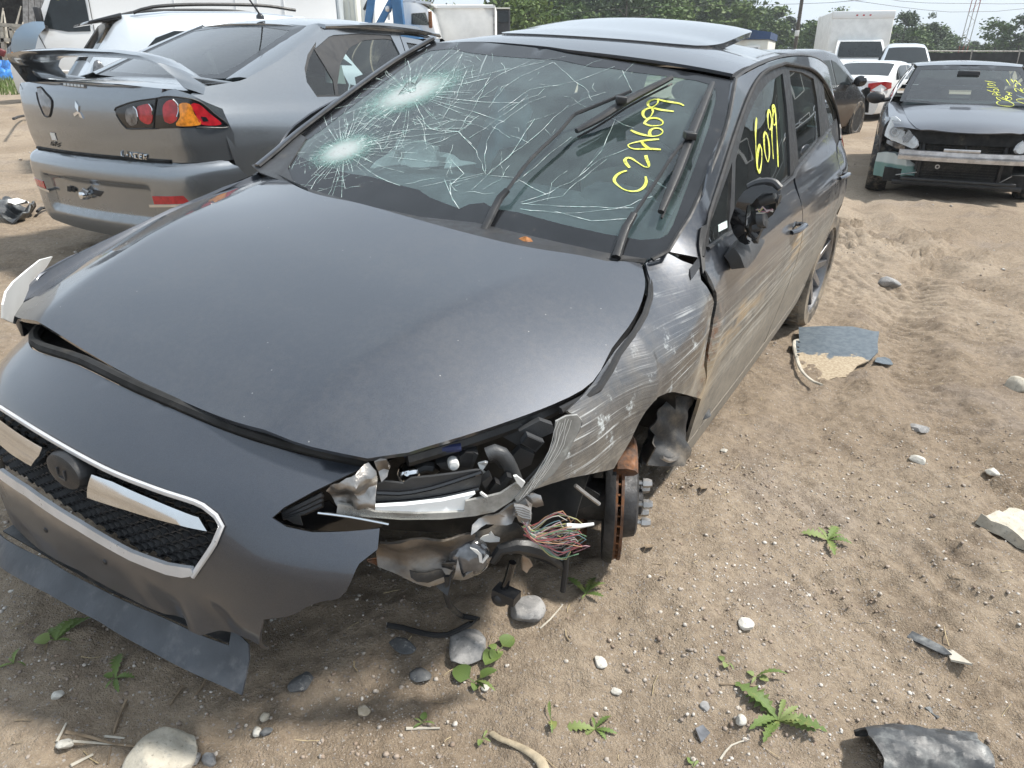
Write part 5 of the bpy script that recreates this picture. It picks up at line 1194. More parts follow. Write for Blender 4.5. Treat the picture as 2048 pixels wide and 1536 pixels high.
# crumpled foil-thin bracket
foil = Z6((345, 520), (380, 475), (440, 440), (500, 412), (540, 398), (575, 420), (582, 470), (570, 520), (568, 568), (470, 578), (398, 582), (372, 560), (360, 545))
cpan('crumpled_bracket', foil, .010, M['bent_metal'], .008, .002, post=lambda p, n: p + n * (.012 * math.sin(p[1] * 75 + p[2] * 35) + .007 * math.sin(p[2] * 130 - p[1] * 60) + .004 * math.sin(p[1] * 260)))
cpan('bracket_tab', Z6((565, 378), (620, 362), (640, 400), (625, 440), (598, 455), (585, 420)), .0, M['bent_metal'], .008, .003, post=crump(.005, 120))
# fog lamp cavity with a little grille
cpan('fog_cavity', Z6((100, 622), (170, 600), (300, 570), (360, 550), (400, 585), (600, 640), (600, 668), (470, 690), (280, 685), (150, 655)), .05, M['gloss_black'], .02, .003)
cpan('fog_grille', Z6((160, 632), (225, 612), (240, 662), (200, 655)), .028, M['dark_plastic'], .02, .003)
b = MB()
for k in range(3): b.tube(hc(Z6((330, 520 + 22 * k), (250, 560 + 20 * k), (150, 608 + 8 * k)), .04), .006, 6)
tag(b.build('fog_slats', M['black_plastic'], hero), kind='stuff')
# things in the engine bay corner
def cbox(name, L, d, mat, th): return cpan(name, L, d, mat, .03, th)
ax45 = unit((.76, .65, .15))
m = cpan('lamp_actuator', ZG((650, 460), (760, 440), (830, 400), (880, 355), (950, 350), (1010, 380), (985, 440), (960, 500), (900, 520), (800, 530), (700, 500)), .10, M['dark_plastic'], .02, .03)
cpan('actuator_cap', ZG((850, 400), (900, 362), (970, 372), (960, 440), (940, 492), (850, 488)), .088, M['black_plastic'], .02, .02)
p = hc(ZG((800, 472)), .075)[0]; MB().lathe([(.0001, .006), (.008, .005), (.0105, 0), (.0105, -.02)], p, ax45, 14).build('actuator_screw', M['white_flat'], hero)
MB().tube(spline(hc(ZG((360, 560), (420, 540), (470, 520), (560, 520), (640, 460)), .12), .02), .017, 10).build('hose', M['black_plastic'], hero)
MB().ball(hc(ZG((420, 545)), .10)[0], .024, 12, 8).build('bulb_shade', M['chrome'], hero)
MB().tube(spline(hc(ZG((1085, 380), (1150, 352), (1210, 375), (1260, 440), (1310, 550), (1330, 600)), .07), .015), .014, 10).build('hose', M['dark_plastic'], hero)
MB().tube(spline(hc(ZG((1100, 400), (1170, 395), (1230, 460)), .08), .015), .012, 10).build('hose', M['black_plastic'], hero)
cpan('torn_foam', ZG((1010, 480), (1060, 430), (1085, 440), (1075, 490), (1050, 520), (1090, 560), (1050, 560), (1030, 520)), .06, M['white_flat'], .01, .004, post=crump(.006, 150))
cbox('air_duct', Z6((1120, 240), (1190, 205), (1232, 200), (1300, 240), (1220, 300)), .15, M['dark_plastic'], .015)
cbox('air_duct', Z6((1225, 235), (1320, 185), (1378, 205), (1388, 235), (1310, 270)), .13, M['dark_plastic'], .015)
cbox('fuse_box', Z6((1235, 290), (1262, 250), (1340, 285), (1300, 330)), .10, M['dark_plastic'], .015)
cbox('fuse_box_lid', Z6((1240, 288), (1264, 258), (1330, 286), (1296, 320)), .092, M['black_plastic'], .006)
cbox('fuse_box', Z6((1195, 345), (1230, 310), (1295, 340), (1280, 385), (1225, 412), (1190, 385)), .13, M['dark_plastic'], .015)
MB().tube(spline(hc(Z6((700, 335), (860, 315), (960, 305)), .09), .03), .008, 8).build('blue_pipe', plain('blue_plastic', (.02, .03, .10), .6), hero)
MB().tube(spline(hc(Z6((735, 420), (800, 395), (830, 400)), .1), .02), .012, 8).build('hose', M['black_plastic'], hero)
cpan('lens_clip', ZG((1312, 570), (1340, 565), (1410, 620), (1380, 665), (1340, 625)), -.006, M['white_flat'], .01, .006)
for q in (((1100, 700), (1160, 620), (1200, 640), (1140, 720)), ((1160, 690), (1260, 570), (1300, 580), (1200, 700)), ((1040, 620), (1110, 560), (1130, 590), (1070, 680))):
    cbox('lamp_bracket', ZG(*q), .03, M['black_plastic'], .02)
L = hc(ZG((1030, 705), (1090, 748)), .008); MB().bar(L[0], L[1], .006, .004).build('lens_clip', M['white_flat'], hero)
# bonnet-edge rail and wing rail under the bonnet lip
MB().tube(spline([p + np.array((-.02, -.02, -.03)) for p in hb(lt_edge)], .04), .016, 8).build('wing_rail', M['black_plastic'], hero)
MB().tube(spline([p + np.array((-.005, .014, -.012)) for p in hb(lt_edge[2:])], .04), .008, 6).build('wing_seal', M['rubber_clean'], hero)
# bent crash beam
beam = ZG((165, 1010), (250, 975), (420, 950), (620, 940), (830, 920), (955, 915), (950, 1000), (925, 1060), (905, 1135), (870, 1170), (760, 1230), (700, 1300), (560, 1310), (400, 1290), (250, 1255), (150, 1230), (135, 1150))
t = plain('beam_metal', (.19, .17, .15), .42, .55, var=.4, vs=12, bump=.002, bs=60, dust=.45, dustcol=(.24, .18, .11)); M['beam'] = t
def dent(p, n): 
    q = p + n * (.05 * math.cos((p[1] - .60) * 8) + .012 * math.sin(p[2] * 60) + .006 * math.sin(p[1] * 90 + p[2] * 40)); return q
cpan('crash_beam', beam, .10, M['beam'], .014, .005, post=dent, holes=[ZG((865, 1050), (885, 1035), (905, 1045), (890, 1065))])
cpan('crash_beam_flange', ZG((60, 1290), (150, 1275), (300, 1300), (560, 1320), (680, 1320), (640, 1345), (400, 1340), (150, 1330)), .07, M['rusty_iron'], .02, .006)
cpan('bent_plate', ZG((680, 1320), (760, 1250), (860, 1170), (930, 1175), (980, 1210), (930, 1240), (840, 1270), (800, 1330), (720, 1340)), .05, M['steel'], .012, .003, post=crump(.008, 60))
cpan('splash_shield', ZG((940, 1070), (950, 1030), (1100, 1010), (1250, 960), (1340, 980), (1430, 1060), (1430, 1150), (1250, 1140), (1180, 1190), (1120, 1270), (1060, 1250), (1000, 1200), (920, 1150)), .075, M['dusty_plastic'], .014, .004, post=crump(.007, 50))
cpan('paint_flake', ZG((1025, 1105), (1050, 1080), (1100, 1065), (1120, 1040), (1150, 1080), (1195, 1095), (1190, 1125), (1110, 1130), (1040, 1120)), .052, M['white_flat'], .02, .003)
cpan('bumper_bracket', ZG((940, 1040), (960, 985), (1080, 925), (1240, 850), (1360, 780), (1420, 810), (1455, 880), (1440, 915), (1320, 915), (1290, 945), (1200, 960), (1080, 985)), .025, M['steel'], .010, .004, post=crump(.007, 95))
for k in range(4): MB().tube(hc(ZG((1310 + 12 * k, 885 - 10 * k), (1380 + 10 * k, 890 - 6 * k), (1450, 870 - 14 * k)), .012), .004, 6).build('bracket_rib', M['steel'], hero)
cpan('lamp_bracket', ZG((1385, 730), (1470, 700), (1540, 720), (1560, 790), (1500, 820), (1420, 800)), .05, M['bent_metal'], .012, .01, post=crump(.008, 80))
# fog lamp in its broken holder
fp = hc(ZG((930, 1270)), .03)[0]; fd = unit((.75, .45, .25))
MB().lathe([(.0001, .012), (.02, .010), (.034, .004), (.040, -.006), (.042, -.012), (.034, -.03)], fp, fd, 22).build('fog_lamp', M['tin_lens'], hero)
hold = ZG((835, 1270), (800, 1390), (790, 1460), (870, 1455), (960, 1420), (1040, 1370), (1110, 1290), (1125, 1260), (1085, 1280), (1020, 1330), (900, 1390), (880, 1420), (860, 1380))
cpan('fog_lamp_holder', hold, .015, M['steel'], .010, .004, post=crump(.006, 70))
cpan('fog_lamp_holder', ZG((940, 1180), (1000, 1200), (1040, 1240), (1045, 1290), (1080, 1240), (1100, 1250), (1050, 1310), (1020, 1300), (1010, 1240)), .01, M['white_flat'], .010, .004)
cpan('torn_liner', ZG((420, 1345), (470, 1350), (560, 1350), (640, 1345), (700, 1350), (770, 1480), (740, 1536), (660, 1500), (560, 1430), (480, 1420), (430, 1390)), .03, M['dusty_plastic'], .014, .003, post=crump(.012, 55))
cpan('torn_liner', ZG((700, 1340), (800, 1300), (820, 1330), (780, 1470), (745, 1580), (720, 1500)), .02, M['dusty_plastic'], .014, .003, post=crump(.010, 50))
# lower arm of the subframe, hoses, hanging strut and cables
MB().tube(spline(hc(ZG((1130, 1290), (1200, 1190), (1330, 1160), (1500, 1190), (1640, 1260), (1750, 1340)), .03), .02), [.010 + .006 * math.sin(i * .5) ** 2 for i in range(len(spline(hc(ZG((1130, 1290), (1200, 1190), (1330, 1160), (1500, 1190), (1640, 1260), (1750, 1340)), .03), .02)))], 8).build('bumper_strip', M['black_plastic'], hero)
sp_ = hc(Z6((1195, 830), (1175, 900), (1142, 985)), .03); MB().tube(sp_, .008, 10).build('hanging_strut', M['gloss_black'], hero)
MB().ball(sp_[-1], .020, 12, 8).box(sp_[-1] + np.array((0, .012, .012)), (.03, .05, .02)).build('strut_joint', M['black_plastic'], hero)
MB().tube(spline(hc(Z6((1440, 770), (1438, 840), (1432, 900), (1424, 960)), .02), .02), .0065, 8).build('brake_hose', M['rubber_clean'], hero)
MB().tube(spline(hc(Z6((1480, 480), (1530, 520), (1590, 565)), .05), .02), .004, 6).build('sensor_rod', M['steel'], hero)
cpan('torn_cloth', Z6((1240, 800), (1262, 810), (1285, 850), (1262, 885), (1240, 860)), .04, plain('tan_paper', (.42, .31, .22), .9), .01, .003, post=crump(.006, 120))
# burst loom of thin wires
wc = [(.50, .035, .04), (.62, .60, .55), (.04, .16, .19), (.10, .30, .12), (.58, .28, .10), (.30, .05, .09), (.62, .42, .45), (.08, .08, .08), (.60, .56, .18)]
wm = [plain('wire_colour', tuple(.62 * q + .38 * .22 for q in c), .5, var=.15, dust=.2) for c in wc]
for k in range(46):
    a = cr.uniform(-1, 1); s = (1240 + cr.uniform(-8, 8), 645 + cr.uniform(-18, 22)); e = (1455 + cr.uniform(-45, 40), 690 + a * 65 + cr.uniform(-14, 14)); bow = cr.uniform(-20, 60) + a * 45
    L = [s, (1285 + cr.uniform(-6, 10), 690 + a * 10), (1350 + cr.uniform(-10, 10), 690 + a * 28 + bow * .55), (1410 + cr.uniform(-20, 20), 692 + a * 58 + bow * .5), e]
    if k % 4 == 0: L += [(e[0] + cr.uniform(10, 60), e[1] + cr.uniform(5, 35)), (e[0] - cr.uniform(0, 60), e[1] + cr.uniform(30, 60))]
    d = .012 - cr.uniform(0, .04); P = hc(Z6(*L), 0.0); P = [p + np.array((.76, .65, 0)) * (-d) + np.array((0, 0, cr.uniform(-.004, .004))) for p in P]
    MB().tube(spline(P, .012), .0010, 5).build('wire', wm[k % len(wm)], hero)
MB().tube(hc(Z6((1440, 665), (1500, 665), (1565, 655)), -.02), [.006, .0045, .003], 7).build('wire_shield', M['white_flat'], hero)
cpan('loom_sleeve', Z6((1205, 600), (1260, 560), (1285, 610), (1262, 655), (1225, 650)), .0, M['steel'], .008, .012, post=crump(.004, 160))
for k in range(5): MB().tube(hc(Z6((1200 + 4 * k, 570 + 10 * k), (1240, 575 + 12 * k), (1276, 592 + 9 * k)), -.012), .0035, 6).build('loom_rib', M['steel'], hero)

# wheel arch, hanging liner, bare hub with its vented disc
lin_arch = [[np.array((.35 * math.cos(a), y, .36 + .35 * math.sin(a))) for a in np.linspace(R(2), R(178), 22)] for y in (.40, .60, .80)]
MB().grid(lin_arch).build('arch_liner', M['under'], hero, solid=.004)
MB().box((0, .40, .56), (.66, .02, .36)).build('arch_liner', M['under'], hero)
hang = Z8((1240, 200), (1290, 185), (1400, 205), (1480, 225), (1490, 240), (1470, 330), (1400, 470), (1330, 590), (1260, 690), (1200, 708), (1130, 700), (1100, 650), (1080, 560), (1120, 480), (1170, 420), (1200, 320))
fh = lambda x, z: .80 - .25 * (z - .4); PANEL_SIGN[(fh, 1)] = 1
panel('torn_liner', [H.on(u, v, fh, 1) for u, v in hang], 1, fh, M['dusty_plastic'], hero, .014, .004, post=lambda p, n: p + n * (.030 * math.sin(p[0] * 22 + p[2] * 9) + .010 * math.sin(p[2] * 45) + .006 * math.sin(p[0] * 80 - p[2] * 60)))
MB().tube(spline([H.on(u, v, fh, 1) + np.array((.01, .02, 0)) for u, v in Z8((1140, 610), (1190, 635), (1250, 620), (1320, 560))], .02), .006, 6).build('liner_lip', M['steel'], hero)
MB().tube(spline([H.on(u, v, lambda x, z: .70, 1) for u, v in Z8((1190, 280), (1190, 400), (1130, 480), (1080, 560), (1050, 680))], .03), .018, 8).build('suspension_arm', M['cast_iron'], hero)
HC = np.array((-.006, .775, .335)); hn = unit((-.40, .91, .06))
def dframe(c, n): 
    e1 = unit(np.cross(n, (0, 0, 1))); return c, n, e1, np.cross(e1, n)
ring_ = lambda r0, r1, a, b_: [(r0, a), (r1, a), (r1, b_), (r0, b_)]
MB().lathe(ring_(.085, .150, -.011, -.004), HC, hn, 48, closed=True).build('brake_disc', M['rusty_iron'], hero)
MB().lathe(ring_(.060, .150, .004, .011), HC, hn, 48, closed=True).build('brake_disc', M['rusty_iron'], hero)
_, _, e1, e2 = dframe(HC, hn)
for k in range(36):
    a = 2 * math.pi * k / 36; d = e1 * math.cos(a) + e2 * math.sin(a); MB().bar(HC + d * .09, HC + d * .147, .004, .0085, up=hn).build('disc_vane', M['rust'], hero, smooth=False)
MB().lathe([(.095, .011), (.088, .045), (.080, .050), (.033, .050), (.033, .062), (.026, .066), (.0001, .066)], HC, hn, 40).build('hub', M['cast_iron'], hero)
for k in range(5):
    a = 2 * math.pi * k / 5 + .5; d = e1 * math.cos(a) + e2 * math.sin(a); q = HC + d * .052 + hn * .05
    MB().lathe([(.007, 0), (.007, .012), (.0125, .013), (.0125, .026), (.009, .036), (.0001, .037)], q, hn, 6).build('wheel_nut', M['steel'], hero, sharp=20)
MB().lathe([(.03, -.02), (.150, -.022), (.158, -.010), (.160, .002)], HC + hn * -.012, hn, 36).build('dust_shield', M['cast_iron'], hero, solid=.002)
MB().tube([HC - hn * .02, HC - hn * .10], .055, 14).build('steering_knuckle', M['cast_iron'], hero)
MB().tube(spline([HC - hn * .08 + np.array((.0, 0, .02)), HC + np.array((-.02, -.16, .12)), HC + np.array((-.03, -.20, .40))], .05), .032, 10).build('strut_tube', M['cast_iron'], hero)
MB().tube([HC + np.array((.02, -.10, -.10)), HC + np.array((-.05, -.45, -.08))], .025, 8).build('suspension_arm', M['cast_iron'], hero)
MB().lathe([(.04, -.075), (.06, -.06), (.06, -.02), (.04, -.01)], HC + np.array((.03, -.05, -.09)), hn, 14).build('ball_joint', M['rusty_iron'], hero)
q = [HC + (e1 * math.cos(a) + e2 * math.sin(a)) * r for a in np.linspace(R(60), R(115), 6) for r in (.158,)] 
cal = MB(); cal.tube([p + hn * .012 for p in q], .030, 8, flat=.55).build('brake_caliper', M['rusty_iron'], hero)

# wheels that are still on
def wheel(name, parent, c, n, r, w, rim_mat, spokes=10, rr=.72, tyre=None, detail=True):
    n = unit(n); c = np.array(c, float); e1 = unit(np.cross(n, (0, 0, 1))); e2 = np.cross(e1, n); h = w / 2; q = r * rr
    wh = MB().lathe([(q, -h * .9), (q * 1.04, -h), (r * .93, -h), (r * .985, -h * .78), (r, -h * .5), (r, h * .5), (r * .985, h * .78), (r * .93, h), (q * 1.04, h), (q, h * .9)], c, n, 40).build(name, tyre or M['rubber'], parent)
    MB().lathe([(q * 1.02, h * .92), (q * .97, h * .86), (q * .93, h * .3), (q * .90, -h * .8)], c, n, 40).build('rim', rim_mat, wh, solid=.004)
    if detail:
        for k in range(spokes):
            a = 2 * math.pi * k / spokes; d = e1 * math.cos(a) + e2 * math.sin(a); s = np.cross(n, d); k2 = .022 * r / .32
            MB().prism([c + d * .05 * r / .32 + s * k2 + n * h * .55, c + d * q * .95 + s * k2 * .65 + n * h * .80, c + d * q * .95 - s * k2 * .65 + n * h * .80, c + d * .05 * r / .32 - s * k2 + n * h * .55], -n * .03).build('spoke', rim_mat, wh, smooth=False, bevel=.003)
        for k in range(28):
            a = 2 * math.pi * k / 28; d = e1 * math.cos(a) + e2 * math.sin(a); t = np.cross(n, d)
            if detail == 2: MB().bar(c + d * (r + .002) - n * h * .75 , c + d * (r + .002) + n * h * .75, .035, .006, up=d).build('tread_block', tyre or M['rubber'], wh, smooth=False)
    MB().lathe([(.0001, h * .62), (.05 * r / .32, h * .60), (.075 * r / .32, h * .52), (.075 * r / .32, h * .2)], c, n, 20).build('hub_cap', rim_mat, wh)
    MB().lathe([(.0001, -h * .1), (q * .92, -h * .1)], c, n, 24).build('brake_plate', M['under'], wh)
    return wh
M['dusty_rubber'] = plain('dusty_rubber', (.05, .047, .043), .85, var=.3, dust=.75, vs=7, bump=.002, bs=90, dustcol=(.29, .24, .18))
M['two_tone_alloy'] = plain('two_tone_alloy', (.30, .30, .31), .35, .8, var=.25, vs=9, dust=.35)
wheel('wheel', hero, (-2.67, .765, .315), (.05, 1, .0), .318, .205, M['two_tone_alloy'], 10, .72, M['dusty_rubber'], 2)
wheel('wheel', hero, (-2.67, -.765, .315), (0, -1, 0), .318, .205, M['two_tone_alloy'], 10, .72, M['dusty_rubber'], False)
wheel('wheel', hero, (.0, -.765, .315), (.2, -1, 0), .318, .205, M['two_tone_alloy'], 10, .72, M['dusty_rubber'], False)

# door mirror, its glass and cover knocked off
mf = lambda x, z: .99 + .35 * (x + .45); PANEL_SIGN[(mf, 1)] = 1
ZM = lambda *p: zc(1380, 360, 4.518, *p)
base = [H.on(u, v, off(.03), 1) for u, v in ZM((355, 625), (430, 520), (520, 545), (615, 560), (610, 590), (540, 720), (475, 800), (440, 805), (395, 720))]
panel('mirror_foot', base, 1, off(.03), M['dark_plastic'], hero, .02, .035, post=lambda p, n: p + n * .02 * math.sin(p[2] * 30))
shell = ZM((405, 350), (440, 250), (485, 140), (530, 75), (600, 35), (700, 20), (770, 40), (822, 85), (810, 100), (700, 95), (640, 140), (600, 190), (560, 200), (545, 300), (535, 430), (545, 520), (570, 550), (530, 560), (480, 530), (430, 450))
mx = lambda y, z: -.50 + .1 * (y - .95); PANEL_SIGN[(mx, 0)] = 1
mpt = lambda L, d=0: [H.on(u, v, (lambda y, z: mx(y, z) + d), 0) for u, v in L]
SP = mpt(shell); mcen = np.mean(SP, 0)
panel('mirror_shell', SP, 0, mx, M['gloss_black'], hero, .008, .010, post=lambda p, n: p + np.array((.055 * max(0, 1 - ((p[2] - mcen[2]) / .16) ** 2 - ((p[1] - mcen[1] + .02) / .16) ** 2), 0, 0)))
back_ = ZM((545, 200), (640, 150), (700, 100), (815, 95), (820, 180), (785, 200), (780, 260), (740, 320), (690, 360), (690, 410), (640, 440), (600, 540), (560, 545), (535, 430), (540, 300))
panel('mirror_backing', mpt(back_, -.01), 0, lambda y, z: mx(y, z) - .01, M['black_plastic'], hero, .01, .02, post=lambda p, n: p + np.array((.012 * math.sin(p[1] * 90) * math.sin(p[2] * 80), 0, 0)))
for nm, L, w, mt in (('mirror_motor', ((640, 190), (700, 170), (770, 150)), .016, 'dark_plastic'), ('mirror_motor', ((620, 360), (680, 350)), .022, 'dark_plastic'), ('mirror_motor', ((570, 440), (610, 430), (640, 420)), .010, 'dark_plastic'), ('mirror_clip', ((790, 170), (812, 175)), .012, 'black_plastic'), ('mirror_clip', ((660, 405), (690, 400)), .010, 'black_plastic'), ('mirror_clip', ((560, 470), (600, 520)), .007, 'dark_plastic')):
    MB().tube(mpt(ZM(*L), .02), w, 10).build(nm, M[mt], hero)
for k, L in enumerate((((595, 270), (640, 265), (655, 240), (690, 275), (750, 270)), ((600, 300), (660, 300), (720, 275), (750, 285)), ((610, 260), (625, 290), (660, 250)), ((640, 285), (700, 290), (745, 262)))):
    MB().tube(spline(mpt(ZM(*L), .035), .01), .0018, 5).build('wire', wm[(6, 1, 8, 5)[k]], hero)
MB().tube(spline(mpt(ZM((530, 65), (600, 28), (700, 12), (770, 30), (815, 80)), .02), .01), .010, 8).build('mirror_brow', M['dark_plastic'], hero)
# torn trim at the door's front corner and the gap behind it
P = [H.on(u, v, off(.012), 1) for u, v in ZM((100, 430), (150, 400), (165, 330), (150, 480), (140, 640), (140, 800), (118, 845), (100, 700))]
panel('corner_trim', P, 1, off(.012), M['black_plastic'], hero, .015, .006)
P = [H.on(u, v, off(.004), 1) for u, v in ZM((125, 800), (150, 830), (190, 900), (222, 985), (212, 1005), (170, 930))]
panel('wing_gap', P, 1, off(.004), M['under'], hero, .015, 0)
P = [H.on(u, v, off(.006), 1) for u, v in ZM((0, 800), (60, 720), (95, 660), (105, 700), (95, 780), (50, 850), (10, 900))]
panel('corner_trim', P, 1, off(.006), M['gloss_black'], hero, .015, .003)
# inspection label in the quarter glass
P = [H.on(u, v, off(-.008), 1) for u, v in ZM((255, 405), (335, 365), (338, 430), (258, 470))]
panel('window_label', P, 1, off(-.008), plain('label_paper', (.62, .74, .72), .6, var=.25, vs=60), hero, .02, 0)
# cable trailing from the bumper over the soil
gl_ = [GP(u, v) + np.array((0, 0, .012)) for u, v in ((925, 1240), (957, 1246), (940, 1256), (917, 1268), (895, 1278), (860, 1277), (830, 1270), (805, 1263), (786, 1260), (775, 1258))]
cb = [H.world(p) for p in hc([(893, 1150), (893, 1190), (900, 1212)], .03)] + gl_
Ri = H.R.T
MB().tube(spline([Ri @ (p - H.t) for p in cb], .02), .0065, 7).build('trailing_cable', M['rubber_clean'], hero)

# ---------------------------------------------------------------- the silver grey saloon with a tall boot spoiler
LF = Frame([[0.469787, -0.882599, 0.017861, -1.990063], [0.882552, 0.470029, 0.013192, 5.151968], [-0.020038, 0.009566, 0.999753, 0.197003]])
sal = thing('silver_saloon', 'silver grey saloon with a tall boot spoiler parked behind the crashed hatchback', 'car', mat4(LF))
t = car_paint('silver_paint', (.235, .255, .275), .8, .22, .5, .15, .45, (.16, .145, .12), film=.05); M['silver'] = t.m
def l_half(x, z):
    w = sm(x, [-1.0, -.8, -.6, -.3, .2, 1.5, 2.6, 3.2], [.70, .775, .815, .845, .872, .88, .865, .76])
    y = w - sm(z, [.15, .3, .45, .6, .72, .86, .95], [.11, .05, .02, .004, .0, .018, .06])
    if z > .95: y = w - .06 - .40 * (z - .95) - .25 * (z - .95) ** 2
    return y
lside = lambda x, z: -l_half(x, z)
lleft = lambda x, z: l_half(x, z)
def l_rear(y, z):
    a = abs(y)
    return -sm(z, [.55, .66, .76, .88, .97, 1.02, 1.06], [.935, .945, .965, .972, .968, .955, .90]) + .16 * y * y + 7.0 * max(0, a - .63) ** 2
def l_bump(y, z):
    a = abs(y)
    return -sm(z, [.18, .28, .42, .55, .60, .635, .66], [.93, .985, 1.0, 1.012, 1.008, .985, .93]) + .16 * y * y + 4.2 * max(0, a - .60) ** 2
def l_boot(x, y): return sm(x, [-1.0, -.9, -.6, -.3], [1.035, 1.048, 1.068, 1.09]) - .06 * y * y - 1.2 * max(0, abs(y) - .6) ** 2
def l_glass(y, z): return -.50 + (z - 1.075) * 2.42 + .5 * (z - 1.075) ** 2 + .22 * y * y
def l_roof(x, y): return sm(x, [.30, .6, 1.0, 1.5, 2.0], [1.405, 1.452, 1.478, 1.470, 1.42]) - .10 * y * y - .10 * y ** 4
for f, a, s in ((lside, 1, -1), (lleft, 1, 1), (l_rear, 0, -1), (l_bump, 0, -1), (l_boot, 2, 1), (l_glass, 0, -1), (l_roof, 2, 1)): PANEL_SIGN[(f, a)] = s
ZL = lambda *p: zc(0, 140, 4.267, *p)
Z1 = lambda *p: zc(0, 0, 2.926, *p)
ZR = lambda *p: zc(580, 0, 3.938, *p)
lr = lambda L, fn=l_rear: [LF.on(u, v, fn, 0) for u, v in L]
ls = lambda L, fn=lside: [LF.on(u, v, fn, 1) for u, v in L]
R3 = lambda y, z, fn=l_rear: np.array((fn(y, z), y, z))
# boot lid
lid = lr(ZL((1385, 158), (1372, 232), (1322, 262), (1308, 500), (1310, 790), (1292, 838), (1240, 878), (1000, 848), (800, 812), (600, 766), (442, 716))) + [R3(.66, .70), R3(.70, .80), R3(.69, .95), R3(.66, 1.03), R3(.3, 1.048), R3(0, 1.05), R3(-.3, 1.045)]
panel('boot_lid', lid, 0, l_rear, M['silver'], sal, .04, .012)
B3 = lambda x, y: np.array((x, y, l_boot(x, y)))
bt = [B3(-.935, 0), B3(-.92, -.35), B3(-.87, -.60), B3(-.80, -.68), B3(-.50, -.66), B3(-.40, -.50), B3(-.45, 0), B3(-.40, .50), B3(-.50, .66), B3(-.80, .68), B3(-.87, .60), B3(-.92, .35)]
panel('boot_top', spline(bt, .06, True), 2, l_boot, M['silver'], sal, .05, .01)
# bumper
qb = [R3(y, .655, l_bump) for y in (.70, .5, .2, -.2, -.5, -.68)] + [R3(-.80, .655, l_bump), R3(-.86, .58, l_bump), R3(-.86, .42, l_bump), R3(-.80, .26, l_bump), R3(-.5, .215, l_bump), R3(0, .20, l_bump), R3(.5, .215, l_bump), R3(.80, .26, l_bump), R3(.86, .42, l_bump), R3(.86, .58, l_bump), R3(.80, .655, l_bump)]
panel('rear_bumper', spline(qb, .05, True), 0, l_bump, M['silver'], sal, .018, .01, post=lambda p, n: p - n * .030 * smooth01(.50 - abs(p[1]), 0, .035) * smooth01(p[2], .30, .34) * (1 - smooth01(p[2], .50, .54)))
MB().grid([[R3(y, .655, l_bump) + np.array((0, 0, .0)) for y in np.linspace(.78, -.78, 20)], [R3(y, .66) + np.array((.01, 0, .004)) for y in np.linspace(.78, -.78, 20)]]).build('bumper_shelf', M['silver'], sal, solid=.006)
MB().tube([R3(y, .662) + np.array((-.002, 0, -.002)) for y in np.linspace(.62, -.60, 16)], .008, 6).build('boot_seal', M['under'], sal)
for s in (-1, 1):
    P = [R3(s * y, z, l_bump) for y, z in ((.50, .475), (.68, .485), (.70, .445), (.50, .43))]
    ob = lambda y, z: l_bump(y, z) - .004; PANEL_SIGN[(ob, 0)] = -1
    panel('bumper_reflector', P, 0, ob, M['red_lens'], sal, .03, .006)
    P = [R3(s * y, z, l_bump) for y, z in ((.46, .425), (.70, .442), (.70, .430), (.46, .410))]; panel('reflector_trim', P, 0, ob, M['chrome'], sal, .03, .004)
# right-hand lamp with its round reflectors, and the left one
lamp = ZL((978, 345), (1020, 310), (1150, 268), (1330, 242), (1420, 226), (1560, 236), (1700, 268), (1830, 372), (1948, 484), (1700, 490), (1320, 500), (1080, 500), (1040, 460))
LO = {}
def lo(d):
    if d not in LO: LO[d] = (lambda y, z: l_rear(y, z) - d); PANEL_SIGN[(LO[d], 0)] = -1
    return LO[d]
lampP = spline(lr(lamp, lo(.003)), .02, True)
lamp_o = panel('rear_lamp', lampP, 0, lo(.003), M['gloss_black'], sal, .02, .02)
def lens(nm, L, d, m, z=True): return panel(nm, spline(lr(ZL(*L) if z else L, lo(d)), .015, True), 0, lo(d), m, lamp_o, .015, .004)
lens('lamp_reflector', ((1085, 330), (1150, 320), (1172, 400), (1165, 460), (1120, 478), (1080, 440), (1068, 380)), .006, M['tin_lens'])
lens('red_lens', ((1170, 315), (1275, 290), (1298, 350), (1300, 420), (1280, 462), (1230, 455), (1190, 420), (1178, 370)), .007, M['red_lens'])
lens('red_lens', ((1392, 300), (1420, 268), (1470, 255), (1510, 300), (1522, 360), (1505, 430), (1450, 460), (1405, 440), (1388, 370)), .007, M['red_lens'])
lens('amber_lens', ((1530, 292), (1620, 290), (1660, 380), (1712, 466), (1505, 474), (1535, 400)), .007, M['amber_lens'])
lens('red_lens', ((1630, 292), (1698, 292), (1790, 370), (1890, 462), (1722, 465), (1670, 380)), .007, M['red_lens'])
lens('lamp_window', ((1715, 398), (1760, 402), (1782, 436), (1735, 440)), .011, M['gloss_black'])
for L in (((1140, 312), (1165, 340), (1178, 400)), ((1272, 290), (1300, 330), (1300, 380)), ((1475, 250), (1515, 290), (1524, 350), (1510, 400))): MB().tube(spline(lr(ZL(*L), lo(.012)), .01), .006, 6, flat=.6).build('lamp_ring', M['chrome'], lamp_o)
MB().tube(lr(ZL((1335, 250), (1322, 330), (1310, 500)), lo(.006)), .004, 6).build('lamp_split', M['under'], lamp_o)
MB().tube(spline(lr(lamp, lo(.004)), .02, True), .004, 6, cap=False).build('lamp_seal', M['black_plastic'], lamp_o)
lampL = lr(ZL((318, 150), (345, 145), (390, 200), (440, 260), (438, 330), (420, 395), (380, 390), (350, 330), (322, 250), (312, 190)), lo(.003))
l2 = panel('rear_lamp', spline(lampL, .02, True), 0, lo(.003), M['tin_lens'], sal, .03, .01)
MB().tube(spline(lampL, .02, True), .005, 6, cap=False).build('lamp_seal', M['black_plastic'], l2)
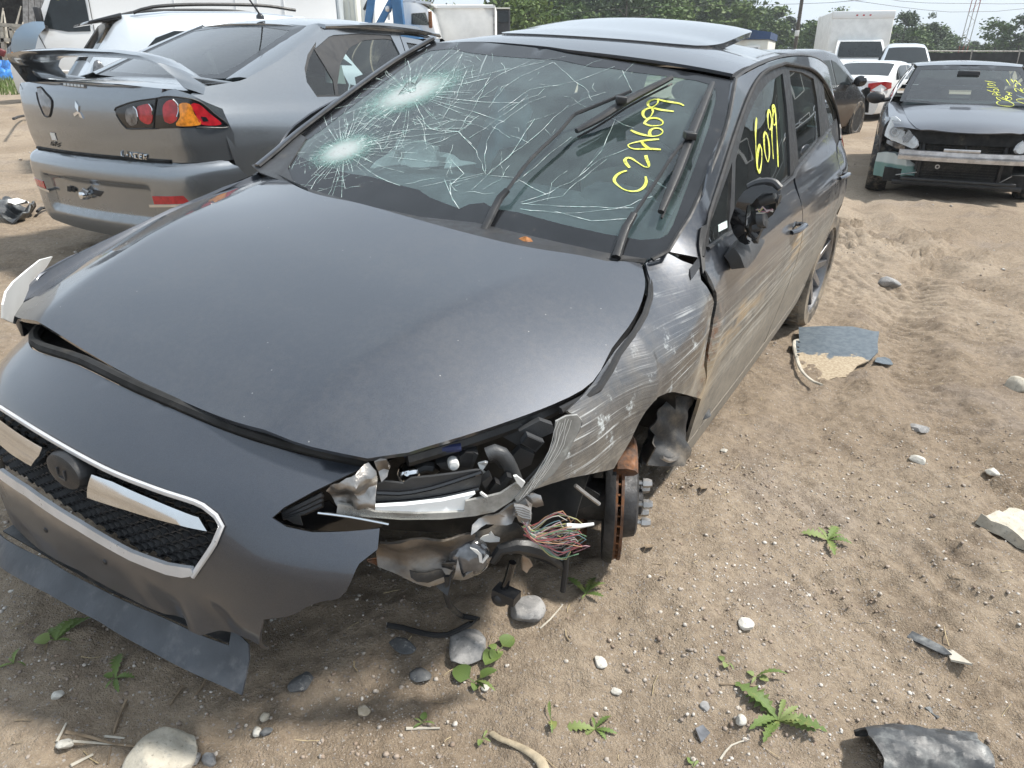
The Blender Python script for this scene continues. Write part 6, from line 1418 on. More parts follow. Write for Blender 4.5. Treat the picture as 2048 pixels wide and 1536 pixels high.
# boot fittings
hi = panel('brake_light', lr(ZL((508, 104), (735, 128), (732, 150), (512, 126)), lo(.004)), 0, lo(.004), M['tin_lens'], sal, .03, .008)
for k in range(6): panel('light_cell', lr(ZL((540 + 30 * k, 110 + 3 * k), (562 + 30 * k, 112 + 3 * k), (562 + 30 * k, 130 + 3 * k), (540 + 30 * k, 128 + 3 * k)), lo(.008)), 0, lo(.008), M['white_flat'], hi, .03, .003)
for q in (((640, 262), (668, 308), (666, 362), (638, 315)), ((624, 372), (660, 352), (668, 372), (634, 398)), ((660, 352), (684, 366), (706, 414), (680, 402))): panel('badge_diamond', lr(ZL(*q), lo(.006)), 0, lo(.006), M['chrome'], sal, .03, .006)
GLY = dict(L=[[(0, 1), (0, 0), (.8, 0)]], A=[[(0, 0), (.45, 1), (.9, 0)], [(.2, .38), (.7, .38)]], N=[[(0, 0), (0, 1), (.85, 0), (.85, 1)]], C=[[(.85, 1), (0, 1), (0, 0), (.85, 0)]], E=[[(.8, 1), (0, 1), (0, 0), (.8, 0)], [(0, .5), (.7, .5)]], R=[[(0, 0), (0, 1), (.8, 1), (.8, .5), (0, .5), (.8, 0)]])
lw_ = MB(); a0, a1 = np.array((243.0, 311.0)), np.array((297.0, 320.0)); hgt = np.array((0, -9.0))
for k, ch in enumerate('LANCER'):
    for s in GLY[ch]: lw_.tube(lr([tuple(a0 + (a1 - a0) * (k + p[0] * .82) / 6 + hgt * p[1]) for p in s], lo(.006)), .005, 5)
lw_.build('name_badge', M['chrome'], sal)
panel('sticker', lr(ZL((425, 535), (465, 538), (484, 600), (444, 597)), lo(.004)), 0, lo(.004), M['white_flat'], sal, .03, .001)
gb = MB()
for k, s in enumerate((((440, 612), (436, 640), (458, 645), (456, 630)), ((470, 618), (474, 650)), ((462, 616), (480, 620)), ((508, 626), (490, 632), (508, 646), (492, 656)))): gb.tube(lr(ZL(*s), lo(.005)), .003, 5)
gb.build('trim_badge', M['black_plastic'], sal)
lb = lambda d: (lambda y, z: l_bump(y, z) - d)
for nm, L, d, m in (('plate_clip', ((572, 992), (608, 996), (604, 1040), (574, 1035)), -.02, 'under'), ('plate_clip', ((615, 1000), (640, 1015), (640, 1045), (612, 1035)), -.02, 'under'), ('plate_shadow', ((790, 1020), (880, 1040), (850, 1080), (800, 1060)), -.026, 'black_plastic')):
    f = lb(d); PANEL_SIGN[(f, 0)] = -1; panel(nm, lr(ZL(*L), f), 0, f, M[m], sal, .03, .004)
c = lr(ZL((765, 1062)), lb(-.03))[0]; MB().lathe([(.0001, .06), (.02, .056), (.027, .04), (.027, .015), (.02, 0), (.03, -.01)], c, (-1, 0, 0), 16).build('towing_eye', M['chrome'], sal)
MB().tube([c + np.array((-.02, .03, .02)), c + np.array((-.03, .0, .035)), c + np.array((-.02, -.03, .02))], .008, 7).build('eye_bracket', M['steel'], sal)
# flanks: rear quarter with the C-pillar, doors, glass
def lq(mir):
    fn = lleft if mir else lside; sg = 1 if mir else -1
    A3 = lambda x, z: np.array((x, fn(x, z), z))
    m = lambda P: [np.array((p[0], sg * abs(p[1]), p[2])) for p in P]
    dl = m(ls(Z1((1918, 640), (1850, 560), (1795, 480), (1782, 400), (1800, 320), (1850, 240)) + ZR((200, 380), (350, 250), (560, 182), (760, 177), (920, 196), (1000, 210))))
    glr = [A3(-.74, .95), A3(-.78, 1.0), A3(-.72, 1.035), A3(-.45, 1.068), A3(-.40, 1.08), A3(-.1, 1.18), A3(.15, 1.28), A3(.42, 1.372)]
    rail = [A3(x, z) for x, z in ((.7, 1.405), (1.0, 1.42), (1.4, 1.412), (1.8, 1.37))]
    archp = [A3(.0 + .345 * math.cos(a), .31 + .345 * math.sin(a)) for a in np.linspace(R(160), R(10), 12)]
    out = [A3(-.62, .58), A3(-.66, .75), A3(-.68, .90)] + glr + rail + [A3(1.75, 1.33)] + dl[::-1] + [A3(.62, .80), A3(.50, .55), A3(.40, .40)] + archp[::-1] + [A3(-.45, .40)]
    panel('body_side', out, 1, fn, M['silver'], sal, .035, .008)
    cp = [(np.array((l_glass(.58 - .28 * (z - 1.078), z), sg * (.585 - .28 * (z - 1.078)), z)), A3(-.34 + (z - 1.08) * 2.62, z) - np.array((0, sg * .005, 0))) for z in np.linspace(1.075, 1.40, 9)]
    cp += [(np.array((x, sg * .60, l_roof(x, .60))), A3(x, 1.395) - np.array((0, sg * .006, 0))) for x in (.44, .7, 1.0, 1.4, 1.8)]
    MB().grid([[a * (1 - f) + b_ * f + np.array((0, sg * .012, .012)) * math.sin(math.pi * f) for f in (0, .25, .5, .75, 1)] for a, b_ in cp]).build('rear_pillar', M['silver'], sal, solid=.006)
    panel('quarter_corner', [R3(sg * y, z) + np.array((.004, 0, 0)) for y, z in ((.46, .655), (.50, .74), (.525, .85), (.60, 1.0), (.68, 1.03), (.735, 1.0), (.80, .93), (.815, .80), (.81, .66), (.7, .655))], 0, l_rear, M['silver'], sal, .02, .01)
    win = m(ls(ZR((215, 470), (330, 340), (380, 290), (470, 255), (560, 236), (760, 236), (850, 246), (950, 400), (965, 470)))) 
    wq = m(ls(Z1((1842, 448), (1838, 420), (1870, 350), (1935, 262), (1990, 340), (2040, 480), (2048, 545), (1905, 535), (1870, 500))))
    d2o = [p for p in dl] + [A3(1.28, 1.37), A3(1.12, .95), A3(1.10, .6), A3(1.08, .30), A3(.45, .30), A3(.47, .45), A3(.56, .62)]
    wf = [A3(.30, .985), A3(.33, 1.05), A3(.44, 1.17), A3(.60, 1.27), A3(.80, 1.325), A3(1.05, 1.345), A3(1.18, 1.34), A3(1.10, .985)]
    wv = [A3(.06, .985), A3(.02, 1.02), A3(.05, 1.08), A3(.16, 1.19), A3(.25, 1.255), A3(.30, 1.07), A3(.27, .985)]
    frm = [A3(.03, .975), A3(-.015, 1.02), A3(.03, 1.10), A3(.15, 1.215), A3(.30, 1.30), A3(.50, 1.345), A3(.8, 1.368), A3(1.14, 1.372), A3(1.16, 1.1), A3(1.13, .972)]
    panel('rear_door', dl + [A3(1.25, 1.372), A3(1.14, .95), A3(1.12, .6), A3(1.10, .30), A3(.47, .30), A3(.50, .45), A3(.62, .70)], 1, fn, M['silver'], sal, .04, .012, holes=[frm])
    fi = (lambda x, z: fn(x, z) - sg * .006); PANEL_SIGN[(fi, 1)] = sg
    panel('window_frame', frm, 1, fi, M['black_plastic'], sal, .04, .008, holes=[wf, wv])
    fg = (lambda x, z: fn(x, z) - sg * .010); PANEL_SIGN[(fg, 1)] = sg
    for w in (wf, wv):
        c = np.mean(w, 0); panel('side_window', [c + (p - c) * 1.03 for p in w], 1, fg, M['side_glass'], sal, .08, 0)
    fd = [A3(1.26, 1.37), A3(1.5, 1.355), A3(1.8, 1.29), A3(2.1, 1.16), A3(2.30, 1.0), A3(2.32, .6), A3(2.2, .30), A3(1.12, .30), A3(1.14, .6), A3(1.155, .95)]
    wo_ = [A3(1.26, .985), A3(1.30, 1.33), A3(1.5, 1.32), A3(1.78, 1.25), A3(2.05, 1.13), A3(2.2, 1.0)]
    panel('front_door', fd, 1, fn, M['silver'], sal, .06, .012, holes=[wo_]); panel('side_window', wo_, 1, fg, M['side_glass'], sal, .1, 0)
    panel('front_wing', [A3(2.33, 1.0), A3(2.8, .93), A3(3.1, .86), A3(3.25, .7), A3(3.2, .4), A3(3.02, .4)] + [A3(2.635 + .345 * math.cos(a), .31 + .345 * math.sin(a)) for a in np.linspace(R(15), R(165), 12)] + [A3(2.22, .35), A3(2.33, .6)], 1, fn, M['silver'], sal, .06, .01)
    panel('sill', [A3(.42, .30), A3(2.2, .30), A3(2.2, .2), A3(.42, .2)], 1, fn, M['silver'], sal, .1, .01)
lq(False); lq(True)
dh = LF.on(700, 300, lside, 1)
# rear window: dark border, sloping pane, shelf and seats behind
gw = [np.array((l_glass(y, z), y, z)) for y, z in ((-.58, 1.078), (-.3, 1.07), (0, 1.068), (.3, 1.07), (.58, 1.078), (.585, 1.15), (.56, 1.25), (.525, 1.36), (.50, 1.395), (.25, 1.412), (0, 1.416), (-.25, 1.412), (-.50, 1.395), (-.525, 1.36), (-.56, 1.25), (-.585, 1.15))]
gi = [np.array((l_glass(y, z), y, z)) for y, z in ((-.50, 1.10), (0, 1.088), (.50, 1.10), (.52, 1.15), (.49, 1.25), (.45, 1.36), (.2, 1.385), (0, 1.388), (-.2, 1.385), (-.45, 1.36), (-.49, 1.25), (-.52, 1.15))]
panel('rear_window', gw, 0, l_glass, M['side_glass'], sal, .06, 0)
lgo = lambda y, z: l_glass(y, z) - .003; PANEL_SIGN[(lgo, 0)] = -1
panel('window_border', gw, 0, lgo, M['frit'], sal, .05, 0, holes=[gi])
hl_ = MB()
for k in range(13):
    z = 1.115 + k * .019; hl_.add(*strips([np.array((l_glass(y, z) + .002, y, z)) for y in np.linspace(-.47, .47, 8)], (-.4, 0, 1), .0016))
hl_.build('heater_line', M['dark_plastic'], sal, smooth=False)
panel('roof', [np.array((x, y, l_roof(x, y))) for x, y in ((.36, .50), (.34, .25), (.33, 0), (.34, -.25), (.36, -.50), (.44, -.58), (.7, -.625), (1.0, -.63), (1.5, -.62), (1.85, -.58), (1.95, 0), (1.85, .58), (1.5, .62), (1.0, .63), (.7, .625), (.44, .58))], 2, l_roof, M['silver'], sal, .06, .01)
for s in (-1, 1): MB().tube(spline([np.array((x, s * y, l_roof(x, y) + .004)) for x, y in ((.42, .575), (.7, .622), (1.0, .628), (1.5, .618), (1.85, .58))], .06), .008, 6, flat=.5).build('roof_moulding', M['black_plastic'], sal)
ws_ = lambda y, z: 2.72 - (z - .98) * 1.9 - .25 * y * y; PANEL_SIGN[(ws_, 0)] = 1
panel('windscreen', [np.array((ws_(y, z), y, z)) for y, z in ((-.72, .98), (.72, .98), (.58, 1.38), (-.58, 1.38))], 0, ws_, M['side_glass'], sal, .1, 0)
lb_ = lambda x, y: .98 - .10 * (x - 2.6) - .22 * max(0, x - 2.9) ** 2 - .08 * y * y; PANEL_SIGN[(lb_, 2)] = 1
panel('bonnet', [np.array((x, y, lb_(x, y))) for x, y in ((2.66, -.70), (3.1, -.72), (3.45, -.55), (3.5, 0), (3.45, .55), (3.1, .72), (2.66, .70), (2.72, 0))], 2, lb_, M['silver'], sal, .08, .01)
lf_ = lambda y, z: 3.53 - .25 * y * y - .9 * max(0, abs(y) - .55) ** 2; PANEL_SIGN[(lf_, 0)] = 1
panel('front_bumper', [np.array((lf_(y, z), y, z)) for y, z in ((-.80, .25), (.80, .25), (.82, .6), (.60, .82), (-.60, .82), (-.82, .6))], 0, lf_, M['silver'], sal, .08, .01)
# spoiler
sec = [(-.74, .705, 1.035, .44, .030), (-.78, .69, 1.09, .42, .036), (-.84, .65, 1.155, .37, .042), (-.88, .58, 1.185, .30, .044), (-.90, .40, 1.200, .25, .044), (-.92, 0, 1.208, .24, .044)]
sec = sec + [(a, -b, c, d, e) for a, b, c, d, e in sec[-2::-1]]
rows = []
for i in range(len(sec) * 4 - 3):
    k, f = divmod(i / 4, 1); k = int(k); q = np.array(sec[k]) * (1 - f) + np.array(sec[min(k + 1, len(sec) - 1)]) * f
    x, y, z, ch, th = q; s = smooth01(abs(y), .5, .68); up = unit((0, math.copysign(s, y) * .9, 1 - .6 * s)); fw = unit((1, 0, -.10 - .25 * s))
    rows.append([np.array((x - .08, y, z)) + fw * ch * a + up * th * b for a, b in ((0, 0), (.15, .35), (.45, .5), (.8, .3), (1, 0), (.8, -.2), (.45, -.4), (.15, -.35), (0, 0))])
MB().grid(rows).build('spoiler', M['silver'], sal)
for s in (-1, 1):
    MB().prism([(-.80, s * .68, 1.10), (-.45, s * .70, 1.06), (-.46, s * .69, 1.03), (-.76, s * .68, 1.045)], (0, -s * .05, 0)).build('spoiler_foot', M['silver'], sal, bevel=.012)
# aerial
ab_ = np.array((.47, 0, 1.445)); MB().lathe([(.030, 0), (.026, .02), (.012, .035), (.0001, .038)], ab_, (0, 0, 1), 14).build('aerial_base', M['gloss_black'], sal)
MB().tube([ab_ + np.array((0, 0, .03)), ab_ + np.array((-.20, 0, .24))], [.006, .004], 6).build('roof_aerial', M['black_plastic'], sal)
# inside
b = MB()
for s in (-1, 1):
    b2 = MB().ball((1.45, s * .37, 1.16), .12, 12, 8, (.5, 1.05, .8)); b2.box((1.42, s * .37, .80), (.16, .48, .60), roty(-.2)); b2.build('seat', M['fabric'], sal, bevel=.0)
b2 = MB().box((.28, 0, .80), (.18, 1.2, .55), roty(-.3)); b2.build('rear_seat', M['fabric'], sal, bevel=.03)
for s in (-1, 1): MB().ball((.18, s * .34, 1.13), .10, 12, 8, (.6, 1.2, .75)).build('headrest', M['fabric'], sal)
MB().box((-.10, 0, 1.04), (.55, 1.15, .03)).build('parcel_shelf', M['fabric'], sal)
MB().box((1.3, 0, .30), (4.2, 1.45, .14)).box((2.9, 0, .60), (.9, 1.3, .5)).box((-.40, 0, .55), (.8, 1.2, .4)).build('underbody', M['under'], sal)
lin2 = lambda x, y: l_roof(x, y) - .03; panel('headlining', [np.array((x, y, lin2(x, y))) for x, y in ((.45, .52), (.45, -.52), (1.8, -.52), (1.8, .52))], 2, lin2, M['headliner'], sal, .2, .004)
P = [LF.at(u, v, y=-.62) for u, v in ((647, 122), (683, 131), (692, 168), (652, 165))]
panel('paper_sheet', P, 1, lambda x, z: -.62, M['white_flat'], sal, .1, .001)
for x, y in ((0, .765), (0, -.765), (2.635, .765), (2.635, -.765)): wheel('wheel', sal, (x, y, .315), (0, math.copysign(1, y), 0), .317, .21, M['two_tone_alloy'], 5, .72, M['rubber'], y < 0)

# ---------------------------------------------------------------- the dark saloon without its front bumper
NF = Frame([[-0.431551, 0.902073, 0.005208, 5.147049], [-0.902074, -0.431505, -0.008091, 8.702054], [-0.005052, -0.008189, 0.999954, -0.090733]])
inf = thing('bumperless_saloon', 'dark grey saloon with its front bumper gone and a bare metal beam across the radiator', 'car', mat4(NF))
def i_half(x, z):
    w = sm(x, [-3.9, -3.4, -2.85, -1.5, -.5, 0, .3, .55, .75], [.72, .82, .865, .882, .876, .866, .835, .755, .64])
    y = w - sm(z, [.15, .3, .45, .62, .75, .88, .98], [.11, .05, .02, .004, 0, .02, .065])
    if z > .98: y = w - .065 - .40 * (z - .98) - .3 * (z - .98) ** 2
    if x > -.3: y -= .9 * max(0, z - (.80 - .1 * x)) ** 2 * smooth01(x, -.3, .1) * 4
    return y
iside = lambda x, z: -i_half(x, z)
ileft = lambda x, z: i_half(x, z)
i_hood = lambda x, y: sm(x, [-.45, -.2, .1, .4, .6, .72, .80], [1.005, .985, .945, .890, .845, .800, .745]) - .09 * y * y - .35 * max(0, abs(y) - .50) ** 2 - .02 * math.exp(-((abs(y) - .42) / .06) ** 2) * (x < .6) * 0
i_wind = lambda y, z: -.235 - (z - .985) * 2.30 - .20 * y * y
i_roof = lambda x, y: sm(x, [-3.0, -2.6, -2.0, -1.5, -1.2, -1.05], [1.34, 1.40, 1.445, 1.440, 1.405, 1.37]) - .10 * y * y
i_front = lambda y, z: .80 - .30 * y * y - 1.0 * max(0, abs(y) - .45) ** 2 - .25 * max(0, z - .60)
for f, a, s in ((iside, 1, -1), (ileft, 1, 1), (i_hood, 2, 1), (i_wind, 0, 1), (i_roof, 2, 1), (i_front, 0, 1)): PANEL_SIGN[(f, a)] = s
ZI = lambda *p: zc(1680, 80, 4.266, *p)
nm_ = lambda L, f, a: [NF.on(u, v, f, a) for u, v in L]
M['slate'] = car_paint('slate_paint', (.070, .078, .095), .55, .34, .35, .2, .6, (.2, .17, .13), film=.06).m
hl_e = nm_(ZI((520, 540), (550, 610), (590, 690), (650, 750), (690, 766)), i_hood, 2)
hd_f = [np.array((x, y, i_hood(x, y))) for x, y in ((.735, -.38), (.765, -.2), (.775, 0), (.765, .2), (.735, .38))]
hd = hl_e + hd_f + [p * (1, -1, 1) for p in hl_e[::-1]] + [np.array((x, y, i_hood(x, y))) for x, y in ((-.36, .55), (-.30, .3), (-.28, 0), (-.30, -.3), (-.36, -.55))]
panel('bonnet', spline(hd, .05, True), 2, i_hood, M['slate'], inf, .05, .012)
WI = lambda y, z: np.array((i_wind(y, z), y, z))
wp_ = [WI(y, z) for y, z in ((-.70, 1.0), (-.35, .985), (0, .98), (.35, .985), (.70, 1.0), (.66, 1.15), (.60, 1.30), (.565, 1.372), (.3, 1.392), (0, 1.40), (-.3, 1.392), (-.565, 1.372), (-.60, 1.30), (-.66, 1.15))]
wi_ = [WI(y, z) for y, z in ((-.64, 1.02), (-.3, 1.005), (0, 1.0), (.3, 1.005), (.64, 1.02), (.60, 1.15), (.545, 1.29), (.52, 1.335), (0, 1.35), (-.52, 1.335), (-.545, 1.29), (-.60, 1.15))]
panel('windscreen', wp_, 0, i_wind, M['side_glass'], inf, .06, 0)
iw2 = lambda y, z: i_wind(y, z) + .003; PANEL_SIGN[(iw2, 0)] = 1
panel('windscreen_border', wp_, 0, iw2, M['frit'], inf, .06, 0, holes=[wi_])
panel('roof', [np.array((x, y, i_roof(x, y))) for x, y in ((-1.17, 0), (-1.19, .3), (-1.24, .57), (-1.6, .62), (-2.3, .62), (-2.8, .56), (-2.86, 0), (-2.8, -.56), (-2.3, -.62), (-1.6, -.62), (-1.24, -.57), (-1.19, -.3))], 2, i_roof, M['slate'], inf, .06, .01)
M['lamp_shell'] = plain('lamp_shell', (.80, .81, .82), .25, .0, var=.12, vs=30)
def iq(sg):
    fn = ileft if sg > 0 else iside; A3 = lambda x, z: np.array((x, fn(x, z), z))
    ar = lambda cx, a0, a1: [A3(cx + .35 * math.cos(a), .32 + .35 * math.sin(a)) for a in np.linspace(R(a0), R(a1), 12)]
    panel('front_wing', [A3(.40, .845), A3(.3, .865), A3(0, .905), A3(-.3, .965), A3(-.42, .985), A3(-.50, .97), A3(-.47, .6), A3(-.45, .32), A3(-.345, .30)] + ar(0, 170, 30) + [A3(.34, .56), A3(.36, .70)], 1, fn, M['slate'], inf, .035, .008)
    tp = spline([A3(.62, .78), A3(.50, .83), A3(.3, .865), A3(0, .905), A3(-.3, .965), A3(-.42, .985)], .05); hh_ = [p * (1, -sg, 1) for p in spline(hl_e[::-1], .05)]
    sm_ = lambda L, n=14: [np.array([np.interp(k / (n - 1), np.linspace(0, 1, len(L)), [p[c] for p in L]) for c in range(3)]) for k in range(n)]
    MB().grid([[a * (1 - f) + b_ * f + np.array((0, 0, .010 * math.sin(math.pi * f) - .004 * (f > .5))) for f in (0, .3, .6, 1)] for a, b_ in zip(sm_(tp), sm_(hh_))]).build('wing_top', M['slate'], inf, solid=.004)
    panel('pillar', [A3(-.42, .99), A3(-.75, 1.14), A3(-1.05, 1.285), A3(-1.22, 1.37), A3(-1.6, 1.405), A3(-2.2, 1.40), A3(-2.8, 1.34), A3(-2.8, 1.27), A3(-2.2, 1.345), A3(-1.6, 1.35), A3(-1.25, 1.31), A3(-.85, 1.13), A3(-.58, 1.0)], 1, fn, M['slate'], inf, .05, .008)
    win = [A3(-.60, .995), A3(-.85, 1.12), A3(-1.25, 1.30), A3(-1.6, 1.345), A3(-2.2, 1.34), A3(-2.65, 1.25), A3(-2.9, 1.1), A3(-2.8, 1.01)]
    panel('front_door', [A3(-.51, .985), A3(-1.5, .985), A3(-1.52, .6), A3(-1.5, .28), A3(-.48, .28), A3(-.48, .6)], 1, fn, M['slate'], inf, .06, .01)
    panel('rear_door', [A3(-1.53, .985), A3(-2.5, 1.0), A3(-2.5, .75), A3(-2.4, .45), A3(-2.35, .28), A3(-1.53, .28), A3(-1.55, .6)], 1, fn, M['slate'], inf, .06, .01)
    panel('rear_quarter', [A3(-2.53, 1.0), A3(-2.9, 1.03), A3(-2.8, 1.27), A3(-3.2, 1.10), A3(-3.6, 1.0), A3(-3.85, .9), A3(-3.85, .4), A3(-3.2, .32)] + ar(-2.85, 5, 170), 1, fn, M['slate'], inf, .06, .01)
    f2 = (lambda x, z: fn(x, z) - sg * .008); PANEL_SIGN[(f2, 1)] = sg
    panel('side_window', win, 1, f2, M['dark_glass'], inf, .1, 0)
    c = A3(-.62, 1.01); b = MB().ball(c + np.array((.06, sg * .17, .015)), .10, 14, 9, (.55, 1.05, .72)); b.tube([c, c + np.array((.04, sg * .12, -.02))], .025, 8); b.build('door_mirror', M['slate'] if sg > 0 else M['black_plastic'], inf)
    for x in (0, -2.85): wheel('wheel', inf, (x, sg * .775, .325), (0, sg, 0), .328, .22, M['two_tone_alloy'], 7, .72, M['rubber'], sg < 0)
    lamp = ZI((440, 655), (470, 650), (505, 680), (540, 722), (600, 772), (640, 830), (658, 862), (662, 900), (640, 922), (615, 930), (560, 905), (480, 872), (405, 838), (380, 818), (392, 770), (412, 720))
    lf = lambda y, z: .83 - .70 * max(0, abs(y) - .40) - .35 * (z - .62); PANEL_SIGN[(lf, 0)] = 1
    P = [NF.on(u, v, lf, 0) for u, v in lamp]; P = [p * (1, -sg, 1) for p in P]
    lb = (lambda y, z: lf(y, z) - .05); PANEL_SIGN[(lb, 0)] = 1
    h = panel('headlamp', [p + np.array((-.05, 0, 0)) for p in P], 0, lb, M['lamp_shell'], inf, .03, .03)
    for (q, r) in (((470, 785), .055), ((560, 838), .034)):
        c = NF.on(*ZI(q)[0], lf, 0) * (1, -sg, 1) + np.array((-.035, 0, 0)); MB().lathe([(r * 1.15, .006), (r, .010), (r * .8, -.005), (.0001, .012)], c, unit((1, sg * .45, .1)), 20).build('lamp_bowl', M['satin'], h)
        MB().ball(c + np.array((.004, 0, 0)), r * .5, 12, 8, (.5, 1, 1)).build('lamp_bulb', M['tin_lens'], h)
    panel('lamp_lens', P, 0, lf, M['lens_clear'], h, .04, 0, post=lambda p, n: p + n * .012)
iq(-1); iq(1)
iz = lambda L, d: [NF.on(u, v, (lambda y, z: i_front(y, z) - d), 0) for u, v in L]
def ip_(name, L, d, mat, th=.01, sp=.04, holes=()):
    f = lambda y, z: i_front(y, z) - d
    PANEL_SIGN[(f, 0)] = 1; return panel(name, [NF.on(u, v, f, 0) for u, v in L], 0, f, mat, inf, sp, th, holes=[[NF.on(u, v, f, 0) for u, v in h] for h in holes])
ip_('lamp_ballast', ZI((400, 848), (560, 905), (548, 935), (480, 925), (395, 880)), .06, M['tin_lens'])
# radiator and its support
t = plain('radiator_core', (.055, .052, .048), .6, .3, var=.2, vs=30, bump=.004, bs=260, dust=.4, dustcol=(.16, .13, .10)); M['radiator'] = t
flat_ = lambda y, z: .60; PANEL_SIGN[(flat_, 0)] = 1
rad = [np.array((.60, y, z)) for y, z in ((-.36, .28), (.36, .28), (.36, .74), (-.36, .74))]
panel('radiator', rad, 0, flat_, M['radiator'], inf, .2, .03)
for k in range(16): MB().bar((.604, -.36, .295 + k * .028), (.604, .36, .295 + k * .028), .004, .005).build('radiator_fin', M['radiator'], inf, smooth=False)
for y in (-.39, .39): MB().box((.62, y, .50), (.05, .035, .52)).build('radiator_tank', M['black_plastic'], inf, bevel=.006)
for y in (-.52, .52): MB().box((.58, y, .62), (.08, .14, .20)).build('lamp_support', M['black_plastic'], inf, bevel=.01)
MB().tube(spline([np.array((.66, y, .755 + .015 * math.sin(y * 9))) for y in np.linspace(-.62, .62, 12)], .06), .016, 8).build('slam_panel', M['black_plastic'], inf)
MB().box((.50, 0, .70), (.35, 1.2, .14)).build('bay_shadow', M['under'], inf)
MB().tube(spline([np.array((.63, y, z)) for y, z in ((.02, .58), (.02, .70), (.10, .735), (.30, .74), (.37, .70), (.38, .60))], .03), .012, 8).build('coolant_hose', M['rubber_clean'], inf)
# bare aluminium beam with its bolt holes
bm_ = [np.array((.80 - .05 * (y / .6) ** 2, y, .515)) for y in np.linspace(-.62, .66, 15)]
rows = [[p + np.array(o) for p in bm_] for o in ((.0, 0, -.055), (.025, 0, -.05), (.028, 0, -.012), (.014, 0, 0), (.028, 0, .012), (.025, 0, .05), (.0, 0, .055), (-.03, 0, .05), (-.03, 0, -.05), (.0, 0, -.055))]
bo = MB().grid(rows); bo.build('bumper_beam', M['alloy'], inf)
for y0 in (-.52, .52):
    for dy in (-.028, .028):
        for dz in (-.03, .03): MB().lathe([(.0001, .004), (.011, .003), (.013, 0)], bm_[0] * (1, 0, 1) + np.array((.028 - .05 * ((y0 + dy) / .6) ** 2, y0 + dy, dz)), (1, 0, 0), 10).build('bolt_hole', M['under'], inf)
MB().box((.83, -.03, .585), (.02, .34, .03)).build('beam_bracket', M['alloy'], inf, bevel=.003)
MB().box((.60, 0, .20), (.06, 1.25, .05)).build('lower_support', M['black_plastic'], inf, bevel=.01)
MB().box((.72, 0, .255), (.03, 1.1, .035)).build('lower_support', M['black_plastic'], inf, bevel=.008)
MB().lathe([(.012, -.008), (.024, -.008), (.024, .008), (.012, .008)], (.80, -.22, .41), (1, 0, 0), 14, closed=True).build('towing_eye', M['steel'], inf)
for (a, b2, w, m) in (((.66, -.60, .28), (.72, -.40, .33), .006, 'steel'), ((.66, .50, .34), (.70, .40, .27), .006, 'steel'), ((.64, -.42, .62), (.64, -.42, .35), .010, 'dark_plastic')): MB().tube([a, b2], w, 7).build('loose_rod', M[m], inf)
t = NT('washer_bottle'); t.P(col=t.mix(t.ramp(t.sep(t.oc())[2], .37, .39), (.15, .27, .25), (.48, .54, .54)), rough=.35); M['washer'] = t.m
wb = ZI((325, 962), (400, 955), (470, 968), (480, 985), (558, 992), (572, 1080), (566, 1150), (480, 1172), (440, 1182), (400, 1176), (285, 1150), (296, 1060))
f = lambda y, z: .70 - .9 * max(0, abs(y) - .45); PANEL_SIGN[(f, 0)] = 1
panel('washer_bottle', [NF.on(u, v, f, 0) for u, v in wb], 0, f, M['washer'], inf, .03, .12, post=lambda p, n: p + n * .010 * math.sin(p[1] * 60))
MB().box((-1.5, 0, .27), (4.2, 1.45, .14)).box((.25, 0, .45), (.7, 1.0, .35)).box((-3.2, 0, .65), (1.2, 1.5, .6)).build('underbody', M['under'], inf)
itr = lambda y, z: -3.9 + .15 * y * y; PANEL_SIGN[(itr, 0)] = -1
panel('rear_panel', [np.array((itr(y, z), y, z)) for y, z in ((-.72, .3), (.72, .3), (.72, .95), (-.72, .95))], 0, itr, M['slate'], inf, .1, .01)
ibt = lambda x, y: sm(x, [-3.9, -3.3, -2.8], [.99, 1.08, 1.36]); PANEL_SIGN[(ibt, 2)] = 1
panel('boot_lid', [np.array((x, y, ibt(x, y))) for x, y in ((-3.25, -.66), (-3.25, .66), (-3.88, .7), (-3.88, -.7))], 2, ibt, M['slate'], inf, .1, .01)
panel('rear_window', [np.array((x, y, ibt(x, y))) for x, y in ((-2.82, -.54), (-2.82, .54), (-3.24, .62), (-3.24, -.62))], 2, ibt, M['side_glass'], inf, .1, 0)
for s in (-1, 1): MB().ball((-1.62, s * .37, 1.14), .12, 12, 8, (.5, 1.05, .8)).box((-1.55, s * .37, .80), (.16, .48, .60), roty(.2)).build('seat', M['fabric'], inf)
MB().box((-.75, 0, .93), (.6, 1.3, .14)).build('dashboard', M['dash'], inf, bevel=.04)
MB().box((-.95, 0, 1.30), (.03, .24, .07)).build('inner_mirror', M['black_plastic'], inf, bevel=.01)
ZT = lambda *p: zc(1950, 140, 15.36, *p)
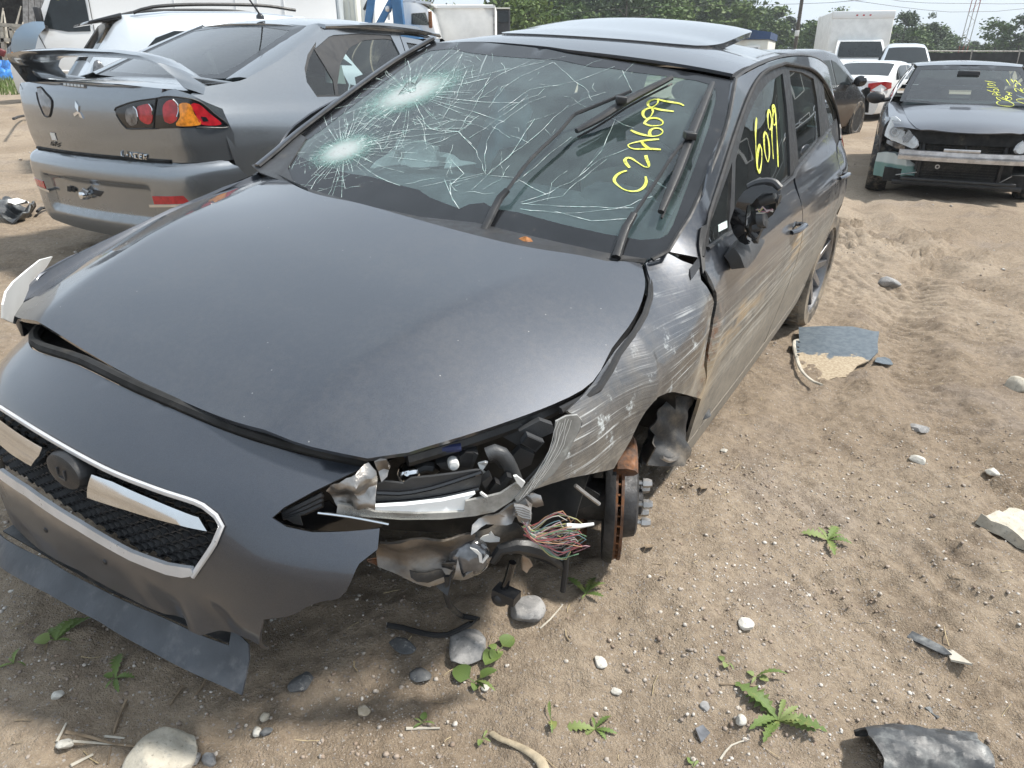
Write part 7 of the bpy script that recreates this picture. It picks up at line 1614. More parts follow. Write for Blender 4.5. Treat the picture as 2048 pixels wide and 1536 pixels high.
st_ = [((300, 335), (640, 380)), ((390, 430), (430, 402), (560, 425), (630, 470), (590, 490), (430, 462), (388, 432)), ((360, 525), (700, 542)), ((370, 610), (480, 652), (600, 668), (700, 655), (722, 610), (650, 578), (570, 605), (600, 662)),
    ((760, 690), (600, 700), (530, 742), (590, 768), (790, 768)), ((640, 700), (700, 768)), ((790, 942), (690, 882), (655, 835), (710, 832), (850, 890), (1000, 945)), ((730, 958), (680, 980), (672, 1022), (740, 1070), (900, 1102), (1120, 1112), (1192, 1080), (1170, 1030), (1060, 965), (830, 830)),
    ((950, 665), (1140, 720)), ((1000, 740), (1130, 790)), ((1060, 690), (1040, 770)), ((930, 830), (960, 790), (1000, 830), (960, 900), (1060, 830), (1130, 900), (1000, 940), (930, 840)), ((960, 290), (1080, 470)), ((1110, 275), (1180, 380), (1230, 310), (1300, 375)),
    ((1230, 470), (1260, 520), (1240, 430), (1330, 400), (1420, 480)), ((1280, 665), (1215, 590), (1260, 560), (1350, 610), (1500, 700)), ((1500, 890), (1330, 890), (1275, 915), (1330, 970), (1500, 1025)), ((1390, 560), (1450, 640), (1490, 560))]
iw3 = i_wind
writing('yard_number', [ZT(*s) for s in st_], i_wind, 0, .010, unit((1, 0, 2.3)), inf, NF, .006)

# ---------------------------------------------------------------- plainer vehicles farther off
def frame_at(x, y, yaw, z=None):
    z = float(gz(x, y)) if z is None else z
    c, s = math.cos(yaw), math.sin(yaw); return Frame([[c, -s, 0, x], [s, c, 0, y], [0, 0, 1, z]])
def shell_car(name, label, cat, fr, top, wid, belt, mat, wins=(), glass=(), wheels=(), zb=.24, tum=.40, wr=.34, group=None, simple=False, rim='two_tone_alloy'):
    """lofted body: top = (x, height) line from nose to tail, wid = (x, half width), belt = (x, shoulder height); side windows and end panes laid on it"""
    o = thing(name, label, cat, mat4(fr), group=group)
    xs = sorted(set(np.round(np.concatenate([np.linspace(top[0][0], top[-1][0], 26), [p[0] for p in top]]), 3)))
    T = lambda x: float(np.interp(x, [p[0] for p in top], [p[1] for p in top])); W = lambda x: sm(x, [p[0] for p in wid], [p[1] for p in wid]); Bz = lambda x: float(np.interp(x, [p[0] for p in belt], [p[1] for p in belt]))
    def hs(x, z):
        w = W(x); b = min(Bz(x), T(x) - .03)
        lo_ = w - sm(z, [zb, .40, .60, .75, max(.8, b - .08), max(.86, b)], [.07, .02, .0, .0, .015, .055])
        return lo_ if z <= b else w - .055 - tum * (z - b)
    rows = []
    for x in xs:
        t_, b = T(x), min(Bz(x), T(x) - .03); zr = max(b + .005, t_ - .07)
        h = [(W(x) - .12, zb - .02), (hs(x, zb), zb), (hs(x, .4), .4), (hs(x, .6), .6), (hs(x, b - .10), b - .10), (hs(x, b), b), ((hs(x, b) + hs(x, zr)) / 2, (b + zr) / 2), (hs(x, zr), zr), (hs(x, zr) * .90, t_ - .022), (hs(x, zr) * .6, t_ - .004), (0, t_)]
        rows.append([np.array((x, y, z)) for y, z in h] + [np.array((x, -y, z)) for y, z in h[-2::-1]])
    b = MB().grid(rows); n = len(rows[0]); 
    for r0 in (0, len(rows) - 1): b.f.append(tuple(range(r0 * n, r0 * n + n)))
    b.build('body', mat, o, sharp=50)
    for sg, poly in wins:
        fn = (lambda x, z, sg=sg: sg * (hs(x, z) + .006)); PANEL_SIGN[(fn, 1)] = sg
        panel('side_window', [np.array((x, fn(x, z), z)) for x, z in poly], 1, fn, M['pane'], o, .15, .004)
    for x0, x1, k0, k1, nm in glass:
        P = []
        for x, k in ((x0, k0), (x1, k1)):
            zt = T(x); e = hs(x, max(min(Bz(x), zt - .03) + .005, zt - .07)) * k; P.append((x, e, zt))
        g = [[np.array((x, y, z + .008 - .03 * (abs(y) / (e + .01)) ** 4)) for y in np.linspace(-e, e, 9)] for x, e, z in [tuple(np.array(P[0]) * (1 - f) + np.array(P[1]) * f) for f in (0, .5, 1)]]
        MB().grid(g).build(nm, M['pane'], o)
    for x, sg in wheels:
        MB().lathe([(.0001, .012), (wr * 1.13, .012), (wr * 1.16, 0)], (x, sg * (hs(x, .45)), wr), (0, sg, 0), 28).build('wheel_arch', M['under'], o)
        wheel('wheel', o, (x, sg * (hs(x, .45) - .075), wr), (0, sg, 0), wr, .2, M[rim], 5, .70, M['rubber'], not simple)
    o['_hs'] = 0; del o['_hs']
    return o, hs, T

# pale silver crossover behind the grey saloon
fr = frame_at(-4.02, 9.14, R(35), float(gz(-4, 9)))
o, hs, T = shell_car('silver_crossover', 'pale silver crossover with roof rails and tinted rear windows behind the grey saloon', 'car', fr,
    [(-.98, .98), (-.90, 1.08), (-.55, 1.50), (-.45, 1.575), (0, 1.625), (.9, 1.65), (1.5, 1.62), (2.35, 1.12), (2.6, 1.06), (3.3, .95), (3.55, .70)], [(-.98, .80), (-.6, .88), (0, .915), (2, .92), (3, .88), (3.55, .66)], [(-.98, 1.02), (0, 1.10), (2.4, .98), (3.55, .7)], M['pale_silver'],
    wins=[(sg, [(-.45, 1.13), (-.15, 1.10), (.2, 1.10), (.42, 1.12), (.40, 1.42), (.0, 1.42), (-.2, 1.35)]) for sg in (-1, 1)] + [(sg, [(.46, 1.12), (1.2, 1.10), (1.95, 1.08), (1.65, 1.30), (1.3, 1.46), (.46, 1.44)]) for sg in (-1, 1)],
    glass=[(-.86, -.56, .88, .86, 'rear_window'), (2.28, 1.55, .92, .9, 'windscreen')], wheels=[(0, -1), (0, 1), (2.65, -1), (2.65, 1)])
for sg in (-1, 1):
    MB().tube(spline([np.array((x, sg * (hs(x, T(x) - .08) - .05), z)) for x, z in ((-.35, 1.585), (-.15, 1.645), (.3, 1.685), (1.0, 1.70), (1.4, 1.665))], .08), .018, 7).build('roof_rail', M['black_plastic'], o)
    MB().ball((-.80, sg * .78, 1.0), .14, 12, 8, (.45, .3, 1.0)).build('rear_lamp', M['tin_lens'], o)
MB().prism([(-.46, .62, 1.585), (-.78, .60, 1.50), (-.80, .60, 1.47), (-.46, .62, 1.53)], (0, -1.24, 0)).build('rear_spoiler', M['gloss_black'], o, bevel=.01)

# white delivery van behind it, side on, nose to the left
fr = frame_at(-8.0, 15.9, R(196), .55)
o, hs, T = shell_car('white_van', 'tall white delivery van with a black mirror and a number written on its cab window', 'van', fr,
    [(-4.4, 2.45), (-4.2, 2.55), (.2, 2.58), (.45, 2.45), (1.05, 1.45), (1.22, 1.30), (1.55, 1.12), (1.66, .70)], [(-4.4, .94), (-4, .98), (.8, .98), (1.3, .93), (1.66, .76)], [(-4.4, 1.5), (.4, 1.42), (1.05, 1.36), (1.66, .9)], M['white_car'],
    wins=[(sg, [(.12, 1.30), (.5, 1.29), (.92, 1.36), (.70, 1.80), (.46, 2.14), (.12, 2.14)]) for sg in (-1, 1)], glass=[(1.04, .50, .92, .9, 'windscreen')], wheels=[(.95, 1), (.95, -1), (-2.6, 1), (-2.6, -1)], tum=.10, wr=.35)
VS = fr
for sg in (-1, 1):
    c = np.array((.88, sg * 1.14, 1.50)); MB().box(c, (.10, .16, .36)).box(c + np.array((.02, -sg * .12, -.16)), (.16, .20, .10)).build('door_mirror', M['black_plastic'], o, bevel=.02)
    MB().prism([(1.40, sg * .93, 1.16), (1.62, sg * .80, 1.0), (1.67, sg * .78, .85), (1.49, sg * .92, .82), (1.37, sg * .945, 1.0)], (0, sg * .02, 0)).build('headlamp', M['amber_lens'] if 0 else M['tin_lens'], o, bevel=.006)
    MB().prism([(1.42, sg * .955, .98), (1.54, sg * .90, .94), (1.52, sg * .91, .85), (1.41, sg * .96, .86)], (0, sg * .02, 0)).build('indicator', M['amber_lens'], o)
    fn = lambda x, z: sg * (hs(x, z) + .004)
    for xx in (.06, .90): MB().tube([(xx, fn(xx, .4), .4), (xx, fn(xx, .9), .9), (xx + (0 if xx < .5 else .12), fn(xx, 1.28), 1.28)], .007, 5).build('door_gap', M['under'], o)
    MB().tube([(.06, fn(.06, 1.3), 1.3), (.06, fn(.06, 2.2), 2.2)], .007, 5).build('door_gap', M['under'], o)
    MB().tube([(-1.4, fn(-1.4, .4), .4), (-1.4, fn(-1.4, 2.35), 2.35)], .006, 5).build('door_gap', M['under'], o)
    for xx in (-2.7, -3.6): MB().tube([(xx, fn(xx, .4), .4), (xx, fn(xx, 2.35), 2.35)], .006, 5).build('door_gap', M['under'], o)
    for x0_, x1_ in ((-1.3, -2.6), (-2.8, -3.5)): MB().tube([(x, fn(x, z) - sg * .002, z) for x, z in ((x0_ - .1, 1.45), (x0_ - .1, 2.15), (x1_ + .1, 2.15), (x1_ + .1, 1.45), (x0_ - .1, 1.45))], .010, 6).build('pressed_panel', M['white_car'], o)
    MB().tube([(.9, fn(.9, .62), .62), (-4.1, fn(-4.1, .62), .62)], .018, 5).build('side_strip', M['white_flat'], o)
fnv = lambda x, z: hs(x, z) + .012
vw = [((.50, 1.98), (.60, 2.0), (.62, 1.93), (.52, 1.90), (.55, 1.82), (.64, 1.84)), ((.42, 1.95), (.47, 1.90), (.42, 1.82), (.38, 1.86), (.44, 1.92), (.47, 1.98)), ((.36, 1.97), (.31, 1.95), (.36, 1.90), (.30, 1.83)), ((.27, 1.96), (.19, 1.95), (.24, 1.82))]
b = MB()
for s in vw: b.add(*strips(spline([np.array((x, fnv(x, z), z)) for x, z in s], .03), np.array((0, 1, 0)), .012))
b.build('yard_number', M['yellow'], o, smooth=False)

# dusty brown-black crossover beyond the wreck's tail
fr = frame_at(6.58, 16.65, R(47), -.12)
o, hs, T = shell_car('dark_crossover', 'black crossover caked in brown dust with a torn front wing beyond the wreck', 'car', fr,
    [(-3.55, 1.0), (-3.40, 1.3), (-3.15, 1.60), (-2.6, 1.66), (-1.6, 1.68), (-1.05, 1.62), (-.25, 1.14), (0, 1.08), (.7, .98), (.88, .7)], [(-3.55, .80), (-3, .90), (-1, .93), (.3, .88), (.88, .62)], [(-3.55, 1.08), (-.2, .98), (.88, .7)], M['brown_suv'],
    wins=[(sg, [(-3.0, 1.12), (-2.35, 1.08), (-2.35, 1.46), (-2.75, 1.45), (-2.95, 1.36)]) for sg in (-1, 1)] + [(sg, [(-2.28, 1.08), (-1.45, 1.05), (-1.48, 1.48), (-2.28, 1.47)]) for sg in (-1, 1)] + [(sg, [(-1.38, 1.05), (-.55, 1.02), (-.85, 1.26), (-1.2, 1.44), (-1.40, 1.48)]) for sg in (-1, 1)], glass=[(-.32, -1.0, .92, .9, 'windscreen')], wheels=[(0, -1), (0, 1), (-2.7, -1), (-2.7, 1)], wr=.36)
for sg in (-1, 1): MB().ball((-.62, sg * 1.03, 1.10), .13, 14, 9, (.5, 1.0, .8)).tube([(-.62, sg * .88, 1.06), (-.62, sg * 1.0, 1.08)], .03).build('door_mirror', M['gloss_black'], o)
for sg in (-1, 1):
    for x in (-1.62, -2.45): MB().tube([(x, sg * (hs(x, .95) + .03), .95), (x - .18, sg * (hs(x, .95) + .03), .96)], .016, 7).build('door_handle', M['black_suv'], o)
MB().prism([(.55, -.86, .95), (.86, -.66, .85), (.90, -.60, .55), (.60, -.90, .45)], (.02, .10, 0)).build('torn_wing', M['under'], o)

# white saloon seen from behind, red lamps
fr = frame_at(9.1, 20.3, R(50), -.10)
o, hs, T = shell_car('white_saloon', 'white saloon seen from behind with one big red tail lamp beside the dusty crossover', 'car', fr,
    [(-1.02, .78), (-.98, 1.0), (-.55, 1.06), (-.40, 1.09), (.42, 1.40), (1.0, 1.45), (1.5, 1.42), (2.4, 1.0), (3.3, .85), (3.45, .6)], [(-1.02, .78), (-.7, .84), (0, .88), (2, .89), (3.45, .66)], [(-1.02, .92), (.2, .98), (2.4, .94), (3.45, .6)], M['white_car'],
    wins=[(sg, [(.0, 1.0), (.28, 1.0), (.28, 1.24), (.1, 1.12)]) for sg in (-1, 1)] + [(sg, [(.32, 1.0), (1.15, 1.0), (1.18, 1.34), (.6, 1.33), (.32, 1.26)]) for sg in (-1, 1)] + [(sg, [(1.22, 1.0), (2.1, .97), (1.8, 1.18), (1.5, 1.33), (1.24, 1.34)]) for sg in (-1, 1)],
    glass=[(-.34, .38, .90, .88, 'rear_window'), (2.3, 1.55, .9, .88, 'windscreen')], wheels=[(0, -1), (0, 1), (2.6, -1), (2.6, 1)], wr=.32)
for sg in (-1, 1): MB().prism([(-1.02, sg * .44, .93), (-1.01, sg * .46, .76), (-.97, sg * .74, .74), (-.60, sg * .885, .82), (-.64, sg * .88, .95), (-.94, sg * .80, .98)], (-.05, sg * .02, .0)).build('tail_lamp', M['red_lens'], o, bevel=.01)
MB().box((-1.03, 0, .68), (.02, .5, .12)).build('plate_recess', M['black_plastic'], o)

# silver people carrier with its nose stripped
fr = frame_at(12.9, 25.8, R(-112), .0)
o, hs, T = shell_car('stripped_people_carrier', 'silver people carrier with its whole nose stripped away, facing out by the black fence', 'van', fr,
    [(-3.2, 1.0), (-3.1, 1.78), (-2.0, 1.88), (-1.3, 1.85), (-.9, 1.76), (-.05, 1.22), (.12, 1.10)], [(-3.2, .86), (-1, .92), (.12, .86)], [(-3.2, 1.1), (.12, 1.05)], M['pale_silver'],
    wins=[(sg, [(-2.4, 1.15), (-.5, 1.12), (-.95, 1.55), (-1.4, 1.68), (-2.4, 1.66)]) for sg in (-1, 1)], glass=[(-.10, -.86, .9, .88, 'windscreen')], wheels=[(0, -1), (0, 1), (-2.7, -1), (-2.7, 1)], simple=True)
b = MB()
for k in range(26): b.box((cr.uniform(.1, .75), cr.uniform(-.7, .7), cr.uniform(.35, 1.0)), (cr.uniform(.05, .3), cr.uniform(.06, .35), cr.uniform(.04, .22)), rotz(cr.uniform(0, 3)))
b.build('engine', M['cast_iron'], o, smooth=False)
MB().box((.72, 0, .50), (.08, 1.3, .10)).build('front_beam', M['black_plastic'], o, bevel=.02)

# black crossover at the right edge, only its top shows
fr = frame_at(9.9, 13.2, R(66), -.20)
o, hs, T = shell_car('black_crossover', 'black crossover with a roof spoiler and a whip aerial behind the bumperless saloon', 'car', fr,
    [(-.95, 1.0), (-.75, 1.45), (-.62, 1.62), (0, 1.68), (1.2, 1.68), (1.7, 1.60), (2.5, 1.1), (3.4, .95), (3.5, .7)], [(-.95, .82), (0, .93), (2.6, .92), (3.5, .68)], [(-.95, 1.05), (2.5, 1.0), (3.5, .7)], M['black_suv'],
    wins=[(sg, [(-.5, 1.15), (.8, 1.1), (2.0, 1.08), (1.6, 1.42), (1.2, 1.5), (-.3, 1.48)]) for sg in (-1, 1)], glass=[(-.90, -.70, .86, .84, 'rear_window'), (2.4, 1.75, .9, .88, 'windscreen')], wheels=[(0, -1), (0, 1), (2.7, -1), (2.7, 1)], wr=.36, simple=True)
MB().prism([(-.55, .74, 1.66), (-.92, .72, 1.63), (-.94, .72, 1.58), (-.60, .74, 1.58)], (0, -1.48, 0)).build('rear_spoiler', M['gloss_black'], o, bevel=.015)
MB().tube([(-.86, -.70, 1.655), (-.86, .70, 1.655)], .012, 6).build('spoiler_edge', M['white_flat'], o)
MB().tube([(-.40, 0, 1.68), (-.55, 0, 2.0)], .006, 5).build('roof_aerial', M['black_plastic'], o)
MB().ball((-.40, 0, 1.69), .04, 10, 6, (1.3, .8, .6)).build('aerial_base', M['black_plastic'], o)
for sg in (-1, 1): MB().tube(spline([np.array((x, sg * .62, z)) for x, z in ((-.5, 1.68), (-.35, 1.75), (.4, 1.77), (1.2, 1.76), (1.5, 1.68))], .1), .022, 7).build('roof_rail', M['pale_silver'], o)

# box lorry
fr = frame_at(14.2, 32.5, R(-104), .0)
o = thing('box_lorry', 'white box lorry with a blank white body above its cab, facing the yard', 'lorry', mat4(fr))
MB().box((-2.6, 0, 1.98), (4.6, 2.35, 2.35)).build('cargo_box', M['white_flat'], o, bevel=.05)
MB().box((-.32, 0, 3.02), (.10, 2.36, .28)).build('box_rail', M['white_car'], o, bevel=.03)
for y in (-.25, 0, .25): MB().box((-.26, y, 3.0), (.03, .07, .05)).build('marker_lamp', M['red_lens'], o)
g = [[np.array((x, y * w, z)) for y in np.linspace(-1, 1, 7)] for x, z, w in ((-.3, 2.1, .84), (-.05, 2.06, .86), (.25, 1.75, .92), (.55, 1.35, .96), (.75, 1.25, .97), (1.45, 1.12, .95), (1.62, .95, .92), (1.65, .45, .92))]
MB().grid(g).build('cab', M['white_car'], o, solid=.02)
MB().grid([[np.array((x + .05, y * w, z + .04)) for y in np.linspace(-1, 1, 7)] for x, z, w in ((.0, 1.99, .76), (.25, 1.74, .82), (.50, 1.41, .86))]).build('windscreen', M['pane'], o)
for s in (-1, 1):
    MB().grid([[np.array((x, s * .94, z)) for x, z in ((-.3, .5), (1.6, .5))], [np.array((x, s * .96, z)) for x, z in ((-.3, 1.2), (.8, 1.2))], [np.array((x, s * .85, z)) for x, z in ((-.3, 2.05), (-.05, 2.05))]]).build('cab_side', M['white_car'], o, solid=.02)
    MB().box((.55, s * 1.18, 1.55), (.10, .12, .26)).tube([(.55, s * .95, 1.5), (.55, s * 1.16, 1.5)], .02).build('door_mirror', M['white_car'], o, bevel=.02)
    for x in (.85, -3.4): wheel('wheel', o, (x, s * .92, .40), (0, s, 0), .40, .24, M['two_tone_alloy'], 5, .6, M['rubber'], False)
    MB().box((1.66, s * .70, .92), (.03, .32, .18)).build('headlamp', M['lens_clear'], o, bevel=.02)
MB().box((1.66, 0, .88), (.02, .9, .22)).build('grille', M['black_plastic'], o)
MB().box((1.70, 0, .52), (.12, 1.9, .20)).build('bumper', M['chrome'], o, bevel=.03)

# ---------------------------------------------------------------- stones, scraps and weeds on the soil
def stone(label, u, v, w, h, mat, seed, flat=.6, sink=.3, rot=0.0, lon=1.0, group='larger stones lying on the soil', cat='stone'):
    p = GP(u, v); s = np.linalg.norm(p - np.array(CAM)) / 1440 * w / 2; bm = bmesh.new(); bmesh.ops.create_icosphere(bm, subdivisions=4, radius=1)
    r = np.random.default_rng(seed); K = r.normal(0, 1, (14, 3)); K /= np.linalg.norm(K, axis=1)[:, None]; dcut = r.uniform(.55, .92, 14)
    V = np.array([q.co for q in bm.verts])
    for k, d in zip(K, dcut): t = V @ k; V = V - np.maximum(0, t - d)[:, None] * k * .85
    V *= (1 + .05 * fbm(V[:, 0] + 3, V[:, 1] + V[:, 2] * .7, .5, 3, seed))[:, None]
    V = V * np.array((s * lon, s, s * flat)); V = V @ rotz(rot).T + p + np.array((0, 0, s * flat * (1 - 2 * sink) * .8))
    o = mesh_obj('stone', V, [[q.index for q in f.verts] for f in bm.faces], mat, None, True, 35); bm.free(); return tag(o, label, cat, group)
def rock_mat(name, a, b, vein=(.6, .58, .55), k=.3):
    t = NT(name); p = t.oc(); n = t.noise(p, 18, 8, .65, .5); c = t.mix(t.ramp(n, .35, .65), a, b); c = t.mix(t.math('MULTIPLY', t.ramp(t.noise(p, 60, 6, .7), .56, .64), k), c, vein)
    c = t.mix(t.math('MULTIPLY', t.ramp(t.noise(p, 130, 3), .6, .7), .5), c, [x * .4 for x in a]); t.P(col=c, rough=.8, spec=.35); t.bump(t.noise(p, 110, 6, .7), .002); return t.m
M['grey_rock'] = rock_mat('grey_rock', (.19, .19, .19), (.34, .33, .32)); M['pale_rock'] = rock_mat('pale_rock', (.36, .33, .27), (.52, .48, .40), (.22, .22, .22), .4); M['dark_rock'] = rock_mat('dark_rock', (.09, .095, .10), (.17, .17, .17)); M['white_rock'] = rock_mat('white_rock', (.44, .42, .37), (.60, .58, .53)); M['tan_rock'] = rock_mat('tan_rock', (.34, .28, .20), (.48, .41, .31))
for i, a in enumerate((('smooth grey stone with pale veins below the hanging strut', 1052, 1226, 74, 0, 'grey_rock', .62, .2), ('half buried grey stone under the black trailing cable', 938, 1292, 92, 0, 'grey_rock', .40, .42), ('flat greenish shard left of the half buried stone', 806, 1292, 44, 0, 'dark_rock', .35, .2),
        ('oval white pebble alone on the bare sand right of centre', 1491, 1251, 29, 0, 'white_rock', .7, .2), ('small three sided white stone right of the round leaved weed', 1200, 1326, 27, 0, 'white_rock', .5, .2), ('tan rounded pebble below the torn lip end', 727, 1426, 28, 0, 'tan_rock', .7, .2), ('big cream coloured stone cut by the bottom edge of the picture', 322, 1532, 112, 0, 'pale_rock', .55, .3),
        ('broken dark shard with a white edge left of the small weed', 842, 1354, 34, 0, 'dark_rock', .5, .2), ('dark grey stone half sunk in the shaded soil', 600, 1366, 46, 0, 'dark_rock', .35, .4), ('long white stone beside the churned clods', 1836, 924, 24, 0, 'white_rock', .6, .2), ('white block of stone at the right edge of the picture', 2034, 776, 44, 0, 'pale_rock', .6, .25),
        ('small white wedge of stone above the muddy clods', 1984, 947, 22, 0, 'white_rock', .6, .2), ('pale blue grey stone beyond the half buried panel', 1776, 571, 32, 0, 'grey_rock', .7, .2), ('greyish pebble touching the big cream stone', 388, 1522, 24, 0, 'grey_rock', .7, .2), ('round grey pebble right of the big cream stone', 420, 1523, 24, 0, 'grey_rock', .8, .2),
        ('light oval pebble in the pebble patch right of the lip', 531, 1438, 20, 0, 'pale_rock', .8, .2), ('cream pebble left of the small dark round one', 514, 1466, 17, 0, 'white_rock', .7, .2), ('small dark round pebble beside the cream one', 534, 1466, 17, 0, 'dark_rock', .8, .2), ('pale chip of stone at the left below the plastic lip', 116, 1392, 19, 0, 'white_rock', .6, .2), ('white pebble near the crossed twigs', 130, 1491, 24, 0, 'white_rock', .6, .2),
        ('white pebble at the foot of the long toothed weed', 1480, 1443, 22, 0, 'white_rock', .8, .2), ('bluish white shard in the sand left of the clods', 1835, 858, 34, 0, 'grey_rock', .4, .3), ('small pale stone near the door of the wreck', 1448, 903, 12, 0, 'white_rock', .6, .2), ('white pebble in the sand between the two big weeds', 970, 1378, 17, 0, 'white_rock', .7, .2), ('cream pebble on the sand beside the brake disc', 1232, 1384, 17, 0, 'white_rock', .6, .2), ('grey lump of stone between the dark shard and the weed', 1408, 1415, 22, 0, 'grey_rock', .7, .3))):
    stone(a[0], a[1], a[2], a[3], 0, M[a[5]], 200 + i, a[6], a[7], rot=i * 1.3, lon=1.0 + .35 * ((i * 7) % 5) / 4)
def gpan(name, label, cat, pts, mat, lift=.01, th=.004, sp=.02, post=None, tilt=None):
    """a loose sheet lying on the soil"""
    P = [GP(u, v) for u, v in pts]; c = np.mean(P, 0); a = np.array([(p[0], p[1], 1) for p in P]); k = np.linalg.lstsq(a, np.array([p[2] for p in P]), rcond=None)[0]
    fn = lambda x, y: k[0] * x + k[1] * y + k[2] + lift + (tilt(x - c[0], y - c[1]) if tilt else 0); PANEL_SIGN[(fn, 2)] = 1
    o = panel(name, P, 2, fn, mat, None, sp, th, post=post); return tag(o, label, cat)
# half buried liner panel in the middle distance
t = NT('buried_panel'); p = t.pos(); n = t.noise(p, 11, 7, .65); c = t.mix(t.ramp(t.noise(p, 40, 5), .3, .7), (.075, .098, .12), (.13, .155, .175)); S_ = GA(1640, 735); E_ = GA(1650, 690)
dd = unit((S_ - E_) * (1, 1, 0)); prj = t.n('VectorMath', operation='DOT_PRODUCT'); t.l(p, prj.inputs[0]); prj.inputs[1].default_value = tuple(dd); s = t.math('ADD', t.math('SUBTRACT', prj.outputs['Value'], float(np.dot(dd, (GA(1665, 716))))), t.math('MULTIPLY', t.math('SUBTRACT', n, .5), .35))
sand = t.ramp(s, -.012, .012); c = t.mix(sand, c, t.mix(t.ramp(t.noise(p, 90, 5), .3, .7), (.30, .235, .16), (.44, .37, .27))); t.P(col=c, rough=t.math('ADD', t.math('MULTIPLY', sand, .5), .42)); M['buried'] = t.m
gpan('plastic_sheet', 'grey blue plastic liner panel half buried under pale sand', 'plastic panel', zc(1560, 640, 8.533, (300, 235), (700, 270), (1200, 330), (1560, 400), (1640, 440), (1620, 600), (1640, 690), (1500, 800), (1300, 860), (1160, 960), (900, 1010), (700, 1060), (690, 1210), (560, 1160), (420, 1050), (330, 930), (270, 760), (225, 560), (235, 450), (310, 430)), M['buried'], .028, .006, .03, tilt=lambda x, y: .035 * math.sin(3 * x) + .06 * y)
pb_ = [GP(u, v) + np.array((0, 0, .030)) for u, v in zc(1560, 640, 8.533, (300, 430), (235, 450), (225, 560), (270, 760), (330, 930), (420, 1050), (560, 1160), (690, 1210))]
ps_ = bpy.data.objects['plastic_sheet']; MB().tube(spline(pb_, .03), .009, 6, flat=.6).build('flange', M['plank'], ps_)
for q in ((300, 500), (285, 590), (290, 650), (290, 725)): MB().lathe([(.0001, .001), (.006, .001), (.007, 0)], GP(*zc(1560, 640, 8.533, q)[0]) + np.array((0, 0, .040)), (0, -.3, 1), 10).build('bolt_hole', M['under'], ps_)
gpan('plastic_scrap', 'small curved flange sticking up at the right end of the buried panel', 'plastic scrap', zc(1560, 640, 8.533, (1640, 690), (1780, 690), (1860, 740), (1920, 810), (1880, 830), (1760, 800), (1600, 790)), M['buried'], .02, .004)
# curved black moulding at the bottom right
def curl(name, label, cat, A, B, rad, a0, a1, mat, ripple=.004, th=.004, n=26, m=16):
    A, B = np.array(A), np.array(B); d = unit(B - A); s = unit(np.cross(d, (0, 0, 1))); rows = []
    for i in range(n):
        f = i / (n - 1); c = A + (B - A) * f; rr = rad * (1 + .10 * math.sin(5 * f)); rows.append([c + rr * (math.cos(a) * s + (math.sin(a)) * np.array((0, 0, 1))) + ripple * math.sin(9 * a + 14 * f) * np.array((0, 0, 1)) + d * .005 * math.sin(6 * a + 1) * (1 if i in (0, n - 1) else 0) for a in np.linspace(a0, a1, m)])
    return tag(MB().grid(rows).build(name, mat, None, solid=th), label, cat)
t = plain('scuffed_black', (.045, .048, .052), .5, var=.3, vs=14, bump=.001, bs=90, dust=.42, dustcol=(.34, .35, .34)); M['scuffed'] = t
pA, pB = GP(1745, 1545), GP(1965, 1545); curl('curved_moulding', 'curved scuffed black plastic moulding at the bottom right corner', 'plastic moulding', pA + np.array((0, .02, .0)), pB + np.array((.0, .02, .0)), .062, R(-5), R(178), M['scuffed'])
for k, (u, v) in enumerate(((1908, 1488), (1922, 1489), (1925, 1506), (1935, 1528))):
    d = ray(u, v); q = GP(u, v); b = MB().lathe([(.0001, .001), (.0035, .001), (.0042, 0)], np.array(CAM) + (q - np.array(CAM)) * .955, (0, -.6, .8), 10)
gpan('plastic_strip', 'dark flat plastic strip with a sandy broken end on the right', 'plastic strip', ((1814, 1274), (1822, 1270), (1884, 1300), (1902, 1314), (1884, 1318), (1812, 1288)), M['scuffed'], .012, .004, .01)
gpan('plastic_strip', 'broken sandy end piece beside the dark flat strip', 'plastic strip', ((1888, 1300), (1904, 1306), (1944, 1330), (1934, 1334), (1900, 1324)), M['plank'], .008, .005, .01)
gpan('glass_shard', 'bluish square glass shard near the long toothed weed', 'glass shard', ((1390, 1463), (1405, 1453), (1420, 1472), (1402, 1490)), M['tin_lens'], .008, .004, .01)
gpan('dark_sliver', 'thin dark plastic sliver above the curved black moulding', 'plastic scrap', ((1849, 1417), (1858, 1418), (1880, 1436), (1874, 1442)), M['scuffed'], .006, .003, .01)
gpan('stone_slab', 'cracked cream coloured slab edge at the right side of the picture', 'stone slab', ((1957, 1040), (1990, 1042), (2010, 1038), (2060, 1046), (2100, 1060), (2100, 1110), (2060, 1108), (2040, 1100), (2005, 1075), (1975, 1058)), M['pale_rock'], .03, .035, .02, post=lambda p, n: p + n * .008 * math.sin(p[0] * 40 + p[1] * 55))
# crumpled dark sheet with a white inside, left of the saloon
gpan('crumpled_sheet', 'crumpled dark plastic sheet with a pale inside left of the saloon bumper', 'plastic scrap', ((4, 438), (14, 426), (18, 416), (45, 420), (66, 420), (76, 428), (66, 440), (50, 446), (25, 446), (8, 447)), M['scuffed'], .06, .01, .03, post=lambda p, n: p + np.array((0, 0, .05 * math.sin(p[0] * 22 + p[1] * 9) + .02 * math.sin(p[1] * 40))))
gpan('crumpled_sheet', 'pale torn lining lying in the crumpled dark sheet', 'plastic scrap', ((26, 436), (44, 430), (66, 432), (60, 440), (40, 444), (24, 443)), M['white_flat'], .125, .004, .03, post=lambda p, n: p + np.array((0, 0, .02 * math.sin(p[0] * 30))))
b = [GP(u, v) + np.array((0, 0, .02)) for u, v in ((76, 428), (85, 421), (98, 420))]; tag(MB().tube(spline(b, .05), .012, 6).build('cable_end', M['rubber_clean'], None), 'short black cable end lying by the crumpled sheet', 'cable')
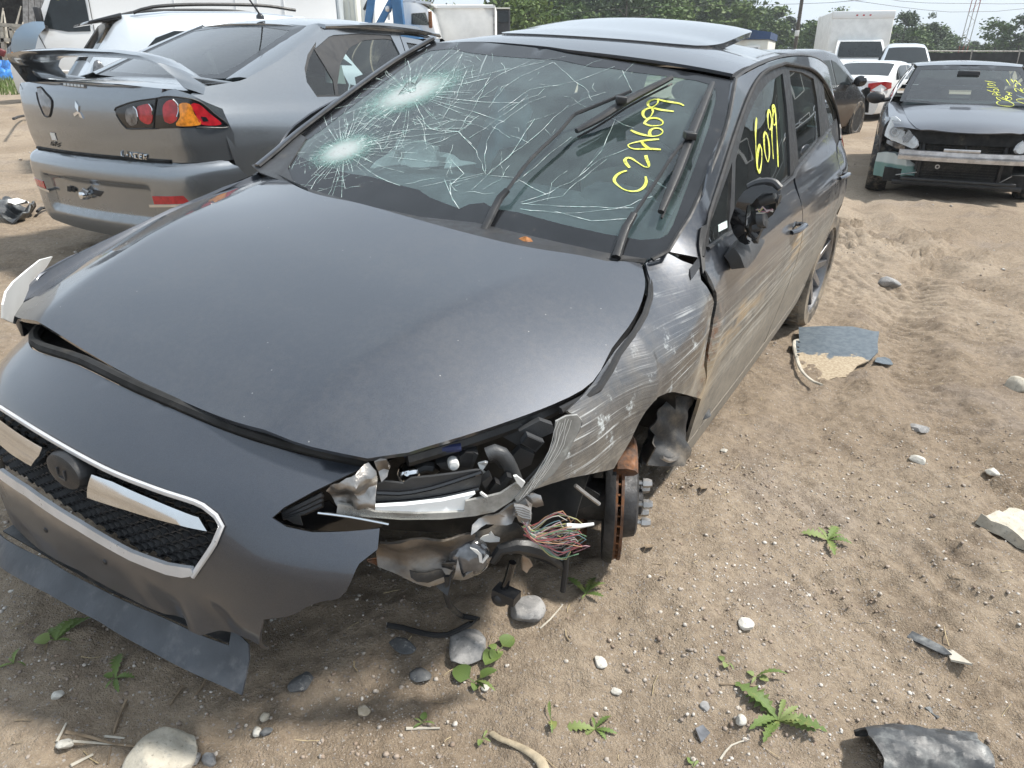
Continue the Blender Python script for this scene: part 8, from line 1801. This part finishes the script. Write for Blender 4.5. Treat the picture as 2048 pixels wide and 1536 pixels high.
b = [GP(u, v) + np.array((0, 0, .03)) for u, v in ((28, 242), (45, 236), (80, 232))]; tag(MB().tube(spline(b, .05), .02, 6).build('metal_rod', M['cast_iron'], None), 'thin dark rod on the ground left of the saloon', 'rod')
# sticks and bark
def stick(label, pts, r, mat='plank', name='stick', cat='stick'):
    L = [GP(u, v) + np.array((0, 0, r * .8)) for u, v in pts]; S = spline(L, .02); return tag(MB().tube(S, [r * (1 - .5 * i / len(S)) for i in range(len(S))], 6, flat=.8).build(name, M[mat], None), label, cat)
M['twig'] = plain('twig', (.22, .165, .11), .85, var=.35, vs=30)
stick('long brown twig lying above the big cream stone', ((132, 1466), (180, 1476), (230, 1490), (285, 1496)), .004, 'twig'); stick('short bleached twig under the long brown one', ((146, 1484), (200, 1488), (252, 1492)), .003); stick('pale straw crossing the other twigs', ((210, 1474), (250, 1478)), .003)
stick('straight pale straw pointing at the big cream stone', ((142, 1534), (165, 1522), (187, 1511)), .004); stick('dark straight twig running down from the weed', ((253, 1402), (230, 1460), (216, 1530)), .0035, 'twig'); stick('upright pale straw left of the crossed twigs', ((114, 1485), (124, 1466), (133, 1448)), .003)
stick('pale twig lying beside the yellow green weed', ((812, 1459), (850, 1458), (880, 1458)), .0035); stick('tan twig just right of the smooth grey stone', ((1080, 1258), (1100, 1240), (1126, 1210)), .0025); stick('brown twig leaning on the shaded soil under the lip', ((340, 1412), (355, 1390), (366, 1372)), .003, 'twig'); stick('dark twig under the torn lip end', ((386, 1398), (402, 1378), (412, 1360)), .003, 'twig')
stick('pale straw next to the long toothed weed', ((1440, 1520), (1462, 1492), (1498, 1480)), .0025); stick('thin twig crossing below the small weed', ((1440, 1370), (1500, 1372), (1580, 1392)), .0025, 'twig')
brk = [GP(u, v) for u, v in ((982, 1468), (1000, 1480), (1030, 1492), (1060, 1508), (1082, 1526), (1090, 1550))]; rows = [[p + np.array((math.cos(a) * .011 * (.25 + f), math.cos(a) * .004, .004 + math.sin(a) * .006 * (.3 + f))) for a in np.linspace(0, math.pi, 7)] for p, f in [(q, min(1, .25 + i / 24)) for i, q in enumerate(spline(brk, .01))]]
tag(MB().grid(rows).build('bark_strip', plain('bark_strip', (.36, .30, .21), .85, var=.35, vs=22, bump=.002, bs=90), None, solid=.003), 'long curled strip of pale bark at the bottom centre', 'bark')
# weeds: rosettes of toothed leaves, each leaf its own piece
def leaf_mesh(L, W, seed, tooth=.35, arch=.4, round_=False):
    r = random.Random(seed); n = 9 if round_ else 15; v, f = [], []
    for i in range(n):
        t = i / (n - 1); w = W * (math.sin(math.pi * min(1, t * .96 + .04)) ** (.6 if round_ else .8)) * ((1 if round_ else (.45 + .75 * t)))
        if not round_: w *= 1 + tooth * (1 if i % 2 else -1) * (.4 + t)
        if round_ and t < .35: w = W * .06
        x = L * t; z = L * (arch * t - arch * 1.15 * t * t) + .003 * math.sin(t * 9 + seed); tw = .12 * math.sin(3 * t + seed)
        v += [(x - (0 if round_ else .02 * L * (i % 2)), -w, z + w * (.35 + tw)), (x, 0, z), (x - (0 if round_ else .02 * L * (i % 2)), w, z + w * (.35 - tw))]
    for i in range(n - 1): a = 3 * i; f += [(a, a + 1, a + 4, a + 3), (a + 1, a + 2, a + 5, a + 4)]
    return v, f
t = NT('weed_leaf'); p = t.oc(); s = t.sep(p); c = t.mix(t.ramp(t.noise(p, 70, 4), .3, .7), (.085, .135, .032), (.165, .225, .066)); c = t.mix(t.math('MULTIPLY', t.math('LESS_THAN', t.math('ABSOLUTE', s[1]), .0012), .7), c, (.34, .42, .20)); c = t.mix(t.math('MULTIPLY', t.ramp(t.noise(t.pos(), 25, 4), .58, .68), .5), c, (.30, .26, .09)); ri = t.n('ObjectInfo').outputs['Random']; c = t.mix(t.math('MULTIPLY', t.ramp(ri, .45, 1.0), .55), c, (.21, .24, .095)); c = t.mix(t.math('MULTIPLY', t.ramp(ri, .5, 0), .45), c, (.05, .085, .025)); t.P(col=c, rough=.6, spec=.3); M['weed'] = t.m
LEAFS = [bpy.data.meshes.new('leaf') for _ in range(6)]
for k, me in enumerate(LEAFS):
    v, f = leaf_mesh(1.0, (.15, .13, .17, .11, .30, .34)[k], k + 3, (.42, .35, .5, .3, 0, 0)[k], (.5, .35, .42, .6, .3, .25)[k], k > 3); me.from_pydata(v, [], f); me.polygons.foreach_set('use_smooth', [True] * len(me.polygons)); me.materials.append(M['weed']); me.update()
def weed(label, u, v, leaves, name='weed'):
    p = GP(u, v); o = thing(name, label, 'weed', loc=tuple(p + np.array((0, 0, .002))), group='weeds growing in the soil'); rr = random.Random(int(u * 7 + v))
    for du, dv, kind in leaves:
        q = GP(u + du, v + dv) - p; L = max(.02, math.hypot(q[0], q[1])) * 1.06; l = bpy.data.objects.new('leaf', LEAFS[kind]); COL.objects.link(l); l.parent = o
        l.scale = (L, L * rr.uniform(.9, 1.25), L); l.rotation_euler = (rr.uniform(-.35, .35), rr.uniform(-.35, -.05), math.atan2(q[1], q[0]))
    return o
weed('open rosette of toothed leaves on bare sand at the right', 1655, 1082, ((-52, -12, 0), (-20, -18, 1), (18, -22, 2), (45, 12, 0), (12, 34, 1), (30, -2, 3)))
weed('dark weed under the hanging brake hose', 1172, 1190, ((-36, -24, 1), (-14, -14, 0), (18, -26, 2), (36, -14, 0), (34, 18, 1), (-8, 12, 3)))
weed('weed with two round leaves right of the half buried stone', 998, 1302, ((28, -24, 5), (-20, -8, 4), (-14, 30, 4), (-26, 38, 4), (4, 18, 4)))
weed('small yellow green seedling below the half buried stone', 950, 1366, ((-42, -22, 4), (44, -16, 4), (-2, 22, 4), (40, 32, 3), (20, 26, 3)))
weed('flat ragged weed left of the shard in the foreground', 1190, 1460, ((-62, -6, 0), (-20, 10, 2), (30, -20, 1), (22, 18, 0), (-6, -22, 3), (42, 10, 3)))
weed('big weed with long toothed leaves in the right foreground', 1556, 1444, ((-88, -80, 0), (-66, -74, 2), (88, 42, 2), (56, 8, 0), (70, 30, 1), (-44, 6, 3), (-30, 46, 1), (14, -52, 3), (-12, 30, 0), (38, -26, 1), (-58, 20, 3)))
weed('pair of pale leaves above the big toothed weed', 1512, 1356, ((-18, -16, 4), (24, 10, 5), (58, 4, 3), (-10, 18, 3)))
weed('low weed in the sand by the broken clods', 1452, 1326, ((-8, -6, 4), (14, 22, 3), (-4, 16, 4)))
weed('green weed under the middle of the plastic lip', 112, 1282, ((-42, 6, 4), (-10, -22, 0), (30, 4, 1), (18, -30, 2), (46, -38, 0), (70, -36, 1)))
weed('sprig of leaves at the left edge of the picture', 28, 1328, ((-32, 6, 1), (12, -28, 0), (-10, -10, 3), (24, 6, 3)))
weed('feathery dark weed in the shadow of the lip', 232, 1358, ((10, -44, 0), (-22, 0, 4), (-18, 26, 1), (38, 4, 2), (6, 30, 3), (30, -16, 1)))
weed('tiny weed beside the yellowish twig', 845, 1448, ((6, -16, 4), (-18, 12, 3), (24, 10, 3), (-10, -6, 3)))
weed('small grass tuft beside the bark strip', 965, 1478, ((8, -14, 3), (-6, 18, 4), (14, 10, 3)))
weed('two narrow leaves at the foot of the bark strip', 1102, 1440, ((-4, -28, 3), (6, 22, 4), (2, 30, 3)))
weed('dark green leaf cut by the bottom edge', 1386, 1536, ((-10, -22, 4), (10, -14, 3)))
for q, lab in (((1410, 990), 'dry curled brown leaf on the sand right of the brake disc'), ((1300, 1110), 'small dry leaf in the clods below the brake disc')):
    p = GP(*q); v, f = leaf_mesh(.05, .012, 5, .1, .8, True); o = mesh_obj('dry_leaf', np.array(v) @ rotz(.8).T + p + np.array((-.02, 0, .006)), f, M['twig'], None); tag(o, lab, 'leaf')

# ---------------------------------------------------------------- thin summer haze over the yard
_lo = np.array((gx.min() - 2, gy.min() - 2, float(ZZ.min()) - 1.0)); _hi = np.array((gx.max() + 2, gy.max() + 2, 17.5))
hz = MB().box((_lo + _hi) / 2, _hi - _lo).build('haze', None, None, smooth=False); t = NT('air'); t.t.nodes.remove(t.b)
v = t.n('VolumePrincipled'); v.inputs['Color'].default_value = (.86, .90, .94, 1); v.inputs['Density'].default_value = .0010; t.l(v.outputs[0], t.out.inputs['Volume']); hz.data.materials.append(t.m)
tag(hz, 'thin pale haze lying over the whole yard', None, None, 'stuff')
